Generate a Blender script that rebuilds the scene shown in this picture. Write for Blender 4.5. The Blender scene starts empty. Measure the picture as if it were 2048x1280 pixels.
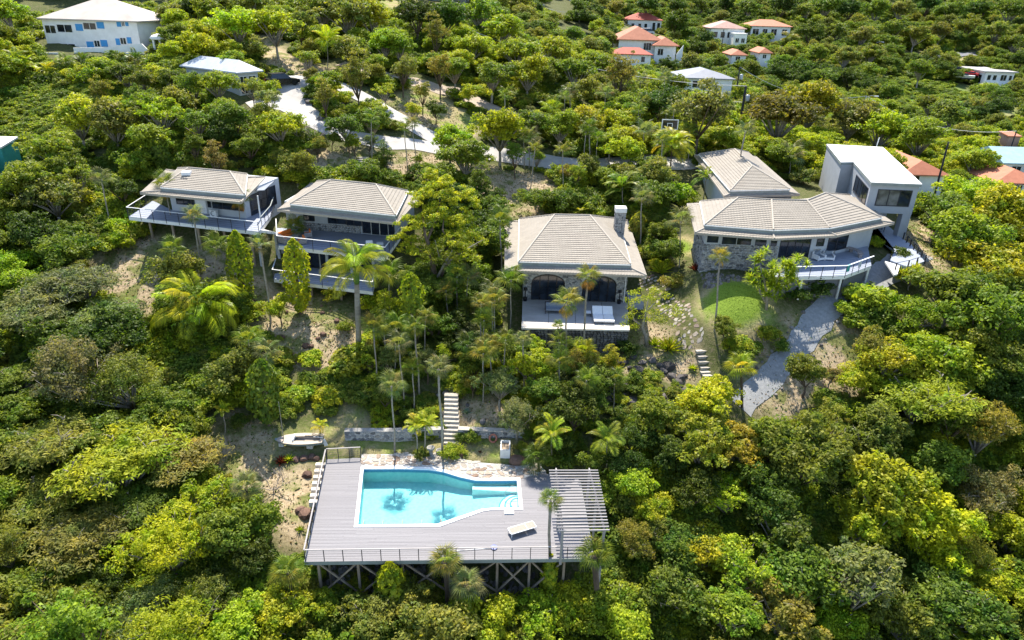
import bpy, math, random, time
import numpy as np
from mathutils import Vector, Matrix

random.seed(7); np.random.seed(7)
SC = bpy.context.scene
COL = SC.collection

# ------------------------------------------------------------------ camera
F, PITCH, ROLL, HC = 1380.0, math.radians(25.1), math.radians(1.6), 35.4
cp, sp = math.cos(PITCH), math.sin(PITCH)
cr, sr = math.cos(ROLL), math.sin(ROLL)
FW = np.array([0, cp, -sp]); r0 = np.array([1.0, 0, 0]); u0 = np.array([0, sp, cp])
RT = cr*r0 + sr*u0; UP = -sr*r0 + cr*u0
cam_d = bpy.data.cameras.new('camera'); cam = bpy.data.objects.new('camera', cam_d); COL.objects.link(cam)
cam_d.sensor_width = 36.0; cam_d.lens = 36.0*F/2048; cam_d.clip_start = 0.5; cam_d.clip_end = 3000
cam.matrix_world = Matrix(((RT[0], UP[0], -FW[0], 0), (RT[1], UP[1], -FW[1], 0), (RT[2], UP[2], -FW[2], HC), (0, 0, 0, 1)))
SC.camera = cam

# ------------------------------------------------------------------ light
SUN_EL, SUN_AZ = math.radians(56), math.radians(-8)      # azimuth from +Y towards +X
w = bpy.data.worlds.new('World'); SC.world = w; w.use_nodes = True
nt = w.node_tree; bg = nt.nodes['Background']
sky = nt.nodes.new('ShaderNodeTexSky'); sky.sky_type = 'NISHITA'; sky.sun_disc = False
sky.sun_elevation = SUN_EL; sky.sun_rotation = SUN_AZ; sky.altitude = 100; sky.dust_density = 0.6
nt.links.new(sky.outputs[0], bg.inputs[0]); bg.inputs[1].default_value = 0.145
sd = bpy.data.lights.new('sun', 'SUN'); sd.energy = 4.8; sd.angle = math.radians(0.5); sd.color = (1.0, 0.93, 0.81)
sun = bpy.data.objects.new('sun', sd); COL.objects.link(sun)
sdir = Vector((math.sin(SUN_AZ)*math.cos(SUN_EL), math.cos(SUN_AZ)*math.cos(SUN_EL), math.sin(SUN_EL)))
sun.rotation_euler = sdir.to_track_quat('Z', 'Y').to_euler(); sun.location = (0, 60, 90)
SC.view_settings.view_transform = 'Standard'; SC.view_settings.look = 'None'
SC.view_settings.gamma = 1.0; SC.view_settings.use_curve_mapping = False; SC.view_settings.exposure = 1.2
SC.render.engine = 'CYCLES'
SC.cycles.max_bounces = 6; SC.cycles.diffuse_bounces = 2; SC.cycles.transparent_max_bounces = 8; SC.cycles.glossy_bounces = 2

# ------------------------------------------------------------------ picking points in the place by sight line
def ray(px, py):
    return FW + RT*((px-1024)/F) + UP*((640-py)/F)
def U(px, py, z):
    d = ray(px, py); t = (z-HC)/d[2]
    return Vector((d[0]*t, d[1]*t, z))
def UD(px, py, D):
    d = ray(px, py); t = D/d[1]
    return Vector((d[0]*t, d[1]*t, HC+d[2]*t))
def P(p):
    v = np.array([p[0], p[1], p[2]-HC]); zc = v @ FW
    return 1024+F*(v @ RT)/zc, 640-F*(v @ UP)/zc, zc

# ------------------------------------------------------------------ object helpers
ORG = {}
def finish(o, parent, label=None, cat=None, group=None, kind=None):
    COL.objects.link(o)
    if parent is not None: o.parent = parent
    if label: o['label'] = label
    if cat: o['category'] = cat
    if group: o['group'] = group
    if kind: o['kind'] = kind
    return o
def thing(name, label, cat, loc=(0, 0, 0), group=None, kind=None):
    o = bpy.data.objects.new(name, None); o.empty_display_size = 0.3
    o.location = loc; ORG[o.name] = Vector(loc)
    return finish(o, None, label, cat, group, kind)
def linked(name, mesh, parent, color=None, loc=None, rot=None, scale=None):
    o = bpy.data.objects.new(name, mesh)
    if color is not None: o.color = (*color, 1)
    if loc is not None: o.location = loc
    if rot is not None: o.rotation_euler = rot
    if scale is not None: o.scale = scale
    return finish(o, parent)

class MB:
    """collects shapes and links them as one mesh object"""
    def __init__(s): s.v = []; s.f = []; s.m = []; s.cur = 0; s.mats = []
    def mat(s, m):
        if m not in s.mats: s.mats.append(m)
        s.cur = s.mats.index(m); return s
    def add(s, vs, fs):
        b = len(s.v); s.v.extend([tuple(p) for p in vs])
        for f in fs: s.f.append(tuple(b+i for i in f)); s.m.append(s.cur)
        return s
    def poly(s, pts): return s.add(pts, [tuple(range(len(pts)))])
    def hexa(s, b, t):
        n = len(b)
        fs = [tuple(range(n-1, -1, -1)), tuple(range(n, 2*n))] + [(i, (i+1) % n, n+(i+1) % n, n+i) for i in range(n)]
        return s.add(list(b)+list(t), fs)
    def prism(s, pts, z0, z1):
        a = 0
        for i in range(len(pts)): a += pts[i-1][0]*pts[i][1]-pts[i][0]*pts[i-1][1]
        if a < 0: pts = list(pts)[::-1]
        return s.hexa([(p[0], p[1], z0) for p in pts], [(p[0], p[1], z1) for p in pts])
    def box(s, c, size, rz=0.0):
        x, y, z = (k/2 for k in size); ca, sa = math.cos(rz), math.sin(rz)
        pts = [(c[0]+ca*a-sa*b, c[1]+sa*a+ca*b) for a, b in ((-x, -y), (x, -y), (x, y), (-x, y))]
        return s.hexa([(p[0], p[1], c[2]-z) for p in pts], [(p[0], p[1], c[2]+z) for p in pts])
    def bar(s, p, q, w, h, up=(0, 0, 1)):
        p, q = Vector(p), Vector(q); d = (q-p).normalized(); u = Vector(up)
        if abs(d.dot(u)) > .98: u = Vector((1, 0, 0))
        a = d.cross(u).normalized()*(w/2); b = a.cross(d).normalized()*(h/2)
        return s.hexa([p-a-b, p+a-b, p+a+b, p-a+b], [q-a-b, q+a-b, q+a+b, q-a+b])
    def tube(s, pts, rad, n=6, cap=True):
        pts = [Vector(p) for p in pts]; b = len(s.v); k = len(pts)
        if not hasattr(rad, '__len__'): rad = [rad]*k
        for i, p in enumerate(pts):
            d = (pts[min(i+1, k-1)]-pts[max(i-1, 0)]).normalized()
            u = Vector((1, 0, 0)) if abs(d.z) > .7 else Vector((0, 0, 1))
            a = d.cross(u).normalized(); c = d.cross(a).normalized()
            for j in range(n):
                t = 2*math.pi*j/n; s.v.append(tuple(p+(a*math.cos(t)+c*math.sin(t))*rad[i]))
        for i in range(k-1):
            for j in range(n):
                s.f.append((b+i*n+j, b+i*n+(j+1) % n, b+(i+1)*n+(j+1) % n, b+(i+1)*n+j)); s.m.append(s.cur)
        if cap:
            s.f.append(tuple(b+j for j in range(n-1, -1, -1))); s.f.append(tuple(b+(k-1)*n+j for j in range(n))); s.m += [s.cur]*2
        return s
    def lathe(s, c, prof, n=16):
        b = len(s.v)
        for r, z in prof:
            for j in range(n):
                t = 2*math.pi*j/n; s.v.append((c[0]+r*math.cos(t), c[1]+r*math.sin(t), c[2]+z))
        for i in range(len(prof)-1):
            for j in range(n):
                s.f.append((b+i*n+j, b+i*n+(j+1) % n, b+(i+1)*n+(j+1) % n, b+(i+1)*n+j)); s.m.append(s.cur)
        return s
    def mesh(s, name, mat=None, org=None, smooth=False):
        me = bpy.data.meshes.new(name)
        o = org or Vector((0, 0, 0))
        me.from_pydata([(p[0]-o[0], p[1]-o[1], p[2]-o[2]) for p in s.v], [], s.f)
        for m in (s.mats or [mat]):
            if m is not None: me.materials.append(m)
        if s.mats: me.polygons.foreach_set('material_index', s.m)
        if smooth: me.polygons.foreach_set('use_smooth', [True]*len(me.polygons))
        me.update(); return me
    def build(s, name, mat=None, parent=None, label=None, cat=None, group=None, kind=None, smooth=False, at=None):
        """world coordinates in; object origin at its thing's base (or AT)"""
        org = ORG[parent.name] if parent is not None else (Vector(at) if at is not None else None)
        me = s.mesh(name, mat, org, smooth)
        o = bpy.data.objects.new(name, me)
        if parent is None and org is not None: o.location = org
        finish(o, parent, label, cat, group, kind)
        ORG[o.name] = org or Vector((0, 0, 0))
        return o

# ------------------------------------------------------------------ materials
def new_mat(name):
    m = bpy.data.materials.new(name); m.use_nodes = True
    return m, m.node_tree, m.node_tree.nodes['Principled BSDF']
def N(nt, t, **k):
    n = nt.nodes.new(t)
    for a, b in k.items(): setattr(n, a, b)
    return n
def ramp(nt, stops):
    r = N(nt, 'ShaderNodeValToRGB'); e = r.color_ramp.elements
    while len(e) < len(stops): e.new(0.5)
    for el, (p, c) in zip(e, stops): el.position = p; el.color = (*c, 1)
    return r
def surf(name, c1, c2=None, scale=3.0, rough=0.7, bump=0.0, bscale=None, detail=5, spec=0.3, metal=0.0, streak=None, coord='Object'):
    """two-tone weathered surface"""
    m, nt, b = new_mat(name); L = nt.links.new
    b.inputs['Roughness'].default_value = rough; b.inputs['Metallic'].default_value = metal
    b.inputs['Specular IOR Level'].default_value = spec
    if c2 is None: c2 = tuple(k*0.82 for k in c1)
    tc = N(nt, 'ShaderNodeTexCoord'); src = tc.outputs[coord]
    if streak:
        mp = N(nt, 'ShaderNodeMapping'); mp.inputs['Scale'].default_value = streak; L(src, mp.inputs[0]); src = mp.outputs[0]
    n1 = N(nt, 'ShaderNodeTexNoise'); n1.inputs['Scale'].default_value = scale; n1.inputs['Detail'].default_value = detail
    n1.inputs['Roughness'].default_value = 0.65; L(src, n1.inputs[0])
    r = ramp(nt, [(0.32, c2), (0.66, c1)]); L(n1.outputs[0], r.inputs[0]); L(r.outputs[0], b.inputs['Base Color'])
    if bump:
        n2 = N(nt, 'ShaderNodeTexNoise'); n2.inputs['Scale'].default_value = bscale or scale*6; n2.inputs['Detail'].default_value = 4
        L(src, n2.inputs[0]); bp = N(nt, 'ShaderNodeBump'); bp.inputs['Strength'].default_value = bump; bp.inputs['Distance'].default_value = 0.05
        L(n2.outputs[0], bp.inputs['Height']); L(bp.outputs[0], b.inputs['Normal'])
    return m
def piece_mat(name, cols, rough=0.85, bump=0.3, wear=.7):
    """every loose piece (stone, tile) takes its own tone"""
    m, nt, b = new_mat(name); L = nt.links.new; b.inputs['Roughness'].default_value = rough; b.inputs['Specular IOR Level'].default_value = 0.2
    g = N(nt, 'ShaderNodeNewGeometry'); oi = N(nt, 'ShaderNodeObjectInfo'); ad = N(nt, 'ShaderNodeMath', operation='ADD')
    L(g.outputs['Random Per Island'], ad.inputs[0]); L(oi.outputs['Random'], ad.inputs[1]); fr = N(nt, 'ShaderNodeMath', operation='FRACT'); L(ad.outputs[0], fr.inputs[0])
    r = ramp(nt, [(i/(len(cols)-1), c) for i, c in enumerate(cols)]); L(fr.outputs[0], r.inputs[0])
    n = N(nt, 'ShaderNodeTexNoise'); n.inputs['Scale'].default_value = 6; n.inputs['Detail'].default_value = 6
    tc = N(nt, 'ShaderNodeTexCoord'); L(tc.outputs['Object'], n.inputs[0])
    mx = N(nt, 'ShaderNodeMix', data_type='RGBA', blend_type='MULTIPLY'); mx.inputs[0].default_value = wear
    r2 = ramp(nt, [(0.3, (.55, .55, .55)), (0.65, (1.1, 1.1, 1.1))]); L(n.outputs[0], r2.inputs[0])
    L(r.outputs[0], mx.inputs[6]); L(r2.outputs[0], mx.inputs[7]); L(mx.outputs[2], b.inputs['Base Color'])
    bp = N(nt, 'ShaderNodeBump'); bp.inputs['Strength'].default_value = bump; bp.inputs['Distance'].default_value = 0.05; L(n.outputs[0], bp.inputs['Height']); L(bp.outputs[0], b.inputs['Normal'])
    return m
def leaf_mat(name, trans=0.42, var=0.5, rough=0.5, tip=(1.38, 1.3, 0.8), fixed=None):
    """foliage: object colour drifting over the crown, each leaf a little different; light passes through"""
    m, nt, b = new_mat(name); L = nt.links.new
    def mul(a, c):
        x = N(nt, 'ShaderNodeMix', data_type='RGBA', blend_type='MULTIPLY'); x.inputs[0].default_value = 1; L(a, x.inputs[6])
        if isinstance(c, tuple): x.inputs[7].default_value = (*c, 1)
        else: L(c, x.inputs[7])
        return x.outputs[2]
    oi = N(nt, 'ShaderNodeObjectInfo'); g = N(nt, 'ShaderNodeNewGeometry'); tc = N(nt, 'ShaderNodeTexCoord')
    if fixed: c0 = N(nt, 'ShaderNodeRGB'); c0.outputs[0].default_value = (*fixed, 1)
    r = ramp(nt, [(0.0, (1-var, 1-var*.9, 1-var)), (0.55, (1, 1, 1)), (1.0, tip)]); L(g.outputs['Random Per Island'], r.inputs[0])
    c = mul((c0 if fixed else oi).outputs[0 if fixed else 'Color'], r.outputs[0])
    r2 = ramp(nt, [(0.0, (.76, .82, .8)), (0.5, (1, 1, 1)), (1.0, (1.16, 1.1, .9))]); L(oi.outputs['Random'], r2.inputs[0]); c = mul(c, r2.outputs[0])
    n = N(nt, 'ShaderNodeTexNoise'); n.inputs['Scale'].default_value = 1.7; n.inputs['Detail'].default_value = 3; L(tc.outputs['Object'], n.inputs[0])
    r3 = ramp(nt, [(0.33, (.58, .84, .7)), (0.5, (1, 1, 1)), (0.68, (1.3, 1.17, 1.0))]); L(n.outputs[0], r3.inputs[0]); c = mul(c, r3.outputs[0])
    L(c, b.inputs['Base Color']); b.inputs['Roughness'].default_value = rough; b.inputs['Specular IOR Level'].default_value = 0.145
    tr = N(nt, 'ShaderNodeBsdfTranslucent'); L(mul(c, (1.5, 1.55, 0.6)), tr.inputs[0])
    ms = N(nt, 'ShaderNodeMixShader'); ms.inputs[0].default_value = trans
    L(b.outputs[0], ms.inputs[1]); L(tr.outputs[0], ms.inputs[2]); L(ms.outputs[0], nt.nodes['Material Output'].inputs[0])
    return m
M = {}
M['leaf'] = leaf_mat('leaf'); M['palm'] = leaf_mat('palm_leaf', 0.35, 0.3, 0.4)
M['bark'] = surf('bark', (.17, .12, .08), (.07, .05, .035), 6, .9, .5, streak=(1, 1, .3))
M['palebark'] = surf('pale_bark', (.36, .32, .26), (.18, .15, .12), 5, .9, .3, streak=(1, 1, 3))
M['twig'] = surf('twig', (.42, .36, .30), (.26, .21, .16), 5, .9, .2)
M['rooftile'] = surf('roof_tile', (.290, .258, .215), (.235, .208, .172), 1.3, .8, .1, 9, detail=8)
M['rooftrim'] = surf('roof_trim', (.385, .34, .28), (.32, .28, .23), 2, .7)
M['whitetrim'] = surf('white_trim', (.80, .78, .74), (.68, .66, .62), 2, .6)
M['greytrim'] = surf('grey_trim', (.25, .28, .27), (.2, .22, .21), 2, .6)
M['greywall'] = surf('grey_wall', (.47, .49, .51), (.40, .42, .45), 1.2, .8, .05)
M['towerwall'] = surf('tower_wall', (.36, .38, .41), (.31, .33, .36), .9, .8, .05)
M['whitewall'] = surf('white_wall', (.82, .81, .78), (.70, .69, .66), .8, .8, .05)
M['deckgrey'] = piece_mat('deck_board', [(.205, .198, .208), (.22, .212, .222), (.19, .183, .193), (.21, .202, .212)], rough=.65, bump=.02, wear=.12)
M['deckblue'] = surf('deck_plank_blue', (.30, .33, .40), (.24, .27, .34), 1.5, .6, .05, streak=(.5, 5, 5))
M['darkmetal'] = surf('dark_metal', (.035, .035, .045), (.02, .02, .03), 5, .45)
M['whitemetal'] = surf('white_metal', (.78, .78, .78), (.68, .68, .68), 5, .4)
M['steel'] = surf('steel', (.6, .6, .6), (.5, .5, .5), 5, .35, metal=.6)
M['timber'] = surf('timber', (.34, .27, .20), (.20, .15, .11), 3, .85, .2, streak=(1, 1, .2))
M['palewood'] = surf('pale_wood', (.36, .335, .325), (.25, .232, .225), 2.5, .8, .2, streak=(.3, 4, 4))
M['concrete'] = surf('concrete', (.34, .33, .31), (.22, .21, .195), 1.5, .85, .1)
M['whiteconc'] = surf('white_concrete', (.78, .77, .74), (.64, .62, .58), 1.5, .8, .05)
M['coping'] = surf('coping', (.84, .84, .83), (.76, .76, .74), 3, .55)
M['redroof'] = surf('red_roof', (.38, .075, .04), (.28, .05, .03), 1.2, .75, .1)
M['orangeroof'] = surf('orange_roof', (.45, .17, .095), (.36, .13, .07), 1.0, .75, .1)
M['pinkroof'] = surf('pink_roof', (.44, .27, .22), (.36, .21, .17), 1.0, .75, .1)
M['greyroof'] = surf('grey_roof', (.22, .23, .26), (.17, .18, .21), 1.0, .5, .05)
M['tealroof'] = surf('teal_roof', (.30, .44, .48), (.24, .37, .41), 1.0, .5)
M['metalroof'] = surf('metal_roof', (.46, .49, .54), (.36, .39, .44), 1.0, .45)
M['whiteroof'] = surf('white_roof', (.70, .69, .67), (.64, .63, .61), .7, .7)
M['dirtyroof'] = surf('dirty_white_roof', (.46, .44, .42), (.26, .245, .23), .6, .8, detail=9)
M['creamroof'] = surf('cream_roof', (.48, .43, .38), (.40, .34, .29), .35, .8)
M['blue'] = surf('blue_paint', (.06, .30, .62), (.05, .25, .52), 3, .6)
M['tealpaint'] = surf('teal_paint', (.05, .32, .30), (.04, .26, .25), 3, .6)
M['orange'] = surf('orange_fabric', (.80, .22, .04), (.70, .17, .03), 8, .9)
M['redfabric'] = surf('red_fabric', (.55, .05, .05), (.45, .04, .04), 8, .9)
M['cream'] = surf('cream_fabric', (.33, .285, .24), (.28, .24, .20), 8, .9)
M['cushiongrey'] = surf('grey_cushion', (.22, .25, .30), (.17, .20, .24), 8, .9)
M['whitefab'] = surf('white_fabric', (.76, .76, .78), (.68, .68, .70), 6, .9)
M['black'] = surf('black_paint', (.012, .013, .018), (.008, .008, .012), 4, .25, spec=.5)
M['silver'] = surf('silver_paint', (.45, .46, .47), (.40, .41, .42), 4, .3, spec=.5)
M['tyre'] = surf('tyre', (.02, .02, .02), (.012, .012, .012), 8, .9)
M['redbox'] = surf('red_container', (.45, .10, .07), (.32, .07, .05), 2, .8)
M['ring'] = surf('life_ring', (.42, .17, .12), (.34, .13, .09), 4, .7)
M['lampwhite'] = M['whitemetal']
def glass_mat(name, col, rough=0.08):
    m, nt, b = new_mat(name); b.inputs['Base Color'].default_value = (*col, 1); b.inputs['Roughness'].default_value = rough
    b.inputs['Specular IOR Level'].default_value = 0.6
    n = N(nt, 'ShaderNodeTexNoise'); n.inputs['Scale'].default_value = 1.1; tc = N(nt, 'ShaderNodeTexCoord'); nt.links.new(tc.outputs['Object'], n.inputs[0])
    r = ramp(nt, [(0.35, tuple(k*.5 for k in col)), (0.7, tuple(min(1, k*1.8) for k in col))]); nt.links.new(n.outputs[0], r.inputs[0]); nt.links.new(r.outputs[0], b.inputs['Base Color'])
    return m
M['glass'] = glass_mat('window_glass', (.012, .018, .028)); M['blind'] = glass_mat('blind_glass', (.10, .10, .095), .25)
M['rock'] = piece_mat('rock', [(.10, .09, .085), (.19, .17, .155), (.27, .25, .23)], bump=.6)
M['darkrock'] = piece_mat('dark_rock', [(.05, .045, .042), (.10, .09, .085), (.15, .13, .12)], bump=.6)
M['redrock'] = piece_mat('brown_rock', [(.10, .06, .045), (.18, .11, .08)], bump=.6)
M['stonewall'] = piece_mat('wall_stone', [(.12, .12, .125), (.26, .26, .26), (.42, .41, .39), (.32, .30, .27)], bump=.5)
M['darkstone'] = piece_mat('dark_wall_stone', [(.07, .065, .062), (.15, .135, .125), (.25, .23, .21), (.12, .11, .10)], bump=.5)
M['mortar'] = surf('mortar', (.48, .47, .45), (.38, .37, .36), 5, .9)
M['darkmortar'] = surf('dark_mortar', (.06, .055, .05), (.04, .037, .033), 5, .9)
M['flag'] = piece_mat('flagstone', [(.38, .33, .27), (.45, .41, .35), (.29, .26, .22), (.40, .33, .26), (.21, .14, .10), (.35, .33, .31)], bump=.35)
M['step'] = piece_mat('step_stone', [(.36, .33, .28), (.45, .41, .35), (.40, .36, .31)], bump=.35)
M['block'] = piece_mat('block', [(.64, .58, .50), (.72, .66, .58)], bump=.2)
# ------------------------------------------------------------------ terrain
CTRL = [
 # foreground, below the pool deck
 (-60, -20, -14), (0, -20, -20), (60, -20, -20), (-45, 10, -11), (0, 10, -17), (45, 10, -17), (-30, 25, -7), (-12, 28, -7.5), (0, 27, -10), (15, 28, -10.5), (35, 28, -11),
 (-14, 34.5, -4.2), (-6, 34.5, -5.2), (3, 34.5, -6.2), (10, 36, -6.0), (22, 38, -6.5), (40, 42, -6), (60, 45, -6), (90, 45, -6),
 (-40, 32, -4), (-28, 38, -2.5), (-20, 42, -1.2), (-45, 45, .5), (-60, 50, 4), (-90, 50, 8),
 # pool terrace
 (-16.5, 41, -1.4), (-16.5, 47, -.3), (-12, 49.5, .12), (-19, 50, .3), (-24, 48, -.2), (-10, 40, -3.0), (-4, 40, -3.8), (2.5, 39, -4.2), (-6, 49, .1), (0, 47.5, 0), (4, 46.5, -.1), (7, 43, -2.4), (10, 46, -.4), (14, 44, -2.5),
 (-10, 51.5, .3), (-5, 51.5, .4), (3, 50.5, .5), (8, 50, .4),
 # slope up to the villas
 (-12, 53.5, 1.3), (-4, 53.5, 1.4), (4, 52.5, 1.4), (-18, 55, 2.0), (-26, 55, 2.4), (-10, 58, 3.0), (-2, 58, 2.8), (6, 57, 2.5), (13, 56, 2.5), (-20, 62, 4.8), (-12, 63, 4.8), (-4, 63, 4.4), (-28, 62, 5.2), (-36, 62, 6),
 (1, 60.8, 3.3), (11.5, 60.8, 3.3), (6, 60.8, 3.3), (-3, 68, 6), (2, 72, 6.0), (12, 72, 6.2), (-3, 76, 7.5), (6, 84, 8.8), (15, 82, 8.8), (15.5, 62, 4.4), (17, 68, 6.2), (17, 75, 7.6),
 (-25, 67, 6.6), (-14, 65.5, 5.8), (-20, 72, 7.6), (-10, 72, 7), (-25, 80, 11.5), (-14, 80, 10.5),
 (-43, 71.5, 9.6), (-35, 70, 9.2), (-27.5, 68, 8.4), (-30, 76, 11.8), (-40, 78, 12.6), (-40, 84, 15), (-30, 84, 13.8), (-50, 72, 9), (-60, 72, 10),
 (18.8, 58.4, 3.0), (22.2, 65.2, 9.0), (20.5, 61.8, 7.1), (23.5, 62.2, 7.7), (22.3, 55.3, 2.5), (26, 60, 5.3), (27, 64.3, 8.2), (35, 65.2, 8.2), (20, 69.5, 9.2), (25, 69, 9.2), (30, 59.5, 5.2), (36, 63, 7.2), (42.3, 72.7, 10), (39, 69, 9.0),
 (29, 54, 2.2), (24, 50, -.2), (18, 52, 1.0), (33, 50, -1), (45, 60, 4.4), (50, 52, -1), (60, 60, 2), (48, 72, 8.6), (44, 80, 10.6), (56, 75, 7), (75, 70, 4), (100, 70, 2),
 (22, 80, 10.4), (30, 80, 11), (28, 100, 13), (20, 90, 11), (40, 92, 11.5), (46, 90, 11), (60, 95, 9), (75, 105, 8.8), (90, 115, 8),
 # behind the villas
 (-5, 88, 10.8), (5, 92, 11.4), (-5, 100, 14.2), (8, 102, 14), (-15, 88, 13), (-25, 90, 16), (-40, 92, 18), (-30, 100, 19.4), (-18, 100, 17.6), (-45, 102, 21.5), (-35, 110, 23), (-25, 112, 21.6), (-12, 112, 18.8), (0, 112, 16.8), (15, 112, 15.5), (30, 115, 14), (45, 115, 11.5),
 (-20, 125, 23), (-5, 125, 20.4), (10, 128, 18.6), (25, 130, 16), (45, 135, 12), (-40, 128, 26), (-58, 124, 25.8), (-75, 122, 25.0), (-73, 132, 25.6), (-60, 140, 28), (-90, 125, 26), (-65, 92, 15), (-62, 105, 20.5), (-75, 105, 19), (-85, 95, 16), (-100, 90, 14), (-55, 82, 13),
 (-20, 150, 28), (0, 150, 24), (20, 155, 18.5), (40, 150, 17.2), (40, 165, 16.0), (60, 160, 11.5), (-40, 160, 31), (-80, 160, 31), (-110, 160, 33), (60, 130, 9.5), (90, 140, 8), (120, 150, 7.5), (150, 150, 8),
 (-40, 200, 36), (0, 190, 29), (20, 200, 22.5), (40, 200, 17), (45, 220, 18.5), (70, 215, 16), (100, 190, 12), (130, 190, 11), (150, 220, 12.5), (180, 220, 14), (100, 230, 18), (75, 240, 21.0), (90, 258, 22), (60, 285, 25), (120, 260, 22),
 (0, 250, 34), (-60, 260, 44), (-120, 220, 42), (-160, 160, 34), (30, 270, 29), (150, 280, 24), (200, 260, 20), (220, 220, 16), (-20, 330, 46), (60, 340, 34), (120, 340, 34), (200, 340, 33), (280, 320, 30), (0, 420, 62), (100, 420, 52), (200, 420, 50), (300, 420, 48), (-150, 330, 60),
 (0, 560, 95), (150, 560, 92), (320, 560, 90), (-200, 560, 100), (450, 450, 55), (400, 250, 22), (-250, 200, 45), (-200, 60, 10), (200, 60, -4), (-200, -20, -8), (200, -20, -24), (500, 560, 92), (-350, 560, 100),
]
_c = np.array(CTRL, float)
def _phi(r): return r          # linear radial basis: no overshoot
_d = np.hypot(_c[:, None, 0]-_c[None, :, 0], _c[:, None, 1]-_c[None, :, 1])
_n = len(_c)
_A = np.zeros((_n+3, _n+3)); _A[:_n, :_n] = _phi(_d) - 0.15*np.eye(_n)
_A[:_n, _n] = 1; _A[:_n, _n+1:] = _c[:, :2]; _A[_n, :_n] = 1; _A[_n+1:, :_n] = _c[:, :2].T
_w = np.linalg.solve(_A, np.concatenate([_c[:, 2], [0, 0, 0]]))
def _rbf(x, y):
    r = np.hypot(x[:, None]-_c[None, :, 0], y[:, None]-_c[None, :, 1])
    return _phi(r) @ _w[:_n] + _w[_n] + _w[_n+1]*x + _w[_n+2]*y
def lines(parts):
    out = []
    for a, b, s in parts: out += list(np.arange(a, b, s))
    return np.array(out+[parts[-1][1]])
GX = lines([(-360, -100, 10), (-100, -56, 2), (-56, 56, .7), (56, 110, 2), (110, 240, 5), (240, 500, 10)])
GY = lines([(-20, 20, 4), (20, 120, .7), (120, 180, 2), (180, 300, 4), (300, 560, 10)])
XX, YY = np.meshgrid(GX, GY)
GZ = np.concatenate([_rbf(XX.ravel()[i:i+4000], YY.ravel()[i:i+4000]) for i in range(0, XX.size, 4000)]).reshape(XX.shape)
# gentle lumps of a natural slope
rs = np.random.RandomState(3)
lump = np.zeros_like(GZ)
for k in range(14):
    a = rs.uniform(0, 6.28); f = rs.uniform(.25, 1.1); lump += np.sin((XX*np.cos(a)+YY*np.sin(a))*f+rs.uniform(0, 6.28))*0.05/f**.5
flat = np.exp(-(((XX+5)/14)**2+((YY-47)/5)**2)**2)
GZ = GZ + lump*(1-flat)
from bisect import bisect_right
_gx, _gy, _gzl = GX.tolist(), GY.tolist(), GZ.tolist()
def gz(x, y):
    """ground height"""
    i = min(max(bisect_right(_gx, x)-1, 0), len(_gx)-2); j = min(max(bisect_right(_gy, y)-1, 0), len(_gy)-2)
    a = (x-_gx[i])/(_gx[i+1]-_gx[i]); b = (y-_gy[j])/(_gy[j+1]-_gy[j]); r0, r1 = _gzl[j], _gzl[j+1]
    if a+b <= 1: return r0[i]+(r0[i+1]-r0[i])*a+(r1[i]-r0[i])*b
    return r1[i+1]+(r1[i]-r1[i+1])*(1-a)+(r0[i+1]-r1[i+1])*(1-b)
def G(px, py, h=0.0, t0=18.0):
    """where the sight line meets the ground (or a surface h above it)"""
    d = ray(px, py).tolist(); t = t0; prev = t
    while t < 900:
        x, y, z = d[0]*t, d[1]*t, HC+d[2]*t
        if y > 559: break
        if z <= gz(x, y)+h:
            lo, hi = prev, t
            for _ in range(18):
                m = (lo+hi)/2
                if HC+d[2]*m <= gz(d[0]*m, d[1]*m)+h: hi = m
                else: lo = m
            return Vector((d[0]*hi, d[1]*hi, HC+d[2]*hi))
        prev = t; t *= 1.008
    return Vector((d[0]*t, d[1]*t, HC+d[2]*t))
def in_poly(x, y, poly):
    x = np.asarray(x); y = np.asarray(y); c = np.zeros(x.shape, bool); n = len(poly)
    for i in range(n):
        x1, y1 = poly[i]; x2, y2 = poly[i-1]
        if y1 == y2: continue
        c ^= ((y1 > y) != (y2 > y)) & (x < (x2-x1)*(y-y1)/(y2-y1)+x1)
    return c
# what grows on the ground, as outlines standing on the terrain
def onground(pix): return [tuple(G(*p)[:2]) for p in pix]
DRY = [onground(p) for p in (
 [(215, 500), (250, 470), (330, 480), (480, 500), (545, 570), (640, 600), (720, 640), (740, 700), (700, 760), (660, 700), (600, 660), (520, 610), (470, 640), (420, 560), (330, 620), (280, 680), (225, 640), (150, 560)],
 [(400, 930), (440, 850), (480, 810), (520, 850), (560, 850), (540, 900), (520, 940), (620, 930), (640, 1000), (620, 1100), (560, 1100), (540, 1000)],
 [(500, 640), (560, 640), (700, 650), (720, 700), (640, 760), (560, 720)],
 [(1540, 850), (1500, 800), (1560, 740), (1640, 650), (1690, 630), (1760, 700), (1740, 780), (1640, 800), (1600, 860)],
 [(1480, 740), (1530, 660), (1600, 620), (1620, 640), (1560, 720), (1500, 770)],
 [(600, 300), (660, 300), (900, 310), (960, 330), (900, 370), (840, 370), (700, 360), (590, 360)],
 [(960, 330), (1110, 350), (1120, 430), (980, 440), (930, 400)],
 [(500, 50), (620, 130), (700, 140), (640, 170), (520, 130)],
 [(760, 200), (870, 190), (960, 260), (940, 290), (860, 260)],
 [(1790, 470), (1850, 430), (1900, 540), (1860, 560)],
 [(1210, 700), (1300, 640), (1400, 700), (1400, 760), (1240, 760)],
 [(1010, 800), (930, 780), (900, 840), (960, 870), (1060, 880)],
)]
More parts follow.
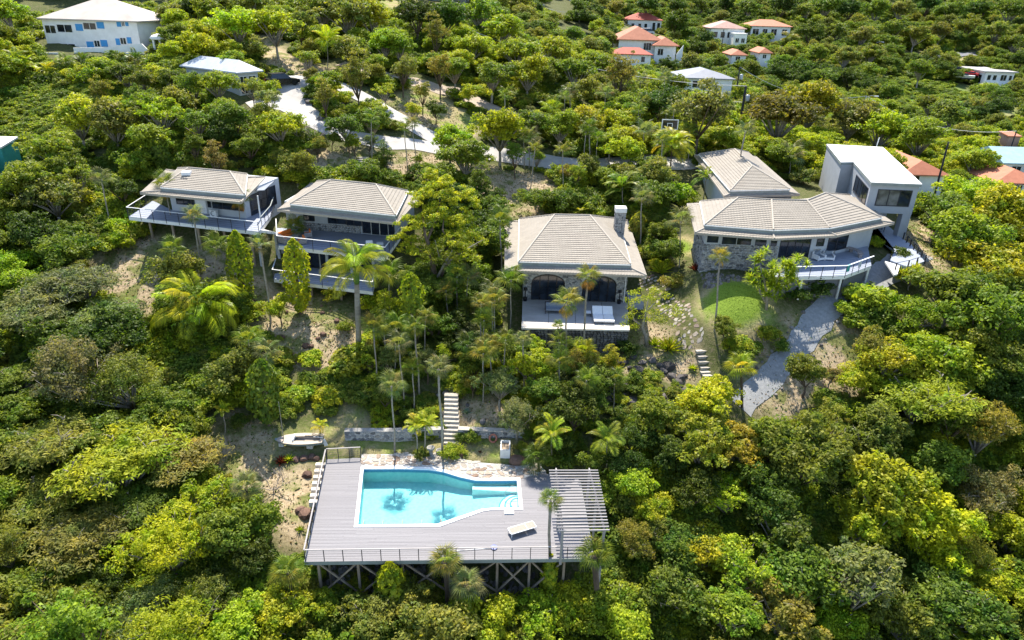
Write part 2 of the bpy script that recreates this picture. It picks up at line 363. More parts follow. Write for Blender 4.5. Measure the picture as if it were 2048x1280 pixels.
LAWN = [onground(p) for p in ([(1405, 585), (1440, 560), (1500, 560), (1540, 590), (1540, 640), (1490, 672), (1430, 660), (1395, 620)], [(1330, 490), (1360, 470), (1400, 490), (1390, 510), (1330, 510)], [(1430, 95), (1560, 85), (1600, 98), (1460, 110)], [(1230, 60), (1290, 60), (1270, 75)])]
SPARSE = [onground(p) for p in ([(640, 850), (720, 790), (760, 860), (860, 880), (1020, 880), (1060, 930), (860, 905), (730, 905), (660, 890), (560, 915), (490, 900), (560, 870)], [(780, 190), (860, 170), (980, 250), (940, 270)], [(860, 0), (700, 0), (790, 20)], [(1750, 110), (1960, 100), (1950, 130), (1790, 125)], [(1960, 210), (2048, 210), (2048, 260), (1990, 250)])]
VINE = [onground(p) for p in ([(-20, 200), (60, 165), (190, 175), (210, 215), (160, 245), (60, 285), (-20, 310)], [(1720, 170), (1790, 150), (1900, 165), (2000, 215), (1960, 250), (1840, 250), (1790, 235)])]
fx, fy = XX.ravel(), YY.ravel()
def mask(polys):
    m = np.zeros(fx.shape, bool)
    for p in polys: m |= in_poly(fx, fy, p)
    return m
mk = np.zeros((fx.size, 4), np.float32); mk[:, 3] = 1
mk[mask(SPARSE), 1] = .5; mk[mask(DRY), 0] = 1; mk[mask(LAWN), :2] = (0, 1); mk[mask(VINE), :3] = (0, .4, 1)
img = mk[:, :3].reshape(*XX.shape, 3)
for _ in range(2):        # soft borders
    img[1:-1, 1:-1] = (img[1:-1, 1:-1]*2+img[:-2, 1:-1]+img[2:, 1:-1]+img[1:-1, :-2]+img[1:-1, 2:])/6
mk[:, :3] = img.reshape(-1, 3)
# keep the ground out of the pool shell
pool_hole = (fx > -13.6) & (fx < 2.2) & (fy > 38.0) & (fy < 46.8)
zz = GZ.ravel().copy(); zz[pool_hole] = np.minimum(zz[pool_hole], -3.3); GZ = zz.reshape(XX.shape); _gzl = GZ.tolist()
me = bpy.data.meshes.new('ground'); ny, nx = XX.shape
vs = np.stack([fx, fy, zz], 1).astype(np.float32)
idx = np.arange(nx*ny).reshape(ny, nx)
fa = np.stack([idx[:-1, :-1], idx[:-1, 1:], idx[1:, :-1]], -1).reshape(-1, 3); fb = np.stack([idx[1:, 1:], idx[1:, :-1], idx[:-1, 1:]], -1).reshape(-1, 3)
fc = np.concatenate([fa, fb])
def mesh_np(me, vs, fc):
    k = fc.shape[1]; me.vertices.add(len(vs)); me.vertices.foreach_set('co', vs.ravel().astype(np.float32))
    me.loops.add(fc.size); me.loops.foreach_set('vertex_index', fc.ravel().astype(np.int32)); me.polygons.add(len(fc))
    me.polygons.foreach_set('loop_start', np.arange(0, fc.size, k, dtype=np.int32)); me.update(calc_edges=True)
mesh_np(me, vs, fc)
me.polygons.foreach_set('use_smooth', np.ones(len(me.polygons), bool))
at = me.color_attributes.new('cover', 'FLOAT_COLOR', 'POINT'); at.data.foreach_set('color', mk.ravel())
gm, nt, b = new_mat('ground'); L = nt.links.new; b.inputs['Roughness'].default_value = .95; b.inputs['Specular IOR Level'].default_value = .1
va = N(nt, 'ShaderNodeVertexColor', layer_name='cover'); sep = N(nt, 'ShaderNodeSeparateColor'); L(va.outputs[0], sep.inputs[0])
tc = N(nt, 'ShaderNodeTexCoord')
def noise(s, d=6, r=.6):
    n = N(nt, 'ShaderNodeTexNoise'); n.inputs['Scale'].default_value = s; n.inputs['Detail'].default_value = d; n.inputs['Roughness'].default_value = r; L(tc.outputs['Object'], n.inputs[0]); return n
n1, n2, n3 = noise(.45), noise(3.0, 8, .75), noise(14.0, 4, .7)
def mix(a, b2, f, t='MIX'):
    m = N(nt, 'ShaderNodeMix', data_type='RGBA', blend_type=t)
    for s, v in ((0, f), (6, a), (7, b2)):
        if isinstance(v, (tuple, float)): m.inputs[s].default_value = (*v, 1) if isinstance(v, tuple) else v
        else: L(v, m.inputs[s])
    return m.outputs[2]
def rmp(src, stops): r = ramp(nt, stops); L(src, r.inputs[0]); return r.outputs[0]
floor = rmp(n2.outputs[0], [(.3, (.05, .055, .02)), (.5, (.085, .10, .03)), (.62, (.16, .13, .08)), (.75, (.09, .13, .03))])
dry = rmp(n2.outputs[0], [(.28, (.19, .135, .08)), (.42, (.34, .26, .16)), (.55, (.46, .36, .24)), (.7, (.30, .27, .12)), (.8, (.50, .40, .29))])
dry2 = mix(dry, rmp(n2.outputs[0], [(.3, (.10, .12, .03)), (.6, (.20, .20, .07)), (.75, (.32, .26, .13))]), rmp(n1.outputs[0], [(.46, (0, 0, 0)), (.58, (1, 1, 1))]))
lawn = rmp(n3.outputs[0], [(.3, (.10, .17, .02)), (.6, (.19, .27, .035)), (.75, (.27, .30, .07))])
spar = mix(rmp(n2.outputs[0], [(.3, (.22, .19, .08)), (.55, (.36, .30, .16)), (.7, (.24, .24, .07))]), lawn, rmp(n1.outputs[0], [(.45, (0, 0, 0)), (.62, (.8, .8, .8))]))
vine = rmp(n2.outputs[0], [(.3, (.05, .11, .02)), (.55, (.11, .22, .035)), (.75, (.20, .30, .06))])
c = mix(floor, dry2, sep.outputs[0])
gmask = N(nt, 'ShaderNodeMapRange'); gmask.inputs[2].default_value = .5; L(sep.outputs[1], gmask.inputs[0])
c = mix(c, spar, gmask.outputs[0])
g2 = N(nt, 'ShaderNodeMapRange'); g2.inputs[1].default_value = .55; g2.inputs[2].default_value = .95; L(sep.outputs[1], g2.inputs[0])
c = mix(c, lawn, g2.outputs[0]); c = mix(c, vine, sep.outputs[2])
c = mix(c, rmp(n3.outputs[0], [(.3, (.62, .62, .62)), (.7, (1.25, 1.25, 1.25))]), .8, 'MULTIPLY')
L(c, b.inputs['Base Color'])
bp = N(nt, 'ShaderNodeBump'); bp.inputs['Strength'].default_value = .8; bp.inputs['Distance'].default_value = .15; L(n2.outputs[0], bp.inputs['Height']); L(bp.outputs[0], b.inputs['Normal'])
me.materials.append(gm)
finish(bpy.data.objects.new('ground', me), None, 'sloping ground of dry grass and leaf litter under the trees', None, None, 'structure')

# ------------------------------------------------------------------ roads and paths, draped on the ground
def resample(pts, s):
    out = [pts[0]]
    for a, b in zip(pts, pts[1:]):
        n = max(1, int(math.dist(a, b)/s))
        out += [tuple(a[k]+(b[k]-a[k])*i/n for k in range(len(a))) for i in range(1, n+1)]
    return out
def smooth(pts, n=2):
    for _ in range(n):
        q = [pts[0]]
        for a, b in zip(pts, pts[1:]): q += [tuple(.75*x+.25*y for x, y in zip(a, b)), tuple(.25*x+.75*y for x, y in zip(a, b))]
        pts = q+[pts[-1]]
    return pts
def ribbon(name, pix, width, mat, lift=.05, label=None, cross=6, edge=.0, kind='structure', pts=None):
    """pix: (px, py) along the middle; width in metres (number or one per point)"""
    p = pts or [tuple(G(*q)[:2]) for q in pix]
    ws = width if hasattr(width, '__len__') else [width]*len(p)
    p = resample(smooth([(a[0], a[1], w_) for a, w_ in zip(p, ws)]), .6)
    mb = MB(); rows = []
    rr = random.Random(len(p))
    for i, a in enumerate(p):
        q0, q1 = p[max(i-1, 0)], p[min(i+1, len(p)-1)]
        dx, dy = q1[0]-q0[0], q1[1]-q0[1]; l = math.hypot(dx, dy) or 1; nx_, ny_ = -dy/l, dx/l
        row = []
        for k in range(cross+1):
            t = (k/cross-.5)*a[2]
            if k in (0, cross): t += rr.uniform(-edge, edge)
            x, y = a[0]+nx_*t, a[1]+ny_*t; row.append((x, y, gz(x, y)+lift))
        rows.append(row)
    vs = [q for r in rows for q in r]; k = cross+1
    mb.add(vs, [(i*k+j, i*k+j+1, (i+1)*k+j+1, (i+1)*k+j) for i in range(len(rows)-1) for j in range(cross)])
    return mb.build(name, mat, None, label, kind=kind, smooth=True)
M['drive'] = surf('driveway_concrete', (.44, .42, .395), (.33, .31, .29), .7, .85, .15, 8, detail=9)
M['dirtroad'] = surf('dirt_road', (.42, .34, .27), (.31, .25, .19), .8, .95, .3, 6, detail=8)
M['gravel'] = surf('gravel', (.30, .305, .305), (.20, .205, .21), 3.5, .95, .6, 18, detail=9)
M['asphalt'] = surf('asphalt', (.20, .20, .21), (.14, .14, .15), 1, .9)
ribbon('driveway', [(500, 215), (545, 205), (590, 215), (635, 250), (720, 280), (830, 290), (940, 300), (1050, 318), (1150, 330), (1260, 322), (1340, 328), (1390, 322)], [3, 5, 5, 3.8, 3.4, 3.4, 3.4, 3.2, 3.2, 4, 6, 5], M['drive'], .07, 'pale concrete driveway winding behind the villas')
ribbon('driveway', [(590, 222), (582, 190), (588, 168), (625, 158), (670, 170), (735, 200), (790, 232), (850, 268), (900, 290)], [4.5, 6, 7, 4.6, 3.8, 3.4, 3.2, 3.2, 3.2], M['drive'], .09, 'pale concrete loop of the driveway by the parked car')
ribbon('dirt_road', [(680, 128), (770, 152), (850, 170), (930, 190), (1000, 225), (1060, 240), (1150, 248), (1230, 258)], [3, 4, 4, 4, 4, 4, 4, 4], M['dirtroad'], .05, 'pale dirt road along the hillside above the driveway', edge=.3)
gpath = ribbon('gravel_path', [(1840, 505), (1790, 535), (1745, 562), (1690, 592), (1640, 635), (1600, 690), (1560, 735), (1515, 780), (1480, 815)], [3, 3, 3.2, 3.2, 2.6, 2.4, 2.4, 2.4, 2.2], M['gravel'], .05, 'grey gravel path curving down from the grey tower', edge=.18)
ribbon('road', [(1380, 95), (1440, 108), (1490, 106), (1540, 98), (1580, 90)], 4, M['asphalt'], .25, 'grey road below the red roofed houses')
ribbon('road', [(1790, 122), (1850, 116), (1900, 113), (1960, 110)], 4, M['asphalt'], .25, 'grey road passing above the flat roofed white house')
ribbon('road', [(1205, 75), (1222, 58), (1240, 45)], 4, M['asphalt'], .25, 'short grey lane climbing beside the red roofed white house')
# ------------------------------------------------------------------ building kit
def V3(p, z): return Vector((p[0], p[1], z))
def onwall(px, py, A, B):
    """sight line meets the upright plane through A and B: (metres along A->B, height)"""
    d = ray(px, py); ax, ay, bx, by = A[0], A[1], B[0]-A[0], B[1]-A[1]; l = math.hypot(bx, by); bx /= l; by /= l
    # t*d.x = ax + s*bx
    det = d[0]*(-by)+bx*d[1]; t = (ax*(-by)+bx*ay)/det; s = (d[0]*ay-d[1]*ax)/det
    return s, HC+d[2]*t
def frame_of(A, B):
    u = Vector((B[0]-A[0], B[1]-A[1], 0)).normalized(); n = Vector((u.y, -u.x, 0))
    return Vector((A[0], A[1], 0)), u, n            # n points to the outside when A->B runs left to right seen from outside
def tile_face(mb, A, B, C, D, course=.42, pitch=.30, lip=.055):
    A, B, C, D = map(Vector, (A, B, C, D)); n_ = (B-A).cross(D-A)
    if n_.length < 1e-6: n_ = (B-A).cross(C-A)
    n_.normalize()
    if n_.z < 0: n_ = -n_
    up = ((C+D)/2-(A+B)/2); k = max(1, round(up.length/course)); L0 = max((B-A).length, (C-D).length); m = max(1, int(L0/pitch))
    ax = (B-A).normalized() if (B-A).length > .01 else (C-D).normalized()
    for i in range(k):
        t0, t1 = i/k, (i+1)/k
        rows = []
        l0, r0_ = A.lerp(D, t0), B.lerp(C, t0); l1, r1_ = A.lerp(D, t1), B.lerp(C, t1)
        # columns keep a constant pitch along the eave
        base = A; s0, s1 = (l0-base).dot(ax), (r0_-base).dot(ax); e0, e1 = (l1-base).dot(ax), (r1_-base).dot(ax)
        lo, hi = min(s0, e0), max(s1, e1); g = pitch/2
        ss = sorted(set([lo, hi]+[j*g for j in range(int(math.ceil(lo/g)), int(hi/g)+1)]))
        top, bot, foot = [], [], []
        for j, s in enumerate(ss):
            h = .028 if round(s/g) % 2 == 0 else 0
            a, b = min(max(s, s0), s1), min(max(s, e0), e1)
            p0 = l0+(r0_-l0)*((a-s0)/(s1-s0) if s1-s0 > 1e-6 else 0); p1 = l1+(r1_-l1)*((b-e0)/(e1-e0) if e1-e0 > 1e-6 else 0)
            bot.append(p0+n_*(lip+h)); top.append(p1+n_*(.008+h*.7)); foot.append(p0-n_*.01)
        c = len(ss); mb.add(foot+bot+top, [(j, j+1, c+j+1, c+j) for j in range(c-1)]+[(c+j, c+j+1, 2*c+j+1, 2*c+j) for j in range(c-1)])
def roof(root, faces, caps, fascia, tile=None, trim=None, fmat=None, soffit=None, ftop=.05, fdepth=.22):
    mb = MB()
    for f in faces: tile_face(mb, *f)
    r = mb.build('roof', tile or M['rooftile'], root, kind='stuff')
    mb = MB()
    for c in caps: mb.tube([Vector(p)+Vector((0, 0, .06)) for p in c], .10, 6)
    mb.build('ridge_cap', trim or M['rooftrim'], r)
    if fascia:
        mb = MB()
        for a, b in zip(fascia, fascia[1:]+fascia[:1]): mb.bar(Vector(a)-Vector((0, 0, fdepth/2-ftop)), Vector(b)-Vector((0, 0, fdepth/2-ftop)), .09, fdepth)
        mb.build('fascia', fmat or M['rooftrim'], r)
        mb = MB(); mb.poly([Vector(p)-Vector((0, 0, fdepth*.55)) for p in fascia]); mb.build('soffit', soffit or M['rooftrim'], r)
    return r
def step_band(root, pts, h=.32):
    """raised light band where the upper roof steps over the lower skirt roof"""
    mb = MB()
    for a, b in zip(pts, pts[1:]+pts[:1]): mb.bar(Vector(a)-Vector((0, 0, .05)), Vector(b)-Vector((0, 0, .05)), .22, .10)
    mb.build('gutter', M['whitetrim'], root)
    mb = MB()
    for a, b in zip(pts, pts[1:]+pts[:1]):
        a, b = Vector(a), Vector(b); mb.bar(a-Vector((0, 0, .10+h/2)), b-Vector((0, 0, .10+h/2)), .06, h)
    mb.build('upstand', M['greytrim'], root)
def window(root, A, B, px, panes=2, frame=None, glass=None, proud=.06, name='window', mull=True, fw=.07, sz=None):
    """px = (x0, y0, x1, y1) on the photograph's wall A-B, or sz = (s0, s1, z0, z1) in metres"""
    o, u, n = frame_of(A, B)
    if sz: s0, s1, z0, z1 = sz
    else:
        s0, _ = onwall(px[0], (px[1]+px[3])/2, A, B); s1, _ = onwall(px[2], (px[1]+px[3])/2, A, B)
        xm = (px[0]+px[2])/2; _, z1 = onwall(xm, px[1], A, B); _, z0 = onwall(xm, px[3], A, B)
    pt = lambda s, z, d: o+u*s+n*d+Vector((0, 0, z))
    mb = MB(); b = lambda a0, a1, c0, c1: mb.hexa([pt(a0, c0, 0), pt(a1, c0, 0), pt(a1, c1, 0), pt(a0, c1, 0)], [pt(a0, c0, proud), pt(a1, c0, proud), pt(a1, c1, proud), pt(a0, c1, proud)])
    b(s0-fw, s1+fw, z1, z1+fw); b(s0-fw, s1+fw, z0-fw, z0); b(s0-fw, s0, z0, z1); b(s1, s1+fw, z0, z1)
    if mull:
        for k in range(1, panes): s = s0+(s1-s0)*k/panes; b(s-fw*.45, s+fw*.45, z0, z1)
    wd = mb.build(name, frame or M['darkmetal'], root)
    for k in range(panes):
        a0, a1 = s0+(s1-s0)*k/panes+.012, s0+(s1-s0)*(k+1)/panes-.012; mb = MB()
        mb.hexa([pt(a0, z0, .004), pt(a1, z0, .004), pt(a1, z1, .004), pt(a0, z1, .004)], [pt(a0, z0, .022), pt(a1, z0, .022), pt(a1, z1, .022), pt(a0, z1, .022)])
        mb.build('pane', (glass[k % len(glass)] if isinstance(glass, (list, tuple)) else glass) or M['glass'], wd)
    return wd
def stones(mb, A, B, z0, z1, size=.34, depth=.07, keep=None, seed=1, sz=None):
    """irregular stones standing proud of a wall face"""
    rr = random.Random(seed); o, u, n = frame_of(A, B); Lw = (Vector((B[0], B[1], 0))-Vector((A[0], A[1], 0))).length
    nx_ = max(1, round(Lw/size)); nz_ = max(1, round((z1-z0)/(size*.72)))
    g = [[((i+(rr.uniform(-.33, .33) if 0 < i < nx_ else 0)+(.5 if j % 2 and 0 < i < nx_ else 0)*.8)*Lw/nx_, z0+(j+(rr.uniform(-.3, .3) if 0 < j < nz_ else 0))*(z1-z0)/nz_) for i in range(nx_+1)] for j in range(nz_+1)]
    for j in range(nz_):
        for i in range(nx_):
            q = [g[j][i], g[j][i+1], g[j+1][i+1], g[j+1][i]]; cx, cz = sum(p[0] for p in q)/4, sum(p[1] for p in q)/4
            if keep and not keep(cx, cz): continue
            d = depth*rr.uniform(.5, 1.3)
            # corners cut so that each stone is a rounded, irregular block
            q8 = []
            for k in range(4):
                a, b_, c_ = q[k-1], q[k], q[(k+1) % 4]; f = rr.uniform(.12, .3); e = rr.uniform(.12, .3)
                q8 += [(b_[0]+(a[0]-b_[0])*f, b_[1]+(a[1]-b_[1])*f), (b_[0]+(c_[0]-b_[0])*e, b_[1]+(c_[1]-b_[1])*e)]
            def at(p, s, dd): return o+u*(cx+(p[0]-cx)*s)+n*dd+Vector((0, 0, cz+(p[1]-cz)*s))
            mb.hexa([at(p, .93, -.01) for p in q8], [at(p, .72, d) for p in q8])
def wall_prism(root, pts, z0, z1, mat, name='wall'):
    return MB().prism(pts, z0, z1).build(name, mat, root)
def railing(label, pts, z, h=1.05, sp=1.28, rail=None, post=None, closed=False, cables=4, postsz=.05, name='railing', group=None, rw=.10):
    """pts: outline at floor level (x, y[, z])"""
    p3 = [Vector((p[0], p[1], p[2] if len(p) > 2 else z)) for p in pts]
    root = thing(name, label, 'railing', tuple(p3[0]), group); o = p3[0]
    segs = list(zip(p3, p3[1:])); r = MB(); c = MB(); posts = []
    for a, b in segs:
        up = Vector((0, 0, h)); r.bar(a+up, b+up, rw, .05)
        for k in range(cables): zc = Vector((0, 0, h*(k+1)/(cables+1))); c.bar(a+zc, b+zc, .014, .014)
        n = max(1, round((b-a).length/sp)); posts += [a.lerp(b, i/n) for i in range(n)]
    posts.append(p3[-1])
    r.build('top_rail', rail or M['whitemetal'], root)
    if cables: c.build('cable', M['darkmetal'], root)
    pm = MB().box((0, 0, h/2-.15), (postsz, postsz, h+.26)).mesh('post', post or M['darkmetal'])
    for p in posts: linked('post', pm, root, loc=p-o)
    return root
def plank_floor(root, poly, z, pitch, ang, mat, gap=.012, th=.04, hole=None, name='boards', kind='stuff', joint=None):
    """boards laid in rows along ANG, clipped to an outline and round a hole"""
    ca, sa = math.cos(ang), math.sin(ang); loc = lambda p: (p[0]*ca+p[1]*sa, -p[0]*sa+p[1]*ca); wor = lambda x, y: (x*ca-y*sa, x*sa+y*ca)
    q = [loc(p) for p in poly]; hq = [loc(p) for p in hole] if hole else None
    def cuts(pl, y):
        xs = []
        for (x1, y1), (x2, y2) in zip(pl, pl[1:]+pl[:1]):
            if (y1 > y) != (y2 > y): xs.append(x1+(x2-x1)*(y-y1)/(y2-y1))
        return sorted(xs)
    mb = MB(); y = min(p[1] for p in q)+pitch*.5; rr = random.Random(5)
    while y < max(p[1] for p in q):
        xs = cuts(q, y); spans = list(zip(xs[0::2], xs[1::2]))
        if hq:
            hx = cuts(hq, y)
            for a, b in zip(hx[0::2], hx[1::2]):
                ns = []
                for s, e in spans:
                    if b <= s or a >= e: ns.append((s, e)); continue
                    if a > s: ns.append((s, a))
                    if b < e: ns.append((b, e))
                spans = ns
        for s, e in spans:
            cut = [s]
            if joint:
                x = s+rr.uniform(.4, 1)*joint
                while x < e-.6: cut.append(x); x += joint
            cut.append(e)
            for a, b in zip(cut, cut[1:]):
                h2 = (pitch-gap)/2; dz = rr.uniform(-.004, .004)
                w4 = [wor(a+.003, y-h2), wor(b-.003, y-h2), wor(b-.003, y+h2), wor(a+.003, y+h2)]
                mb.hexa([(p[0], p[1], z-th+dz) for p in w4], [(p[0], p[1], z+dz) for p in w4])
        y += pitch
    return mb.build(name, mat, root, kind=kind)
def rubble(name, mat, pts, label, cat='rock', group=None, seed=0):
    """one boulder"""
    return boulder(name, pts, mat, label, cat, group, seed)
def boulder_mesh(seed, mat, n=26):
    rr = np.random.RandomState(seed); import bmesh
    bm = bmesh.new(); bmesh.ops.create_icosphere(bm, subdivisions=2, radius=1)
    ax = rr.normal(size=(n, 3)); ax /= np.linalg.norm(ax, axis=1)[:, None]; dd = rr.uniform(.62, .95, n)
    for v in bm.verts:
        p = np.array(v.co)
        for a, d in zip(ax, dd):
            k = p @ a
            if k > d: p -= a*(k-d)*.9
        v.co = p
    me = bpy.data.meshes.new('boulder'); bm.to_mesh(me); bm.free(); me.materials.append(mat); return me
BOULD = {k: [boulder_mesh(i+10*j, M[k]) for i in range(4)] for j, k in enumerate(('rock', 'darkrock', 'redrock', 'flag'))}
def boulder(name, loc, size, kind='rock', label=None, group=None, parent=None, cat='rock', rr=random.Random(4)):
    o = bpy.data.objects.new(name, rr.choice(BOULD[kind])); s = size*rr.uniform(.9, 1.1)
    o.scale = (s*rr.uniform(.9, 1.3), s*rr.uniform(.8, 1.1), s*rr.uniform(.6, .9)); o.rotation_euler = (rr.uniform(-.3, .3), rr.uniform(-.3, .3), rr.uniform(0, 6.3)); o.location = loc
    return finish(o, parent, label, cat if label else None, group)
# ------------------------------------------------------------------ pool terrace
DECK_ANG = math.radians(3.2)
dk = [U(609, 1123, 0), U(1188, 1116, 0), U(1160, 960, 0), U(1085, 945, 0), U(1045, 957, 0), U(1040, 940, 0), U(880, 940, 0), U(723, 934, 0), U(722, 916, 0), U(653, 919, 0)]
dk = [(p.x, p.y) for p in dk]
# coping outline (outer edge) and water outline (inner edge)
co = [U(*p, 0) for p in ((722, 934), (800, 933.5), (860, 935), (890, 940), (925, 950), (955, 957), (985, 957), (1040, 956), (1046, 1020), (985, 1020), (966, 1023), (935, 1034), (880, 1053.5), (800, 1054.5), (708, 1055))]
ci = [U(*p, 0) for p in ((727, 938.5), (800, 938), (858, 939.5), (886, 944), (920, 954.5), (950, 961), (985, 961.5), (1034, 961), (1038, 1016), (985, 1016.5), (962, 1019), (930, 1030), (874, 1048.5), (800, 1049.5), (716, 1050))]
pd = thing('pool_deck', 'large grey boarded deck round the swimming pool standing on timber posts', 'deck', (dk[0][0], dk[0][1], 0))
plank_floor(pd, dk, .0, .145, DECK_ANG, M['deckgrey'], hole=[(p.x, p.y) for p in co], joint=4.9)
mb = MB()
for a, b in ((0, 1), (9, 0), (8, 9), (1, 2)): mb.bar((*dk[a], -.16), (*dk[b], -.16), .06, .30)
mb.build('fascia', M['greytrim'], pd)
mb = MB(); ins = [(p[0], p[1]) for p in dk]
for k in range(14):     # joists seen from below
    t = (k+.5)/14; a = Vector((*dk[0], -.2)).lerp(Vector((*dk[1], -.2)), t); mb.bar(a+Vector((0, .1, 0)), a+Vector((-.4, 4.2, 0)), .06, .22)
mb.build('joists', M['timber'], pd, kind='stuff')
def strut(a, b, w=.14, m='timber', n='support_post'):
    return MB().bar(a, b, w, w).build(n, M[m], pd)
posts = []
for px in (632, 711, 800, 893, 992, 1058, 1129):
    p = Vector((*dk[0], 0)).lerp(Vector((*dk[1], 0)), (px-609)/(1188-609)); p.y += .35; g = gz(p.x, p.y)-.4
    strut((p.x, p.y, -.3), (p.x, p.y, g), .17); posts.append((p, g))
p2 = posts[0][0]; strut((p2.x+.45, p2.y+.9, -.3), (p2.x+.45, p2.y+.9, posts[0][1]), .15)
for (a, ga), (b, gb) in zip(posts, posts[1:]):
    lo = max(ga, gb, -4.2)+.9
    strut((a.x, a.y-.1, -.35), (b.x, b.y-.1, lo), .11, n='cross_brace'); strut((b.x, b.y-.12, -.35), (a.x, a.y-.12, lo), .11, n='cross_brace')
# railings
rf = [(dk[9][0], dk[9][1]), (dk[0][0]+.05, dk[0][1]+.05), (dk[1][0]-.6, dk[1][1]+.05)]
rl = railing('long cable railing along the left and front edges of the pool deck', [rf[0], rf[1]]+[rf[2]], 0, 1.0, 1.27, rail=M['palewood'])
railing('short cable railing closing the back left end of the pool deck', [U(654.5, 917.5, 0), U(722, 914, 0)], 0, 1.0, .98, rail=M['palewood'])
# swimming pool
pool = thing('swimming_pool', 'turquoise swimming pool with white coping narrowing to steps at its right end', 'swimming pool', tuple((co[0]+co[8])/2))
mb = MB(); n = len(co); zt, zb = .045, -.10
mb.add([(p.x, p.y, zt) for p in co]+[(p.x, p.y, zt) for p in ci]+[(p.x, p.y, zb) for p in co]+[(p.x, p.y, zb) for p in ci],
       [f for i in range(n) for j in [(i+1) % n] for f in ((i, j, n+j, n+i), (i, 2*n+i, 2*n+j, j), (n+i, n+j, 3*n+j, 3*n+i), (2*n+i, 3*n+i, 3*n+j, 2*n+j))])
mb.build('coping', M['coping'], pool)
m, nt, b = new_mat('pool_plaster'); b.inputs['Roughness'].default_value = .6
tc = N(nt, 'ShaderNodeTexCoord'); vo = N(nt, 'ShaderNodeTexVoronoi'); vo.inputs['Scale'].default_value = 3.6; vo.feature = 'F1'; nt.links.new(tc.outputs['Object'], vo.inputs[0])
r = ramp(nt, [(.2, (.36, .60, .61)), (.75, (.44, .66, .66))]); nt.links.new(vo.outputs['Distance'], r.inputs[0]); nt.links.new(r.outputs[0], b.inputs['Base Color'])
M['plaster'] = m
def depth_at(p): return -1.3 + .6*max(0, min(1, (p.x+5.0)/5.0))
mb = MB(); cen = sum(ci, Vector())/n
ins = [Vector((p.x, p.y, 0)) for p in ci]
mb.add([(p.x, p.y, zb+.001) for p in ins]+[(p.x, p.y, depth_at(p)) for p in ins], [(i, (i+1) % n, n+(i+1) % n, n+i) for i in range(n)])
import bmesh as _bm
mb.poly([(p.x, p.y, depth_at(p)) for p in ins[::-1]]); basin = mb.build('basin', M['plaster'], pool)
bm_ = _bm.new(); bm_.from_mesh(basin.data); _bm.ops.triangulate(bm_, faces=[f for f in bm_.faces if len(f.verts) > 4]); bm_.to_mesh(basin.data); bm_.free()
mb = MB(); mb.add([(p.x, p.y, -.02) for p in ins]+[(p.x, p.y, -.20) for p in ins], [(i, (i+1) % n, n+(i+1) % n, n+i) for i in range(n)])
# (waterline tiles: a thin band just proud of the wall)
band = MB(); 
for i in range(n):
    a, b_ = ins[i], ins[(i+1) % n]; d = (b_-a).normalized(); nn = Vector((d.y, -d.x, 0))*.012
    band.hexa([a+nn+Vector((0, 0, -.30)), b_+nn+Vector((0, 0, -.30)), b_+nn+Vector((0, 0, -.04)), a+nn+Vector((0, 0, -.04))], [a+nn*2+Vector((0, 0, -.30)), b_+nn*2+Vector((0, 0, -.30)), b_+nn*2+Vector((0, 0, -.04)), a+nn*2+Vector((0, 0, -.04))])
M['tileband'] = surf('waterline_tile', (.10, .30, .48), (.07, .22, .38), 9, .3)
band.build('waterline_tiles', M['tileband'], pool)
# curved steps in the right end
sc_ = U(1036, 1003, 0)
for k, (rad, top) in enumerate(((1.45, -.62), (1.0, -.42), (.58, -.24))):
    pts = [Vector((sc_.x+rad*math.cos(t), sc_.y+rad*1.15*math.sin(t), 0)) for t in np.linspace(math.radians(92), math.radians(258), 14)]+[Vector((sc_.x-.02, sc_.y-rad*1.1, 0)), Vector((sc_.x-.02, sc_.y+rad*1.1, 0))]
    pts = [p for p in pts]
    st_o = MB().prism([(p.x, p.y) for p in pts], -1.0, top).build('step', M['coping'], pool); MB().tube([(p.x, p.y, top) for p in pts[:14]], .045, 5).build('edge_tile', M['tileband'], st_o)
b0, b1 = U(945, 966, 0), U(1034, 967, 0)    # bench along the narrow end
MB().prism([(b0.x, b0.y-.3), (b1.x, b1.y-.55), (b1.x, b1.y+.2), (b0.x, b0.y+.2)], -1.2, -.40).build('bench', M['coping'], pool)
tp = U(1018, 1024, 0); MB().box((tp.x, tp.y, .05), (.72, .55, .11), DECK_ANG).build('diving_pad', M['coping'], pool)
mb = MB(); h0 = U(1026, 985, 0); mb.tube([(h0.x+.35, h0.y-.1, -.1), (h0.x+.3, h0.y-.1, .7), (h0.x-.2, h0.y-.15, .75), (h0.x-.6, h0.y-.25, .3), (h0.x-.62, h0.y-.25, -.5)], .025, 6); mb.build('handrail', M['steel'], pool, smooth=True)
m, nt, b = new_mat('pool_water'); nt.nodes.remove(b); o_ = nt.nodes['Material Output']
tr = N(nt, 'ShaderNodeBsdfTransparent'); tr.inputs[0].default_value = (.60, .89, .91, 1); gl = N(nt, 'ShaderNodeBsdfGlossy'); gl.inputs['Roughness'].default_value = .03
fr = N(nt, 'ShaderNodeFresnel'); fr.inputs[0].default_value = 1.33; ms = N(nt, 'ShaderNodeMixShader')
tc = N(nt, 'ShaderNodeTexCoord'); nz = N(nt, 'ShaderNodeTexNoise'); nz.inputs['Scale'].default_value = 3.5; nz.inputs['Detail'].default_value = 3; nt.links.new(tc.outputs['Object'], nz.inputs[0])
bp = N(nt, 'ShaderNodeBump'); bp.inputs['Strength'].default_value = .5; bp.inputs['Distance'].default_value = .03; nt.links.new(nz.outputs[0], bp.inputs['Height'])
nt.links.new(bp.outputs[0], gl.inputs['Normal']); nt.links.new(bp.outputs[0], fr.inputs['Normal'])
nt.links.new(fr.outputs[0], ms.inputs[0]); nt.links.new(tr.outputs[0], ms.inputs[1]); nt.links.new(gl.outputs[0], ms.inputs[2]); nt.links.new(ms.outputs[0], o_.inputs[0])
M['water'] = m
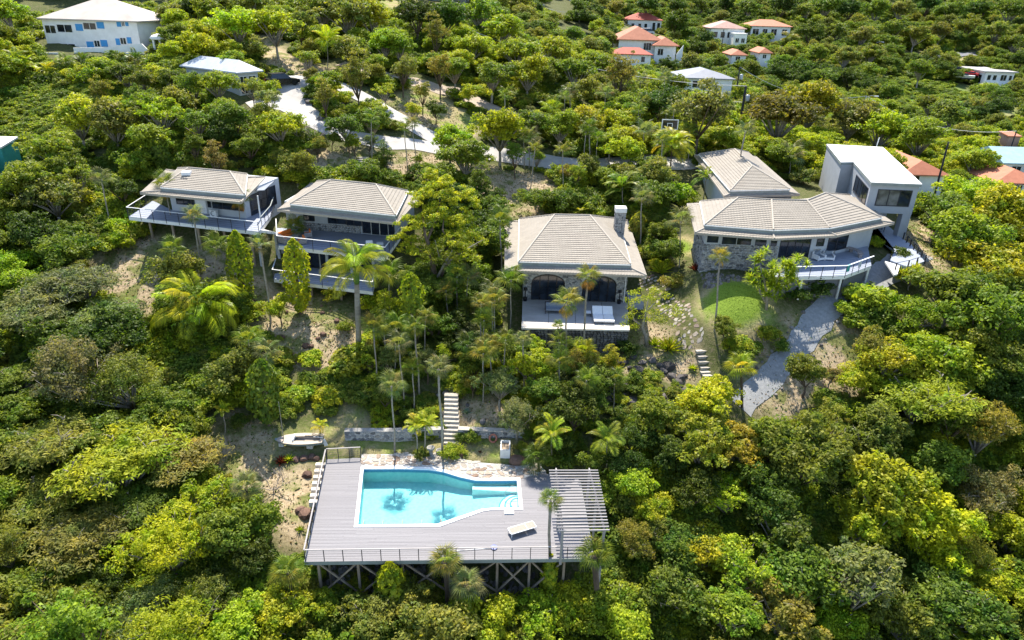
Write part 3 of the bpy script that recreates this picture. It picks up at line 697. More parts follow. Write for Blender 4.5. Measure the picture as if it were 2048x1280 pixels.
mb = MB(); mb.poly([(p.x, p.y, -.13) for p in ci[::-1]]); wo = mb.build('water', M['water'], pool)
# stone patio behind the pool, every flagstone a piece
pt = [U(*p, 0) for p in ((723, 909), (800, 908), (884, 906), (893, 885), (914, 884), (920, 917), (960, 925), (1010, 929), (1035, 932), (1050, 928), (1078, 928), (1092, 942), (1045, 957), (985, 957), (955, 956), (925, 949), (890, 939), (860, 934), (723, 932))]
poly = [(p.x, p.y) for p in pt]
patio = thing('stone_patio', 'crazy paved patio of pale flagstones behind the pool', None, (poly[0][0], poly[0][1], 0), None, 'structure')
MB().prism(poly, -.5, .0).build('mortar_bed', M['mortar'], patio)
rr = random.Random(11); gw, gh = .52, .46
x0, x1 = min(p[0] for p in poly), max(p[0] for p in poly); y0, y1 = min(p[1] for p in poly), max(p[1] for p in poly)
def inpoly(x, y, pl):
    c = False; x2, y2 = pl[-1]
    for x1, y1 in pl:
        if (y1 > y) != (y2 > y) and x < (x2-x1)*(y-y1)/(y2-y1)+x1: c = not c
        x2, y2 = x1, y1
    return c
gg = {}
def gp(i, j):
    if (i, j) not in gg: gg[(i, j)] = (x0+(i+.5*(j % 2)+rr.uniform(-.34, .34))*gw, y0+(j+rr.uniform(-.34, .34))*gh)
    return gg[(i, j)]
for j in range(int((y1-y0)/gh)+2):
    for i in range(-1, int((x1-x0)/gw)+2):
        q = [gp(i, j), gp(i+1, j), gp(i+1, j+1), gp(i, j+1)]; cx, cy = sum(p[0] for p in q)/4, sum(p[1] for p in q)/4
        if not inpoly(cx, cy, poly): continue
        q8 = []
        for k in range(4):
            a, b_, c_ = q[k-1], q[k], q[(k+1) % 4]; f, e = rr.uniform(.1, .3), rr.uniform(.1, .3)
            q8 += [(b_[0]+(a[0]-b_[0])*f, b_[1]+(a[1]-b_[1])*f), (b_[0]+(c_[0]-b_[0])*e, b_[1]+(c_[1]-b_[1])*e)]
        h = rr.uniform(.015, .05); sh = lambda s: [(cx+(p[0]-cx)*s, cy+(p[1]-cy)*s) for p in q8]
        mb = MB(); mb.hexa([(*p, -.02) for p in sh(.95)], [(*p, h) for p in sh(.86)]); mb.build('flagstone', M['flag'], patio)
# stone steps up the slope
stair = thing('stone_staircase', 'straight flight of pale stone steps climbing from the pool patio', 'staircase', tuple(U(903, 890, .05)))
for k in range(13):
    y = 892-k*8.6; z = .12+k*.19; c = U(903.5-k*.1, y+1.5, z)
    MB().box((c.x, c.y+.12, z-.25), (1.35-.1*(k > 7), .52, .5), -.02+rr.uniform(-.03, .03)).build('step', M['step'], stair)
for k in range(9):   # rough rocks carrying on above the flight
    c = G(900+rr.uniform(-13, 14), 786-k*5); boulder('step_stone', c, rr.uniform(.25, .4), 'rock', None, None, None) if False else None
# low retaining walls of stone either side of the stair
def stone_wall(label, pix, z0, z1, mat='stonewall', mort='mortar', th=.45, size=.42, name='stone_wall', cap=None, seed=2, cat='wall', pts=None, ext=.6):
    p = pts or [U(px, py, z0) for px, py in pix]
    t = thing(name, label, cat, tuple(p[0])); core = MB(); st = MB()
    for i, (a, b_) in enumerate(zip(p, p[1:])):
        o, u, n_ = frame_of(a, b_); a2, b2 = a-n_*th, b_-n_*th
        core.hexa([V3(a, z0-ext), V3(b_, z0-ext), V3(b2, z0-ext), V3(a2, z0-ext)], [V3(a, z1), V3(b_, z1), V3(b2, z1), V3(a2, z1)])
        stones(st, a, b_, z0-.1, z1+.02, size, .08, seed=seed+i)
        q = V3(b_, z1), V3(a, z1)
    core.build('core', M[mort], t); st.build('stonework', M[mat], t, kind='stuff')
    if cap:
        cb = MB()
        for a, b_ in zip(p, p[1:]): o, u, n_ = frame_of(a, b_); cb.bar(V3(a-n_*th/2, z1+.03), V3(b_-n_*th/2, z1+.03), th+.1, .07)
        cb.build('coping', M[cap], t)
    return t
stone_wall('long low grey stone retaining wall left of the pool staircase', [(690, 880), (730, 880), (785, 880), (845, 878), (888, 876)], .2, 1.05, cap='concrete')
stone_wall('low stone retaining wall right of the pool staircase by the life ring', [(916, 878), (960, 880), (1005, 882), (1050, 884)], .25, 1.2, cap='step', seed=9)
# pergola
pg = [U(1116, 1117, 0), U(1187, 1117, 0)]
pergola = thing('pergola', 'pale slatted timber pergola over the right end of the pool deck', 'pergola', (3.9, 36.9, 0))
zt = 2.75
bl0, bl1, br0, br1 = U(1126, 1066, zt), U(1112, 938, zt), U(1210, 1064, zt), U(1178, 938, zt)
for a, b_ in ((bl0, bl1), (br0, br1)): MB().bar(a, b_, .10, .2).build('beam', M['palewood'], pergola)
for a, b_ in ((bl0, bl1), (br0, br1)):
    for t in (.04, .5, .96):
        p = a.lerp(b_, t); g = min(0, gz(p.x, p.y)) if a is br0 else 0; MB().bar((p.x, p.y, zt-.1), (p.x, p.y, g-.3), .16, .16).build('post', M['palewood'], pergola)
sl, sr_ = [U(1115, 1062, zt+.2), U(1098, 941, zt+.2)], [U(1219, 1060, zt+.2), U(1196, 941, zt+.2)]
for k in range(21):
    t = k/20; MB().bar(sl[0].lerp(sl[1], t), sr_[0].lerp(sr_[1], t), .075, .10).build('slat', M['palewood'], pergola)
# sun lounger
lo = U(1044, 1063, 0); lg = thing('sun_lounger', 'single white framed sun lounger with cream sling on the pool deck', 'sun lounger', tuple(lo)); la = math.radians(25)
def L2(x, y, z): return Vector((lo.x+x*math.cos(la)-y*math.sin(la), lo.y+x*math.sin(la)+y*math.cos(la), z))
mb = MB()
for y in (-.33, .33): mb.bar(L2(-1.0, y, .36), L2(1.0, y, .36), .05, .06)
for x in (-1.0, .32, 1.0): mb.bar(L2(x, -.33, .36), L2(x, .33, .36), .05, .05)
mb.build('frame', M['whitemetal'], lg)
MB().hexa([L2(-.97, -.30, .375), L2(.28, -.30, .375), L2(.28, .30, .375), L2(-.97, .30, .375)], [L2(-.97, -.30, .395), L2(.28, -.30, .395), L2(.28, .30, .395), L2(-.97, .30, .395)]).build('seat_sling', M['cream'], lg)
MB().hexa([L2(.36, -.30, .38), L2(.98, -.30, .40), L2(.98, .30, .40), L2(.36, .30, .38)], [L2(.36, -.30, .40), L2(.98, -.30, .42), L2(.98, .30, .42), L2(.36, .30, .40)]).build('backrest_sling', M['cream'], lg)
for x, y in ((-.97, -.32), (-.97, .32), (.97, -.32), (.97, .32)): MB().bar(L2(x, y, .34), L2(x, y, 0), .045, .045).build('leg', M['whitemetal'], lg)
# skimmer net lying on the deck
a, b_ = U(893, 1103, .06), U(984, 1096, .06); sn = thing('pool_net', 'long white pole with a blue pool net lying on the deck', 'pool net', tuple(a))
MB().tube([a, b_], .022, 6).build('pole', M['whitemetal'], sn)
M['bluenet'] = surf('blue_net', (.30, .32, .62), (.2, .22, .5), 9, .8); c = U(988, 1095, .05)
mb = MB(); mb.lathe((c.x, c.y, .0), [(.02, .05), (.2, .08), (.24, .1), (.22, .06)], 12); mb.build('net', M['bluenet'], sn)
# sailing dinghy on the grass
b0, b1 = G(552, 893), G(648, 893); bo = thing('sailing_dinghy', 'small cream sailing dinghy with bare mast parked on the grass', 'boat', tuple((b0+b1)/2))
bl = (b1-b0).length; bd = (b1-b0).normalized(); bn = Vector((-bd.y, bd.x, 0)); bz = max(gz(b0.x, b0.y), gz(b1.x, b1.y))+.15
st_ = [(0, .05, .62, .55), (.08, .35, .50, .58), (.2, .62, .30, .60), (.4, .82, .18, .62), (.6, .86, .15, .64), (.8, .80, .16, .66), (.94, .70, .22, .68), (1, .64, .26, .68)]
def bp_(t, y, z): return b0+bd*(t*bl)+bn*y+Vector((0, 0, bz-b0.z+z))
ribs = []
for t, wd, keel, gun in st_: ribs.append([bp_(t, y*wd, z) for y, z in ((-1, gun), (-.92, gun*.55+keel*.45), (-.5, keel+.06), (0, keel), (.5, keel+.06), (.92, gun*.55+keel*.45), (1, gun))])
mb = MB(); k = 7; vs = [p for r in ribs for p in r]; mb.add(vs, [(i*k+j, i*k+j+1, (i+1)*k+j+1, (i+1)*k+j) for i in range(len(ribs)-1) for j in range(k-1)]+[tuple((len(ribs)-1)*k+j for j in range(k))])
M['hull'] = surf('hull', (.24, .30, .30), (.19, .24, .25), 2, .4); M['boatdeck'] = surf('boat_deck', (.42, .35, .28), (.36, .30, .235), 2, .6)
mb.build('hull', M['hull'], bo, smooth=True)
mb = MB(); up = [Vector((0, 0, .03))+r[0] for r in ribs]; dn = [Vector((0, 0, .03))+r[6] for r in ribs]
for i in range(len(ribs)-1):
    if i in (3, 4, 5):
        f = .34 if i > 3 else .42
        m0 = lambda q, r_, s: q.lerp(r_, s)
        for s0, s1 in ((0, f*.7), (1-f*.7, 1)): mb.poly([m0(up[i], dn[i], s0), m0(up[i+1], dn[i+1], s0), m0(up[i+1], dn[i+1], s1), m0(up[i], dn[i], s1)])
    else: mb.poly([up[i], up[i+1], dn[i+1], dn[i]])
mb.build('deck', M['boatdeck'], bo)
mb = MB(); mb.hexa([bp_(.40, -.45, .35), bp_(.94, -.4, .35), bp_(.94, .4, .35), bp_(.40, .45, .35)], [bp_(.40, -.46, .37), bp_(.94, -.41, .37), bp_(.94, .41, .37), bp_(.40, .46, .37)]); mb.build('cockpit_floor', M['cream'], bo)
mb = MB()
for y in (-.5, .42): mb.hexa([bp_(.44, y, .37), bp_(.9, y, .37), bp_(.9, y+.1, .37), bp_(.44, y+.1, .37)], [bp_(.44, y, .58), bp_(.9, y, .58), bp_(.9, y+.1, .58), bp_(.44, y+.1, .58)])
mb.build('bench', M['boatdeck'], bo)
mb = MB(); mb.box(bp_(.39, 0, .72), (.12, .8, .3), math.atan2(bd.y, bd.x)); mb.build('splashboard', M['whitefab'], bo)
MB().tube([bp_(.18, 0, .5), bp_(.18, 0, 4.3)], [.035, .02], 6).build('mast', M['palebark'], bo)
mb = MB(); mb.bar(bp_(1.0, 0, .6), bp_(1.05, 0, -.05), .05, .3); mb.bar(bp_(1.0, 0, .78), bp_(.8, 0, .85), .04, .04); mb.build('rudder', M['whitemetal'], bo)
MB().box(bp_(.72, -.1, .02), (.5, .5, .35)).build('chock', M['block'], bo); MB().box(bp_(.12, 0, .08), (.4, .3, .35)).build('chock', M['block'], bo)
# life ring on the stone wall
lr = U(986, 876, .75); mb = MB()
ri, ro, nn = .30, .13, 20
cc = [Vector((lr.x+ri*math.cos(t), lr.y-.05+.12*math.sin(t), lr.z+ri*1.05*math.sin(t))) for t in np.linspace(0, 2*math.pi, nn+1)]
mb.tube(cc, .085, 8, cap=False); mb.build('life_ring', M['ring'], None, 'faded pink life ring leaning against the stone wall', 'life ring', smooth=True, at=lr)
# white concrete planter
c = G(1010, 915); pl = thing('planter', 'tall white concrete planter box with an open dark top on the grass', 'planter', tuple(c))
mb = MB(); X, Y, H = .42, .72, .85
for a, s in (((-X+.05, 0), (.1, 2*Y)), ((X-.05, 0), (.1, 2*Y)), ((0, -Y+.05), (2*X-.2, .1)), ((0, Y-.05), (2*X-.2, .1))): mb.box((c.x+a[0], c.y+.6+a[1], c.z+H/2), (s[0], s[1], H))
mb.build('wall', M['whiteconc'], pl); MB().box((c.x, c.y+.6, c.z+H-.25), (2*X-.2, 2*Y-.2, .1)).build('soil', M['timber'], pl)
# stone urn statue, pots and boulders round the patio
def pot(px, py, h, mat, label, prof, name='pot', cat='pot'):
    c = G(px, py); mb = MB(); mb.lathe(c, [(r*h, z*h) for r, z in prof], 14); return mb.build(name, mat, None, label, cat, at=c, smooth=True)
pot(862, 913, .95, M['concrete'], 'grey stone pedestal with a bowl top beside the twin palms', [(.0, 0), (.30, 0), (.30, .1), (.2, .16), (.17, .6), (.24, .72), (.36, .9), (.36, 1), (.28, 1), (.2, .9), (0, .88)], 'pedestal', 'pedestal')
pot(879, 908, .42, M['concrete'], 'low round grey stone bowl next to the tall pool palm', [(0, 0), (.5, 0), (.72, .55), (.72, 1), (.58, 1), (.5, .7), (0, .65)], 'stone_bowl', 'bowl')
boulder('boulder', G(916, 912), .55, 'redrock', 'brown upright rock at the right foot of the stone staircase')
boulder('boulder', G(1034, 922), 1.0, 'redrock', 'large brown boulder right of the white planter')
for k, (px, py, s) in enumerate(((592, 920, .45), (608, 917, .48), (624, 914, .52), (633, 918, .4), (614, 950, .55))):
    boulder('boulder', G(px, py), s, 'redrock', ['dark brown rock nearest the red leaved shrub', 'dark brown rock second in the row below the dinghy', 'dark brown rock third in the row below the dinghy', 'small dark rock closest to the deck corner', 'single dark brown rock left of the deck blocks'][k], 'brown rocks left of the pool deck')
for k, (px, py, s) in enumerate(((612, 1028, .8), (600, 1022, .5))):
    boulder('boulder', G(px, py), s, 'redrock', ['large reddish boulder beside the left edge of the pool deck', 'smaller reddish rock touching the large boulder by the deck'][k])
# stack of concrete blocks along the deck's left side
bs = thing('block_steps', 'stepped row of pale concrete blocks along the left deck edge', 'steps', tuple(G(640, 932)))
for k in range(7):
    for s in (0, 1):
        p = U(637-k*2.1+s*9.0, 932+k*12.4, -.25); MB().box((p.x, p.y, -.25), (.42, .36, .45), .1).build('block', M['block'], bs)
# rubble bank under the deck
mb = MB(); rr = random.Random(8)
tmp = BOULD['rock'][0]
rk = MB()
for k in range(420):
    x = rr.uniform(-13, 3); y = rr.uniform(35.2, 39.4); s = rr.uniform(.12, .34); z = gz(x, y)+s*.3
    pts = [Vector((x+s*rr.uniform(.6, 1.1)*math.cos(t), y+s*rr.uniform(.6, 1.1)*math.sin(t), z-s*.5)) for t in np.linspace(0, 5.2, 6)]
    rk.hexa(pts, [Vector((x+(p.x-x)*.55+rr.uniform(-.05, .05), y+(p.y-y)*.55, z+s*rr.uniform(.3, .7))) for p in pts])
rk.build('rubble', M['rock'], None, 'bank of loose grey rubble under the pool deck', kind='stuff')
# ------------------------------------------------------------------ the four villas and the grey tower
def up(p, dz): return Vector((p[0], p[1], p[2]+dz))
def hip_house(root, outer, upper, ridge, zo_drop=.35):
    """outer, upper: FL, FR, BR, BL corners; ridge: left, right"""
    low = [up(p, -.42) for p in upper]
    fs = [(outer[i], outer[(i+1) % 4], low[(i+1) % 4], low[i]) for i in range(4)]
    U0, U1, U2, U3 = upper; R0, R1 = ridge
    fs += [(U0, U1, R1, R0), (U1, U2, R1, R1), (U2, U3, R0, R1), (U3, U0, R0, R0)]
    caps = [(U0, R0), (U3, R0), (U1, R1), (U2, R1), (R0, R1)]+[(outer[i], low[i]) for i in range(4)]
    r = roof(root, fs, caps, outer); step_band(r, upper); return r
def fit(A, B, px, py): return onwall(px, py, A, B)
# ---- central stone villa
vz = 6.0
vc = thing('stone_villa', 'stone villa with two dark arched doors, tan hip roof and square chimney in the middle', 'villa', tuple(U(1148, 600, vz)))
outer = [U(1010, 541, 10.25), U(1293, 552, 10.25), U(1255, 441, 10.25), U(1010, 442, 10.25)]
upper = [U(1038, 523, 11.0), U(1261, 529, 11.0), U(1236, 438, 11.0), U(1039, 438, 11.0)]
ridge = [U(1109, 430, 13.0), U(1180, 431.5, 13.0)]
rc = hip_house(vc, outer, upper, ridge)
A, B = U(1046, 598, vz), U(1249, 604, vz); bk = [Vector((12.3, 81, 0)), Vector((.9, 81, 0))]
foot = [(A.x, A.y), (B.x, B.y), (bk[0].x, bk[0].y), (bk[1].x, bk[1].y)]
wall_prism(vc, foot, 4.0, 10.15, M['mortar'])
arch = []
for x0, x1, yb in ((1061.5, 1128, 597), (1163, 1230, 601)):
    s0, _ = onwall(x0, yb, A, B); s1, _ = onwall(x1, yb, A, B); arch.append((s0, s1))
def inarch(s, z):
    for s0, s1 in arch:
        c, h = (s0+s1)/2, (s1-s0)/2
        if abs(s-c) < h+.12 and z < vz+2.0+1.05*math.sqrt(max(0, 1-((s-c)/(h+.12))**2))+.1: return True
    return False
mb = MB(); stones(mb, A, B, vz-.1, 10.1, .36, .09, keep=lambda s, z: not inarch(s, z), seed=4); stones(mb, B, bk[0], vz-.5, 10.1, .36, .09, seed=5); mb.build('stonework', M['stonewall'], vc, kind='stuff')
o, u, n_ = frame_of(A, B)
for s0, s1 in arch:
    c, h = (s0+s1)/2, (s1-s0)/2; pt = lambda s, z, d: o+u*s+n_*d+Vector((0, 0, z))
    prof = [(s0, vz+.02), (s1, vz+.02)]+[(c+h*math.cos(t), vz+1.95+1.0*math.sin(t)) for t in np.linspace(0, math.pi, 15)]
    d_ = MB(); inn = [(c+(s-c)*.955, vz+.02+(z-vz-.02)*.965) for s, z in prof]; k = len(prof)
    d_.add([pt(s, z, .0) for s, z in prof]+[pt(s, z, .12) for s, z in prof]+[pt(s, z, .12) for s, z in inn]+[pt(s, z, .0) for s, z in inn],
           [f for i in range(k) for j in [(i+1) % k] for f in ((i, j, k+j, k+i), (k+i, k+j, 2*k+j, 2*k+i), (2*k+i, 2*k+j, 3*k+j, 3*k+i))])
    for q in (.25, .5, .75): s = s0+(s1-s0)*q; zt_ = vz+1.95+math.sqrt(max(0, 1-((s-c)/h)**2))-.03; d_.hexa([pt(s-.05, vz+.02, .03), pt(s+.05, vz+.02, .03), pt(s+.05, zt_, .03), pt(s-.05, zt_, .03)], [pt(s-.05, vz+.02, .10), pt(s+.05, vz+.02, .10), pt(s+.05, zt_, .10), pt(s-.05, zt_, .10)])
    dr = d_.build('arched_door', M['black'], vc)
    for q in range(4):
        ss = [s0+(s1-s0)*(q/4+f/4) for f in (0.03, .25, .5, .75, .97)]
        pp = [(s, min(vz+1.93+math.sqrt(max(0, 1-((s-c)/h)**2)), 99)) for s in ss]; ring = [(ss[0], vz+.05), (ss[-1], vz+.05)]+pp[::-1]
        MB().hexa([pt(s, z, .015) for s, z in ring], [pt(s, z, .035) for s, z in ring]).build('pane', M['glass'], dr)
mb = MB(); dp = pt(onwall(1250, 590, A, B)[0]-.1, 0, .12); mb.tube([V3(dp, vz), V3(dp, 9.85)], .05, 6); mb.build('downpipe', M['whitemetal'], vc)
ch = U(1228, 437, 12.0); cb = Vector((12.0, 76.5, 0))
mb = MB().prism([(cb.x-.55, cb.y-.5), (cb.x+.55, cb.y-.5), (cb.x+.55, cb.y+.5), (cb.x-.55, cb.y+.5)], 6, 13.6); chm = mb.build('chimney', M['mortar'], vc)
mb = MB(); q = [(cb.x-.55, cb.y-.5), (cb.x+.55, cb.y-.5), (cb.x+.55, cb.y+.5), (cb.x-.55, cb.y+.5)]
for i in range(4): stones(mb, q[i], q[(i+1) % 4], 9, 13.6, .28, .05, seed=20+i)
mb.build('stonework', M['stonewall'], chm, kind='stuff'); MB().box((cb.x, cb.y, 13.85), (1.25, 1.2, .5)).build('chimney_cap', M['whiteconc'], chm)
# terrace
t0, t1 = U(1043, 655, vz), U(1259, 659, vz); tl, tr_ = Vector((t0.x+.1, A.y, 0)), Vector((B.x+.35, B.y, 0))
te = thing('villa_terrace', 'grey paved terrace on a tall dark stone wall in front of the stone villa', 'terrace', (t0.x, t0.y, 2.5))
base = [(t0.x, t0.y), (t1.x, t1.y), (tr_.x, tr_.y-.02), (tl.x, tl.y-.02)]
wall_prism(te, [(t0.x+.15, t0.y+.15), (t1.x-.15, t1.y+.15), (tr_.x-.15, tr_.y-.03), (tl.x+.15, tl.y-.03)], 1.5, vz-.12, M['darkmortar'], 'retaining_wall')
mb = MB(); a, b_ = V3((t0.x+.15, t0.y+.15), 0), V3((t1.x-.15, t1.y+.15), 0); stones(mb, a, b_, 1.8, vz-.12, .34, .12, seed=31); stones(mb, b_, V3((tr_.x-.15, tr_.y), 0), 1.8, vz-.12, .4, .1, seed=32); stones(mb, V3((tl.x+.15, tl.y), 0), a, 1.8, vz-.12, .4, .1, seed=33); mb.build('stonework', M['darkstone'], te, kind='stuff')
M['paving'] = surf('terrace_paving', (.40, .385, .38), (.32, .31, .305), .8, .75, .08)
M['edging'] = surf('sunlit_edging', (.74, .66, .57), (.64, .57, .49), 1.5, .8)  # sunlight on the terrace front painted into the colour; also a wall cap
lerp2 = lambda u_, v_: Vector((0, 0, 0)).lerp(Vector((0, 0, 0)), 0)+(V3(base[0], 0).lerp(V3(base[1], 0), u_)).lerp(V3(base[3], 0).lerp(V3(base[2], 0), u_), v_)
for i in range(4):
    for j, (v0, v1) in enumerate(((.16, .44), (.445, .72), (.725, .995))):
        q = [lerp2(i/4+.002, v0), lerp2((i+1)/4-.002, v0), lerp2((i+1)/4-.002, v1), lerp2(i/4+.002, v1)]
        MB().hexa([V3(p, vz-.12) for p in q], [V3(p, vz) for p in q]).build('paving_slab', M['paving'], te)
q = [lerp2(0, -.015), lerp2(1, -.015), lerp2(1, .155), lerp2(0, .155)]; MB().hexa([V3(p, vz-.16) for p in q], [V3(p, vz+.012) for p in q]).build('edging', M['edging'], te)  # edge slab and the sunlit strip beyond the roof shadow, painted pale
railing('cable railing with thin white rail round the stone villa terrace', [lerp2(.0, .93), lerp2(.005, .02), lerp2(.995, .02), lerp2(.995, .6)], vz, 1.0, 1.9, rail=M['whitemetal'], rw=.05)
# terrace furniture
c = lerp2(.755, .33); db = thing('daybed', 'wide grey double daybed with raised backs facing out on the stone terrace', 'daybed', (c.x, c.y, vz))
mb = MB()
for sx in (-.52, .52): mb.hexa([(c.x+sx-.5, c.y-1.25, vz+.28), (c.x+sx+.5, c.y-1.25, vz+.28), (c.x+sx+.5, c.y+.35, vz+.3), (c.x+sx-.5, c.y+.35, vz+.3)], [(c.x+sx-.5, c.y-1.25, vz+.44), (c.x+sx+.5, c.y-1.25, vz+.44), (c.x+sx+.5, c.y+.35, vz+.46), (c.x+sx-.5, c.y+.35, vz+.46)])
mb.build('mattress', M['whitefab'], db)
for sx in (-.52, .52): MB().hexa([(c.x+sx-.5, c.y+.36, vz+.3), (c.x+sx+.5, c.y+.36, vz+.3), (c.x+sx+.5, c.y+1.2, vz+.85), (c.x+sx-.5, c.y+1.2, vz+.85)], [(c.x+sx-.5, c.y+.30, vz+.45), (c.x+sx+.5, c.y+.30, vz+.45), (c.x+sx+.5, c.y+1.12, vz+1.0), (c.x+sx-.5, c.y+1.12, vz+1.0)]).build('backrest', M['whitefab'], db)
for x, y in ((-.95, -1.15), (.95, -1.15), (-.95, .9), (.95, .9)): MB().box((c.x+x, c.y+y, vz+.15), (.07, .07, .28)).build('leg', M['darkmetal'], db)
c = lerp2(.615, .45); tb = thing('side_table', 'small grey side table left of the double daybed', 'table', (c.x, c.y, vz)); MB().box((c.x, c.y, vz+.42), (.6, .6, .05)).build('top', M['whitefab'], tb)
for x, y in ((-.25, -.25), (.25, -.25), (.25, .25), (-.25, .25)): MB().box((c.x+x, c.y+y, vz+.2), (.05, .05, .4)).build('leg', M['darkmetal'], tb)
c = lerp2(.33, .55); sb = thing('canopy_bench', 'dark framed lounge seat with grey cushions on the terrace behind the tall palm', 'bench', (c.x, c.y, vz))
mb = MB()
for x in (-1.25, 1.25):
    for y in (-.5, .5): mb.bar((c.x+x, c.y+y, vz), (c.x+x, c.y+y, vz+(.95 if y > 0 else .6)), .06, .06)
    mb.bar((c.x+x, c.y-.5, vz+.6), (c.x+x, c.y+.5, vz+.62), .06, .06)
mb.bar((c.x-1.25, c.y+.5, vz+.93), (c.x+1.25, c.y+.5, vz+.93), .06, .06); mb.bar((c.x-1.25, c.y-.5, vz+.3), (c.x+1.25, c.y-.5, vz+.3), .06, .06); mb.build('frame', M['darkmetal'], sb)
MB().box((c.x, c.y, vz+.4), (2.35, .85, .16)).build('seat_cushion', M['cushiongrey'], sb); MB().box((c.x, c.y+.4, vz+.68), (2.35, .16, .4)).build('back_cushion', M['cushiongrey'], sb)
for px, lab in ((1050, 'dark planter with a stem at the left end of the stone villa front'), (1237, 'dark patio heater at the right end of the stone villa front')):
    s, _ = onwall(px, 600, A, B); p = o+u*s+n_*.45; mb = MB(); mb.lathe((p.x, p.y, vz), [(0, 0), (.2, 0), (.24, .4), (.05, .42), (.05, 1.3), (.2, 1.3), (.2, 1.5), (0, 1.55)], 10); mb.build('planter' if px < 1100 else 'patio_heater', M['black'], None, lab, 'planter' if px < 1100 else 'heater', at=(p.x, p.y, vz), smooth=False)
mb = MB().prism([(B.x+.5, B.y-.5), (B.x+2.0, B.y-.5), (B.x+2.2, B.y+8), (B.x+.3, B.y+8)], 5.4, 6.1); mb.build('side_walk', M['deckblue'], vc)

# ---- two storey villa on the left of the big tree
bz, lz = 10.8, 7.8
vb = thing('two_storey_villa', 'two storey grey villa with tan roof and two railed decks beside the big tree', 'villa', tuple(U(670, 540, lz)))
outer = [U(555, 420, 14.05), U(794, 447, 14.05), None, U(625, 361.5, 14.05)]
upper = [U(581, 408, 14.75), U(791, 430.5, 14.75), U(815, 382, 14.75), U(634, 363, 14.75)]
outer[3] = upper[3]+(outer[0]-upper[0])*.9+Vector((0, 1.6, 0)); outer[3].z = 14.05; outer[2] = upper[2]+Vector((1.6, 1.4, 0)); outer[2].z = 14.05
hip_house(vb, outer, upper, [U(662, 360.5, 16.15), U(752, 369.5, 16.15)])
A, B = U(575, 456, bz), U(790, 472, bz); bd = Vector((.15, 1, 0))*7.5
wall_prism(vb, [(A.x, A.y), (B.x, B.y), (B.x+bd.x, B.y+bd.y), (A.x+bd.x, A.y+bd.y)], bz-.2, 13.95, M['greywall'], 'upper_wall')
mb = MB(); s0, _ = onwall(590, 458, A, B); s1, _ = onwall(722, 465, A, B); o, u, n_ = frame_of(A, B); stones(mb, o+u*s0, o+u*s1, bz-.05, bz+.85, .34, .08, seed=41); mb.build('stonework', M['stonewall'], vb, kind='stuff')
for px in ((608, 427.5, 628, 440.5), (657, 433, 691, 446.5), (694, 436, 722, 450)): window(vb, A, B, px, 2)
window(vb, A, B, (726, 440, 741, 465), 1, name='glass_door'); window(vb, A, B, (743, 442.5, 776, 469.5), 2, name='glass_door', frame=M['whitetrim'])
window(vb, A, B, (778, 445, 788, 468), 1)
d0, d1 = U(556, 490.5, bz), U(771, 514, bz); dl, dr_ = A+Vector((-1.2, 0, 0)), B+Vector((.6, 0, 0)); dl = V3(dl, bz); dr_ = V3(dr_, bz)
plat = [(d0.x, d0.y), (d1.x, d1.y), (dr_.x, dr_.y), (dl.x, dl.y)]
wall_prism(vb, plat, bz-.45, bz-.045, M['whitetrim'], 'deck_slab'); plank_floor(vb, plat, bz, .145, math.atan2(d1.y-d0.y, d1.x-d0.x), M['deckblue'], name='deck_boards', gap=.015)
railing('railing round the upper deck of the two storey villa', [dl, d0, d1, dr_], bz, 1.05, 1.9, rail=M['whitemetal'])
C_, D_ = U(561, 532, lz), U(752, 548, lz)
wall_prism(vb, [(C_.x+.1, C_.y+.35), (D_.x, D_.y+.35), (D_.x+1, D_.y+8), (C_.x+1, C_.y+8)], 4, bz-.45, M['greywall'], 'lower_wall')
A2, B2 = Vector((C_.x+.1, C_.y+.35, 0)), Vector((D_.x, D_.y+.35, 0))
Lw = (B2-A2).length; 
for k in range(5): window(vb, A2, B2, None, 2, sz=(.5+k*(Lw-.6)/5, .5+(k+.86)*(Lw-.6)/5, lz+.08, bz-.62), name='glass_door')
for k in (0.01, .26, .51, .76, .985):
    p = C_.lerp(D_, k); MB().bar((p.x, p.y-.25, 5), (p.x, p.y-.25, bz-.45), .28, .28).build('column', M['greywall'], vb)
e0, e1 = U(547, 557.5, lz), U(746, 583, lz); plat2 = [(e0.x, e0.y), (e1.x, e1.y), (B2.x, B2.y-.02), (A2.x-.5, A2.y-.02)]
wall_prism(vb, plat2, lz-.4, lz-.045, M['whitetrim'], 'deck_slab'); plank_floor(vb, plat2, lz, .145, math.atan2(e1.y-e0.y, e1.x-e0.x), M['deckblue'], name='deck_boards', gap=.015)
for k in (.05, .35, .65, .95):
    p = e0.lerp(e1, k); MB().bar((p.x+.2, p.y+.5, gz(p.x, p.y)-.5), (p.x+.2, p.y+.5, lz-.3), .2, .2).build('post', M['timber'], vb)
railing('railing round the lower deck of the two storey villa', [plat2[3], e0, e1, plat2[2]], lz, 1.05, 1.9, rail=M['whitemetal'])
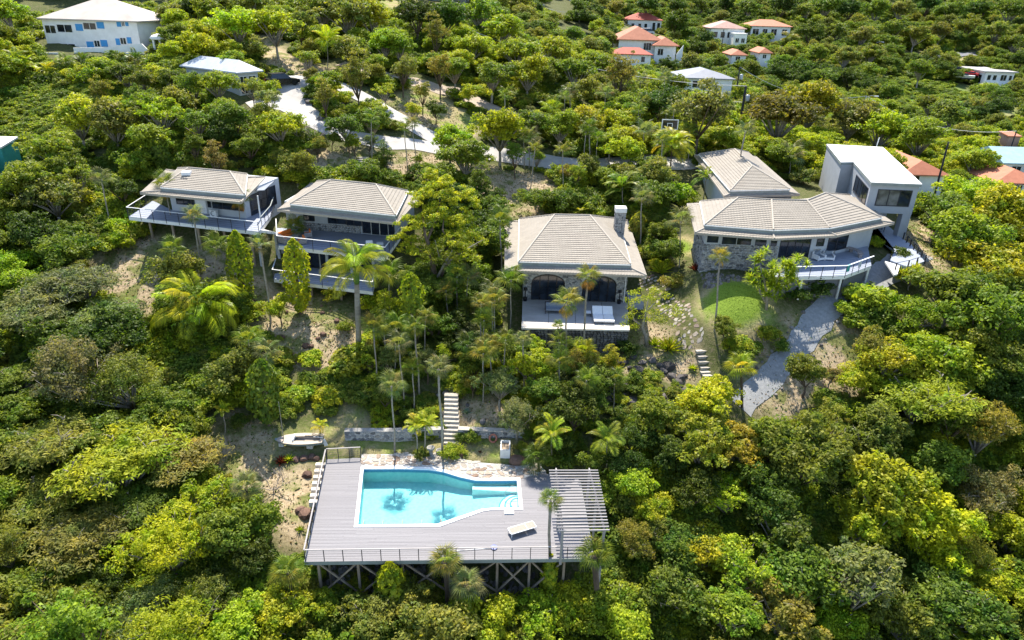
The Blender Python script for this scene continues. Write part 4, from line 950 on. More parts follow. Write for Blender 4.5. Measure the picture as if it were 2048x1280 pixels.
# orange garden furniture on the upper deck
def seat(name, label, px, py, z, rz, w, mat, fr, arms=True, group=None, cat='armchair', dep=.8):
    c = U(px, py, z); t = thing(name, label, cat, tuple(c), group); ca, sa = math.cos(rz), math.sin(rz)
    W = lambda x, y, zz: Vector((c.x+x*ca-y*sa, c.y+x*sa+y*ca, z+zz))
    def bx(x0, x1, y0, y1, z0, z1, n, m): MB().hexa([W(x0, y0, z0), W(x1, y0, z0), W(x1, y1, z0), W(x0, y1, z0)], [W(x0, y0, z1), W(x1, y0, z1), W(x1, y1, z1), W(x0, y1, z1)]).build(n, m, t)
    h = w/2; bx(-h, h, -dep/2, dep/2, .12, .34, 'base', fr); bx(-h, h, dep/2-.12, dep/2, .345, .82, 'back_frame', fr)
    if arms: bx(-h, -h+.11, -dep/2, dep/2-.125, .345, .6, 'arm', fr); bx(h-.11, h, -dep/2, dep/2-.125, .345, .6, 'arm', fr)
    bx(-h+.13, h-.13, -dep/2+.02, dep/2-.3, .345, .47, 'seat_cushion', mat); bx(-h+.13, h-.13, dep/2-.28, dep/2-.13, .48, .86, 'back_cushion', mat)
    for x in (-h+.06, h-.06):
        for y in (-dep/2+.06, dep/2-.06): bx(x-.03, x+.03, y-.03, y+.03, 0, .115, 'leg', fr)
    return t
seat('corner_sofa', 'orange cushioned sofa along the left rail of the upper deck', 573, 477, bz, math.radians(60), 2.0, M['orange'], M['palewood'], cat='sofa')
seat('lounge_chair', 'orange cushioned lounge seat in front of the orange sofa', 567, 486, bz, math.radians(150), 1.2, M['orange'], M['palewood'])
seat('armchair', 'tall backed orange armchair at the back of the seating group', 617, 474, bz, math.radians(-70), .9, M['orange'], M['palewood'], group='orange armchairs')
seat('armchair', 'orange armchair nearest the front rail of the upper deck', 605, 487, bz, math.radians(-60), .95, M['orange'], M['palewood'], group='orange armchairs')
c = U(592, 476, bz); tb = thing('coffee_table', 'small pale coffee table between the orange seats', 'table', tuple(c)); MB().box((c.x, c.y, bz+.4), (.8, .6, .05), .3).build('top', M['palewood'], tb); MB().box((c.x, c.y, bz+.19), (.5, .4, .37), .3).build('base', M['palewood'], tb)
for px, py, lab in ((738, 500, 'white deck chair at the right part of the upper deck'), (760, 494, 'white deck table near the right end of the upper deck')):
    c = U(px, py, bz); t = thing('deck_chair' if 'chair' in lab else 'deck_table', lab, 'chair' if 'chair' in lab else 'table', tuple(c))
    MB().box((c.x, c.y, bz+.42), (.7, .7, .06), .2).build('seat' if 'chair' in lab else 'top', M['whitefab'], t)
    for x, y in ((-.3, -.3), (.3, -.3), (.3, .3), (-.3, .3)): MB().box((c.x+x, c.y+y, bz+.19), (.05, .05, .38)).build('leg', M['whitemetal'], t)
    if 'chair' in lab: MB().box((c.x, c.y+.33, bz+.7), (.7, .06, .5), .2).build('backrest', M['whitefab'], t)

# ---- small villa with the long deck, far left
az = 12.7
va = thing('single_storey_villa', 'single storey grey villa with tan hip roof and long railed deck on the far left', 'villa', tuple(U(420, 430, az)))
outer = [U(281, 386, 15.7), U(482, 405, 15.7), U(528, 380, 15.7), None]
upper = [U(322, 374.5, 16.3), U(489, 389, 16.3), U(494, 348.5, 16.3), U(356, 337, 16.3)]
outer[3] = upper[3]+Vector((-2.2, 1.5, -.9)); outer[2] = upper[2]+Vector((1.6, 1.2, -.9))
outer = [V3(p, 15.7) for p in outer]
ra = hip_house(va, outer, upper, [U(377, 336.5, 17.35), U(460, 344, 17.35)])
p = U(373, 346, 17.2); mb = MB().box((p.x, p.y, p.z), (.9, .8, .35), .2); mb.build('roof_vent', M['whitemetal'], ra); p = U(370.5, 359, 16.7); MB().box((p.x, p.y, p.z+.05), (.9, .5, .2), -.25).build('skylight', M['darkmetal'], ra)
aw = [U(490, 352, 15.5), U(556, 355, 15.5), U(528.5, 380, 15.35), U(512, 381, 15.35)]
M['leanto'] = surf('lean_to_metal', (.22, .25, .29), (.16, .18, .22), 1.5, .5)
MB().hexa([up(p, -.08) for p in aw], aw).build('lean_to_roof', M['leanto'], ra)
A, B = U(345, 420.5, az), U(493, 436.5, az); d_ = (B-A).normalized(); bk = Vector((-d_.y, d_.x, 0))*7
wall_prism(va, [(A.x, A.y), (B.x, B.y), (B.x+bk.x, B.y+bk.y), (A.x+bk.x, A.y+bk.y)], az-1.5, 15.6, M['greywall'])
window(va, A, B, (354, 396.5, 380.5, 408), 2); window(va, A, B, (384, 399, 388, 410), 1); window(va, A, B, (416, 400, 421, 413.5), 1)
window(va, A, B, (426, 403, 485, 418), 3); window(va, A, B, (392, 399.5, 413, 426), 1, glass=M['whitefab'], frame=M['greywall'], name='door', fw=.04)
B4 = V3(B+bk, az); window(va, V3(B, 0), V3(B4, 0), None, 3, sz=(1.0, 6.0, az+.1, az+2.2), name='glass_door')
c = U(429, 425, az+.4); ac = thing('air_conditioner', 'grey air conditioning unit against the far left villa wall', 'air conditioner', (c.x, c.y, az)); MB().box((c.x, c.y-.2, az+.4), (.8, .35, .7), math.atan2(d_.y, d_.x)).build('body', M['whitemetal'], ac); mb = MB(); q = Vector((c.x, c.y-.39, az+.4)); mb.tube([q+Vector((.25*math.cos(t), 0, .25*math.sin(t))) for t in np.linspace(0, 6.28, 13)], .03, 5, cap=False); mb.build('fan_guard', M['darkmetal'], ac)
f0, f1, f2, f3, f4 = U(257, 433, az), U(518, 463.5, az), U(541, 432, az), U(548, 408, az), U(305, 401, az)
plat = [(f0.x, f0.y), (f1.x, f1.y), (f2.x, f2.y), (f3.x, f3.y), (B.x, B.y), (A.x, A.y), (f4.x, f4.y)]
wall_prism(va, plat, az-.4, az-.045, M['whitetrim'], 'deck_slab'); plank_floor(va, plat, az, .145, math.atan2(f1.y-f0.y, f1.x-f0.x), M['deckblue'], name='deck_boards', gap=.015)
railing('railing along the long deck of the far left villa', [f4, f0, f1], az, 1.05, 1.55, rail=M['whitemetal'])
railing('short railing from the far left deck towards the curved ramp', [U(524, 453, az), U(543, 430, az), U(549, 412, az)], az, 1.05, 1.4, rail=M['greytrim'])
for k in (.12, .3, .5, .7, .9):
    p = f0.lerp(f1, k); MB().bar((p.x+.2, p.y+.7, gz(p.x, p.y)-.6), (p.x+.2, p.y+.7, az-.3), .22, .22).build('post', M['timber'], va)
for px, py, py2 in ((519.5, 386, 440), (531, 381, 403)):
    p = U(px+(2 if px < 525 else 1), py2, az); MB().bar((p.x, p.y, az), (p.x, p.y, 15.4), .12, .12).build('post', M['whitemetal'], va)
# curved ramp between the two decks
rp = [U(510, 456, 12.72), U(530, 459, 12.3), U(548, 464, 11.7), U(566, 471, 11.1), U(582, 475, bz)]
rs_ = smooth([tuple(p) for p in rp]); rt = thing('curved_ramp', 'pale curved ramp linking the decks of the two left villas', 'ramp', rs_[0])
mb = MB()
for a, b_ in zip(rs_, rs_[1:]):
    a, b_ = Vector(a), Vector(b_); d = (b_-a); nn = Vector((-d.y, d.x, 0)).normalized()*.85; mb.hexa([a-nn-Vector((0, 0, .3)), b_-nn-Vector((0, 0, .3)), b_+nn-Vector((0, 0, .3)), a+nn-Vector((0, 0, .3))], [a-nn, b_-nn, b_+nn, a+nn])
mb.build('slab', M['whitetrim'], rt)
for k in (2, len(rs_)//2, -3): a = Vector(rs_[k]); MB().bar((a.x, a.y, a.z-.2), (a.x, a.y, gz(a.x, a.y)-.4), .25, .25).build('post', M['greywall'], rt)

# ---- large villa with the faceted roof on the right
mz = 10.9
vm = thing('faceted_villa', 'large stone and grey villa with wide faceted tan roof beside the lawn', 'villa', tuple(U(1550, 520, mz)))
ze, zu, zr = 13.85, 14.5, 16.0
o5 = [U(1391, 466, ze), U(1549, 478, ze), U(1672, 472, ze), U(1788, 446.5, ze)]
u5 = [U(1410, 449.5, zu), U(1547, 460, zu), U(1659, 456, zu), U(1763, 435.5, zu)]
r4 = [U(1476, 396, zr), U(1543, 400, zr), U(1614, 401.5, zr), U(1651, 386.5, zr)]
ol, ul = U(1385, 424, ze), U(1401, 403, zu)
ob = [Vector((r4[i].x*2-u5[i].x+1.2*(i > 2), r4[i].y*2-u5[i].y+1.2, 0)) for i in range(4)]
ub = [V3((ul.x, ul.y), zu), V3((ob[1].x, ob[1].y-1.0), zu), V3((ob[2].x, ob[2].y-1.0), zu), V3((u5[3].x+.6, u5[3].y+9.5), zu)]
ob = [V3((ul.x-1.2, ul.y+1.2), ze), V3((ub[1].x, ub[1].y+1.6), ze), V3((ub[2].x, ub[2].y+1.6), ze), V3((ub[3].x+1.6, ub[3].y+1.6), ze)]
lw = [up(p, -.42) for p in u5]; lb = [up(p, -.42) for p in ub]
fs = []
for i in range(3):
    fs += [(o5[i], o5[i+1], lw[i+1], lw[i]), (u5[i], u5[i+1], r4[i+1], r4[i]), (ub[i+1], ub[i], r4[i], r4[i+1]), (ob[i+1], ob[i], lb[i], lb[i+1])]
fs += [(ob[0], o5[0], lw[0], lb[0]), (ub[0], u5[0], r4[0], r4[0]), (o5[3], ob[3], lb[3], lw[3]), (u5[3], ub[3], r4[3], r4[3])]
caps = [(u5[i], r4[i]) for i in range(4)]+[(ub[0], r4[0]), (ub[3], r4[3])]+[(r4[i], r4[i+1]) for i in range(3)]+[(o5[i], lw[i]) for i in range(4)]
rm = roof(vm, fs, caps, o5+ob[::-1]); step_band(rm, u5+ub[::-1])
W0, W1, W2, W3 = (V3(p, mz) for p in (U(1405, 512, mz), U(1553, 516.5, mz), U(1638, 515, mz), U(1738, 491, mz)))
backw = [(W3.x+1.2, W3.y+8), (W2.x+1, W2.y+9), (W0.x+1, W0.y+8)]
wall_prism(vm, [(p.x, p.y) for p in (W0, W1, W2, W3)]+backw, mz-.3, ze-.08, M['greywall'])
wall_prism(vm, [(W0.x+.03, W0.y+.03), (W1.x, W1.y+.03), (W2.x, W2.y+.03), (W3.x-.03, W3.y+.03)]+backw, 6.5, mz-.3, M['mortar'], 'foundation')
mb = MB(); _, zs = onwall(1470, 489, W0, W1); o, u, n_ = frame_of(W0, W1); stones(mb, o-u*.1, W1, 6.8, zs, .38, .10, seed=51)
s0, _ = onwall(1632, 495, W1, W2)
o, u, n_ = frame_of(W1, W2); l12 = (W2-W1).length; stones(mb, o+u*(l12*.83), W2, mz, mz+1.0, .3, .06, seed=52); stones(mb, W2, V3(W2.lerp(W3, .3), 0), mz, mz+.45, .3, .06, seed=53); stones(mb, Vector((W0.x+.5, W0.y+6, 0)), W0, 6.8, zs, .4, .1, seed=54)
mb.build('stonework', M['stonewall'], vm, kind='stuff')
for px in ((1414, 470, 1437, 485), (1444, 471.5, 1503, 489), (1510, 476, 1533, 492)): window(vm, W0, W1, px, 1 if px[2]-px[0] < 40 else 2, frame=M['greywall'])
window(vm, W0, W1, (1541, 478, 1554, 493), 1, frame=M['greywall'])
window(vm, W1, W2, (1560, 478, 1618, 514), 4, name='glass_door'); window(vm, W1, W2, (1634.5, 478, 1647, 491), 1)
window(vm, W2, W3, (1656, 475, 1672, 500), 1, name='glass_door'); window(vm, W2, W3, (1674, 473, 1693, 497), 1, name='glass_door')
k0, k1, k2 = U(1546, 554, mz), U(1690, 551, mz), U(1743, 531, mz)
plat = [(k0.x, k0.y), (k1.x, k1.y), (k2.x, k2.y), (W3.x-.2, W3.y-.03), (W2.x, W2.y-.03), (W1.x, W1.y-.03)]
wall_prism(vm, plat, mz-.4, mz-.045, M['whitetrim'], 'deck_slab'); plank_floor(vm, plat, mz, .145, 0.05, M['deckblue'], name='deck_boards', gap=.015)
railing('white railed balustrade round the deck of the faceted villa', [k0, k1, k2], mz, 1.05, 1.25, rail=M['whitemetal'], rw=.14)
M['lattice'] = surf('lattice_panel', (.22, .22, .22), (.14, .14, .145), 20, .9, .4, 30)
for a, b_ in ((k0, k1), (k1, k2)):
    q = [V3(a, 0)+Vector((.2, .45, 0)), V3(b_, 0)+Vector((-.1, .45, 0))]; g = min(gz(q[0].x, q[0].y), gz(q[1].x, q[1].y))-.4
    o, u, n_ = frame_of(*q); lt = MB().hexa([V3(q[0], g), V3(q[1], g), V3(q[1]-n_*.06, g), V3(q[0]-n_*.06, g)], [V3(q[0], mz-.42), V3(q[1], mz-.42), V3(q[1]-n_*.06, mz-.42), V3(q[0]-n_*.06, mz-.42)]).build('lattice_panel', M['lattice'], vm)
    Lq = (q[1]-q[0]).length; sl_ = MB(); zq = g+.1
    while zq < mz-.5: sl_.hexa([V3(q[0]+n_*.0, zq), V3(q[1], zq), V3(q[1]+n_*.03, zq), V3(q[0]+n_*.03, zq)], [V3(q[0], zq+.07), V3(q[1], zq+.07), V3(q[1]+n_*.03, zq+.07), V3(q[0]+n_*.03, zq+.07)]); zq += .16
    sl_.build('slats', M['lattice'], lt, kind='stuff')
for t, a, b_ in ((.42, k0, k1), (.97, k0, k1), (.95, k1, k2)):
    p = a.lerp(b_, t); MB().bar((p.x, p.y+.2, gz(p.x, p.y)-.5), (p.x, p.y+.2, mz-.35), .18, .18).build('post', M['whitetrim'], vm)
seat('wicker_armchair', 'white wicker armchair left of the small deck table', 1636, 519, mz, math.radians(25), 1.0, M['cushiongrey'], M['whitefab'], group='white wicker armchairs', dep=.95)
seat('wicker_armchair', 'white wicker armchair right of the small deck table', 1656, 518.5, mz, math.radians(-5), 1.0, M['cushiongrey'], M['whitefab'], group='white wicker armchairs', dep=.95)
c = U(1647, 516, mz); tb = thing('deck_table', 'low white table between the two wicker armchairs', 'table', tuple(c)); MB().box((c.x, c.y, mz+.42), (.6, .6, .05)).build('top', M['whitefab'], tb); MB().box((c.x, c.y, mz+.2), (.4, .4, .39)).build('base', M['cushiongrey'], tb)
c = U(1706, 509, mz); cs = thing('curved_bench', 'curved brown deck bench against the grey wall of the faceted villa', 'bench', tuple(c))
arc = [(c.x-1.2+2.0*math.cos(t), c.y-.2+1.9*math.sin(t)) for t in np.linspace(1.9, -.5, 9)]; mb = MB()
for (a, b_), (a2, b2) in zip(arc, arc[1:]):
    f = lambda p, q_, s: (c.x-1.2+(p-c.x+1.2)*s, c.y-.2+(q_-c.y+.2)*s); mb.hexa([(*f(a, b_, 1), mz+.4), (*f(a2, b2, 1), mz+.4), (*f(a2, b2, .7), mz+.4), (*f(a, b_, .7), mz+.4)], [(*f(a, b_, 1), mz+.48), (*f(a2, b2, 1), mz+.48), (*f(a2, b2, .7), mz+.48), (*f(a, b_, .7), mz+.48)])
M['benchbrown'] = surf('bench_wood', (.32, .28, .27), (.25, .22, .21), 3, .8); mb.build('seat', M['benchbrown'], cs)
for k in (0, 4, 8): p = arc[k]; p = (c.x-1.2+(p[0]-c.x+1.2)*.85, c.y-.2+(p[1]-c.y+.2)*.85); MB().box((p[0], p[1], mz+.2), (.3, .3, .39)).build('leg', M['benchbrown'], cs)
for t, lab in ((.02, 'teal towel hanging on the deck rail nearest the bend'), (.45, 'pale blue towel hanging on the deck rail right of the bend')):
    p = k1.lerp(k2, t); d = (k2-k1).normalized(); mb = MB(); mb.hexa([p+Vector((0, -.06, .35)), p+d*.5+Vector((0, -.06, .35)), p+d*.5+Vector((0, .06, .4)), p+Vector((0, .06, .4))], [p+Vector((0, -.06, 1.08)), p+d*.5+Vector((0, -.06, 1.08)), p+d*.5+Vector((0, .06, 1.08)), p+Vector((0, .06, 1.08))])
    mb.build('towel', M['tealpaint'] if 'teal' in lab else M['metalroof'], None, lab, 'towel', at=p)

# ---- grey tower
tz, gz0 = 17.2, 10.9
tw = thing('grey_tower', 'tall grey two storey tower with flat white roof behind the faceted villa', 'tower house', tuple(U(1790, 480, gz0)))
rf_ = [U(1653, 289, tz), U(1682, 325, tz), U(1707, 324.5, tz), U(1743, 365, tz), U(1844, 369, tz), U(1765, 295, tz)]
cxy = sum(rf_, Vector())/6; rr2 = [(p.x, p.y) for p in rf_]
wl = [(cxy.x+(p.x-cxy.x)*.955+.0, cxy.y+(p.y-cxy.y)*.975) for p in rf_]
MB().prism(rr2, tz-.32, tz-.02).build('fascia', M['greytrim'], tw); MB().prism([(cxy.x+(x-cxy.x)*1.004, cxy.y+(y-cxy.y)*1.004) for x, y in rr2], tz-.019, tz+.06).build('roof', M['whiteroof'], tw)
p = U(1753, 293, tz); MB().tube([(p.x, p.y, tz), (p.x+.1, p.y, tz+1.3)], .06, 6).build('vent_pipe', M['whitemetal'], tw)
wall_prism(tw, wl, 13.6, tz-.321, M['towerwall'], 'upper_wall')
back = [wl[0], wl[1], wl[2], (wl[3][0]+.9, wl[3][1]+4.5), (wl[4][0]-.4, wl[4][1]+4.5), wl[5]]
wall_prism(tw, back, 7.5, 13.599, M['towerwall'], 'lower_wall')
lf, rt_ = wl[3], wl[4]
MB().prism([(rt_[0]-1.0, rt_[1]+.02), (rt_[0]-.03, rt_[1]+.02), (rt_[0]-.03, rt_[1]+1.0), (rt_[0]-1.0, rt_[1]+1.0)], 8, 13.598).build('column', M['towerwall'], tw)
MB().prism([(lf[0]+.05, lf[1]+.05), (lf[0]+.6, lf[1]+.05), (lf[0]+.6, lf[1]+.7), (lf[0]+.05, lf[1]+.7)], 8, 13.598).build('column', M['towerwall'], tw)
A, B = Vector((*lf, 0)), Vector((*rt_, 0)); window(tw, A, B, (1754, 381, 1820, 411), 3, glass=[M['blind'], M['blind'], M['glass']], fw=.09)
A3, B3 = Vector((*wl[2], 0)), A; L3 = (B3-A3).length; window(tw, A3, B3, None, 4, sz=(L3*.28, L3*.93, 14.35, 16.2), glass=M['glass'], fw=.09)
Lb, Rb = Vector((*back[3], 0)), Vector((*back[4], 0)); LL = (Rb-Lb).length
window(tw, Lb, Rb, None, 2, sz=(LL*.30, LL*.72, gz0+.15, 13.0), name='glass_door'); window(tw, Lb, Rb, None, 1, sz=(.3, LL*.25, gz0+.9, 12.8))
fl = [U(1752, 470, gz0), U(1748, 447, gz0), Vector((back[3][0], back[3][1], 0)), Vector((back[4][0]+.5, back[4][1], 0)), U(1806, 478, gz0), U(1822, 488, gz0), U(1849, 524, gz0-.1), U(1815, 535, gz0-.1), U(1780, 522, gz0-.1), U(1790, 500, gz0)]
MB().prism([(p.x, p.y) for p in fl], gz0-.35, gz0-.02).build('patio_floor', M['deckblue'], tw)
railing('dark posts edging the blue patio below the grey tower', [fl[4], fl[6], fl[7], U(1790, 540, gz0-.3)], gz0-.1, .8, 1.4, rail=M['darkmetal'], cables=0, rw=.03, postsz=.1)
q = [U(1770, 522, gz0-.1), U(1800, 531, gz0-.2), U(1795, 548, gz0-.4), U(1788, 549, gz0-.4)]; MB().hexa([up(p, -.2) for p in q], q).build('ramp', M['whiteconc'], tw)
c = U(1757, 461, gz0); tb = thing('patio_table', 'dark patio table under the grey tower', 'table', tuple(c)); MB().box((c.x, c.y, gz0+.72), (1.3, .8, .05), .3).build('top', M['darkmetal'], tb)
for x, y in ((-.5, -.3), (.5, -.3), (.5, .3), (-.5, .3)): MB().box((c.x+x, c.y+y, gz0+.35), (.06, .06, .7)).build('leg', M['darkmetal'], tb)

# ---- hip roofed house behind
ez = 15.0
vh = thing('rear_house', 'hip roofed house with teal painted wall just behind the faceted villa', 'house', tuple(U(1530, 400, 11)))
outer = [U(1449, 393, ez), U(1599, 389.5, ez), U(1505, 307, ez), U(1389, 310, ez)]
upper = [U(1461, 381, ez+.62), U(1579, 378.5, ez+.62), U(1497, 305, ez+.62), U(1398, 308.5, ez+.62)]
low = [up(p, -.42) for p in upper]; R0, R1 = U(1504, 332.5, 17.0), U(1469, 298.5, 17.0)
U0, U1, U2, U3 = upper
fs = [(outer[i], outer[(i+1) % 4], low[(i+1) % 4], low[i]) for i in range(4)]+[(U0, U1, R0, R0), (U1, U2, R1, R0), (U2, U3, R1, R1), (U3, U0, R0, R1)]
r = roof(vh, fs, [(U0, R0), (U1, R0), (U2, R1), (U3, R1), (R0, R1)]+[(outer[i], low[i]) for i in range(4)], outer); step_band(r, upper)
cc_ = sum(outer, Vector())/4; fp = [(cc_.x+(p.x-cc_.x)*.86, cc_.y+(p.y-cc_.y)*.92) for p in outer]
wall_prism(vh, fp, 9.5, ez-.1, M['greywall'])
A, B = Vector((*fp[0], 0)), Vector((*fp[1], 0)); LL = (B-A).length
for a, b_, g in ((.12, .28, M['glass']), (.36, .48, M['glass']), (.50, .63, M['tealpaint']), (.65, .8, M['glass'])): window(vh, A, B, None, 1 if g is M['tealpaint'] else 2, sz=(LL*a, LL*b_, 12.0, 14.0), glass=g, name='shutter' if g is M['tealpaint'] else 'window')
# ------------------------------------------------------------------ houses further up the hill and across the valley
SIGHT = []; FOOT = []
def far_house(name, label, fl, fr, D, h, dep, rtype, rh, rmat, wmat, wins=(), over=.5, cat='house', side=None, D1=None, ridge=.3, base=4, frame=None):
    A, B = UD(*fl, D), UD(*fr, D1 or D); z = min(A.z, B.z); A.z = B.z = 0
    t = thing(name, label, cat, (A.x, A.y, z)); o, u, n = frame_of(A, B); Lw = (B-A).length
    W = lambda s, d, zz: o+u*s-n*d+Vector((0, 0, z+zz))
    pr = [W(0, 0, 0), W(Lw, 0, 0), W(Lw, dep, 0), W(0, dep, 0)]
    MB().prism([(p.x, p.y) for p in pr], z-base, z+h-.02).build('wall', wmat, t)
    FOOT.append([(p.x, p.y) for p in (W(-1.2, -1.2, 0), W(Lw+1.2, -1.2, 0), W(Lw+1.2, dep+1.2, 0), W(-1.2, dep+1.2, 0))])
    e = [W(-over, -over, h), W(Lw+over, -over, h), W(Lw+over, dep+over, h), W(-over, dep+over, h)]
    mb = MB()
    if rtype == 'flat': mb.hexa(e, [up(p, .35) for p in e])
    elif rtype == 'hip':
        if Lw > dep: R = [W(dep*ridge+Lw*.05, dep/2, h+rh), W(Lw-dep*ridge-Lw*.05, dep/2, h+rh)]; fs = [(0, 1, 'b', 'a'), (1, 2, 'b'), (2, 3, 'a', 'b'), (3, 0, 'a')]
        else: R = [W(Lw/2, Lw*ridge, h+rh), W(Lw/2, dep-Lw*ridge, h+rh)]; fs = [(0, 1, 'a'), (1, 2, 'b', 'a'), (2, 3, 'b'), (3, 0, 'a', 'b')]
        pts = e+R+[up(p, -.18) for p in e]; m = {'a': 4, 'b': 5}
        mb.add(pts, [tuple(m.get(i, i) for i in f) for f in fs]+[(i+6, (i+1) % 4+6, (i+1) % 4, i) for i in range(4)]+[(9, 8, 7, 6)])
    elif rtype == 'shed':
        q = [e[0], e[1], up(e[2], rh), up(e[3], rh)]; mb.hexa([up(p, -.2) for p in q], q)
    elif rtype == 'gable':
        R = [W(-over, dep/2, h+rh), W(Lw+over, dep/2, h+rh)]; pts = e+R+[up(p, -.18) for p in e]
        mb.add(pts, [(0, 1, 5, 4), (2, 3, 4, 5), (3, 0, 4), (1, 2, 5)]+[(i+6, (i+1) % 4+6, (i+1) % 4, i) for i in range(4)]+[(9, 8, 7, 6)])
    mb.build('roof', rmat, t)
    for wn in wins:
        s0, s1, z0, z1 = wn[:4]; window(t, A, B, None, wn[4] if len(wn) > 4 else 2, sz=(Lw*s0, Lw*s1, z+z0, z+z1), frame=frame or M['whitetrim'], fw=.08)
    if side:        # windows in the end wall facing left ('l') or right ('r')
        which, ws = side; P0, P1 = (W(0, dep, 0), W(0, 0, 0)) if which == 'l' else (W(Lw, 0, 0), W(Lw, dep, 0)); P0, P1 = V3(P0, 0), V3(P1, 0)
        for s0, s1, z0, z1 in ws: window(t, P0, P1, None, 2, sz=(dep*s0, dep*s1, z+z0, z+z1), frame=frame or M['whitetrim'], fw=.08)
    q = [P(W(a, d, c)) for a in (0, Lw) for d in (0, dep) for c in (h*.25, h+rh)]; SIGHT.append(([(min(p[0] for p in q), min(p[1] for p in q)), (max(p[0] for p in q), min(p[1] for p in q)), (max(p[0] for p in q), max(p[1] for p in q)), (min(p[0] for p in q), max(p[1] for p in q))], A.y))
    return t, A, B, z, W, Lw
# white house with blue shutters
A, B = UD(100, 110, 128), UD(281, 89, 126.5); A.z = B.z = 0
wh = thing('shuttered_house', 'white two storey house with bright blue shutters and a pale cream hip roof', 'house', tuple(UD(100, 110, 128)))
_, zb = onwall(190, 100, A, B); _, zt = onwall(180, 39, A, B); o, u, n = frame_of(A, B); Lw = (B-A).length; dep = 11.5
W = lambda s, d, z: o+u*s-n*d+Vector((0, 0, z))
MB().prism([(p.x, p.y) for p in (W(0, 0, 0), W(Lw, 0, 0), W(Lw, dep, 0), W(0, dep, 0))], zb-4, zt-.02).build('wall', M['whitewall'], wh)
e = [W(-.5, -.5, zt), W(Lw+.5, -.5, zt), W(Lw+.5, dep+.5, zt), W(-.5, dep+.5, zt)]; R = [W(Lw*.42, dep*.5, zt+3.3), W(Lw*.56, dep*.5, zt+3.3)]
mb = MB(); mb.add(e+R+[up(p, -.2) for p in e], [(0, 1, 5, 4), (1, 2, 5), (2, 3, 4, 5), (3, 0, 4)]+[(i+6, (i+1) % 4+6, (i+1) % 4, i) for i in range(4)]+[(9, 8, 7, 6)]); mb.build('roof', M['creamroof'], wh)
for q in ((91, 51, 111, 66), (115, 49.5, 144, 64), (102, 90, 119, 103), (124, 88, 151, 101)): window(wh, A, B, q, 2, frame=M['whitewall'], name='balcony_opening')
for q in ((167.5, 46, 191.5, 58.5), (243.5, 40.5, 248.5, 52), (189.5, 81.5, 199.5, 93), (241.5, 76, 252, 88)): window(wh, A, B, q, 2, frame=M['whitetrim'])
for q in ((151.5, 48, 165.5, 61.5), (194, 44, 208, 57), (233.5, 41, 242, 53.5), (250.5, 39.5, 256.5, 52), (174, 83, 187.5, 96), (202, 80, 215, 93), (232, 77, 240, 90), (254.5, 74.5, 263, 87)):
    s0, _ = onwall(q[0], (q[1]+q[3])/2, A, B); s1, _ = onwall(q[2], (q[1]+q[3])/2, A, B); xm = (q[0]+q[2])/2; _, z1 = onwall(xm, q[1], A, B); _, z0 = onwall(xm, q[3], A, B)
    pt = lambda s, z, d: o+u*s+n*d+Vector((0, 0, z)); MB().hexa([pt(s0, z0, 0.002), pt(s1, z0, .002), pt(s1, z1, .002), pt(s0, z1, .002)], [pt(s0, z0, .07), pt(s1, z0, .07), pt(s1, z1, .07), pt(s0, z1, .07)]).build('shutter', M['blue'], wh)
P0, P1 = W(0, dep, 0), W(0, 0, 0)
for s in (.12, .42, .7): window(wh, P0, P1, None, 1, sz=(dep*s, dep*(s+.2), zt-2.6, zt-.8), frame=M['whitewall'], name='balcony_opening')
FOOT.append([(p.x, p.y) for p in (W(-2.5, -1.5, 0), W(Lw+1.5, -1.5, 0), W(Lw+1.5, dep+1.5, 0), W(-2.5, dep+1.5, 0))])
st = thing('garden_stair', 'white curved outdoor stair at the left end of the shuttered house', 'staircase', tuple(W(-1.6, 1, zb)))
for k in range(9): p = W(-1.3-.9*math.sin(k*.2), 6.0-k*.75, zb+2.6-k*.3); MB().box((p.x, p.y, p.z-.5), (1.4, .75, 1.0), .1).build('step', M['whiteconc'], st)
mb = MB(); pp = [W(-2.2-.9*math.sin(k*.2), 6.0-k*.75, zb+3.4-k*.3) for k in range(9)]
for a, b_ in zip(pp, pp[1:]): mb.bar(a-Vector((0, 0, .5)), b_-Vector((0, 0, .5)), .2, 1.5)
mb.build('balustrade', M['whitewall'], st)
def garden_wall(label, pix, D, h, mat='whitewall', th=.25):
    p = [UD(*q, D) for q in pix]; t = thing('garden_wall', label, 'wall', tuple(p[0])); mb = MB()
    for a, b_ in zip(p, p[1:]):
        o, u, n = frame_of(a, b_); mb.hexa([up(a, -3), up(b_, -3), up(b_-n*th, -3), up(a-n*th, -3)], [up(a, h), up(b_, h), up(b_-n*th, h), up(a-n*th, h)])
    mb.build('wall', M[mat], t); return t
garden_wall('white garden wall below the left corner of the shuttered house', [(84, 128), (120, 128)], 122, 1.8)
garden_wall('long pale garden wall along the front of the shuttered house', [(150, 112), (210, 112), (286, 104), (300, 118)], 122.5, 1.3)
garden_wall('white boundary wall at the far left edge below the grey building', [(-30, 112), (28, 112)], 126, 1.5)
c = UD(332, 112, 122); kz = thing('gate_kiosk', 'small white domed kiosk right of the shuttered house', 'kiosk', tuple(c))
mb = MB()
for x, y in ((-1, -1), (1, -1), (1, 1), (-1, 1)): MB().box((c.x+x*1.1, c.y+y*1.1, c.z+1), (.3, .3, 3.2)).build('post', M['whitewall'], kz)
mb.lathe((c.x, c.y, c.z+2.6), [(1.9, 0), (2.0, .2), (1.6, .6), (.8, .85), (0, .95)], 14); mb.build('dome', M['whiteconc'], kz, smooth=True); MB().box((c.x, c.y+.4, c.z+.8), (1.7, 1.4, 1.9)).build('screen', M['tealroof'], kz)
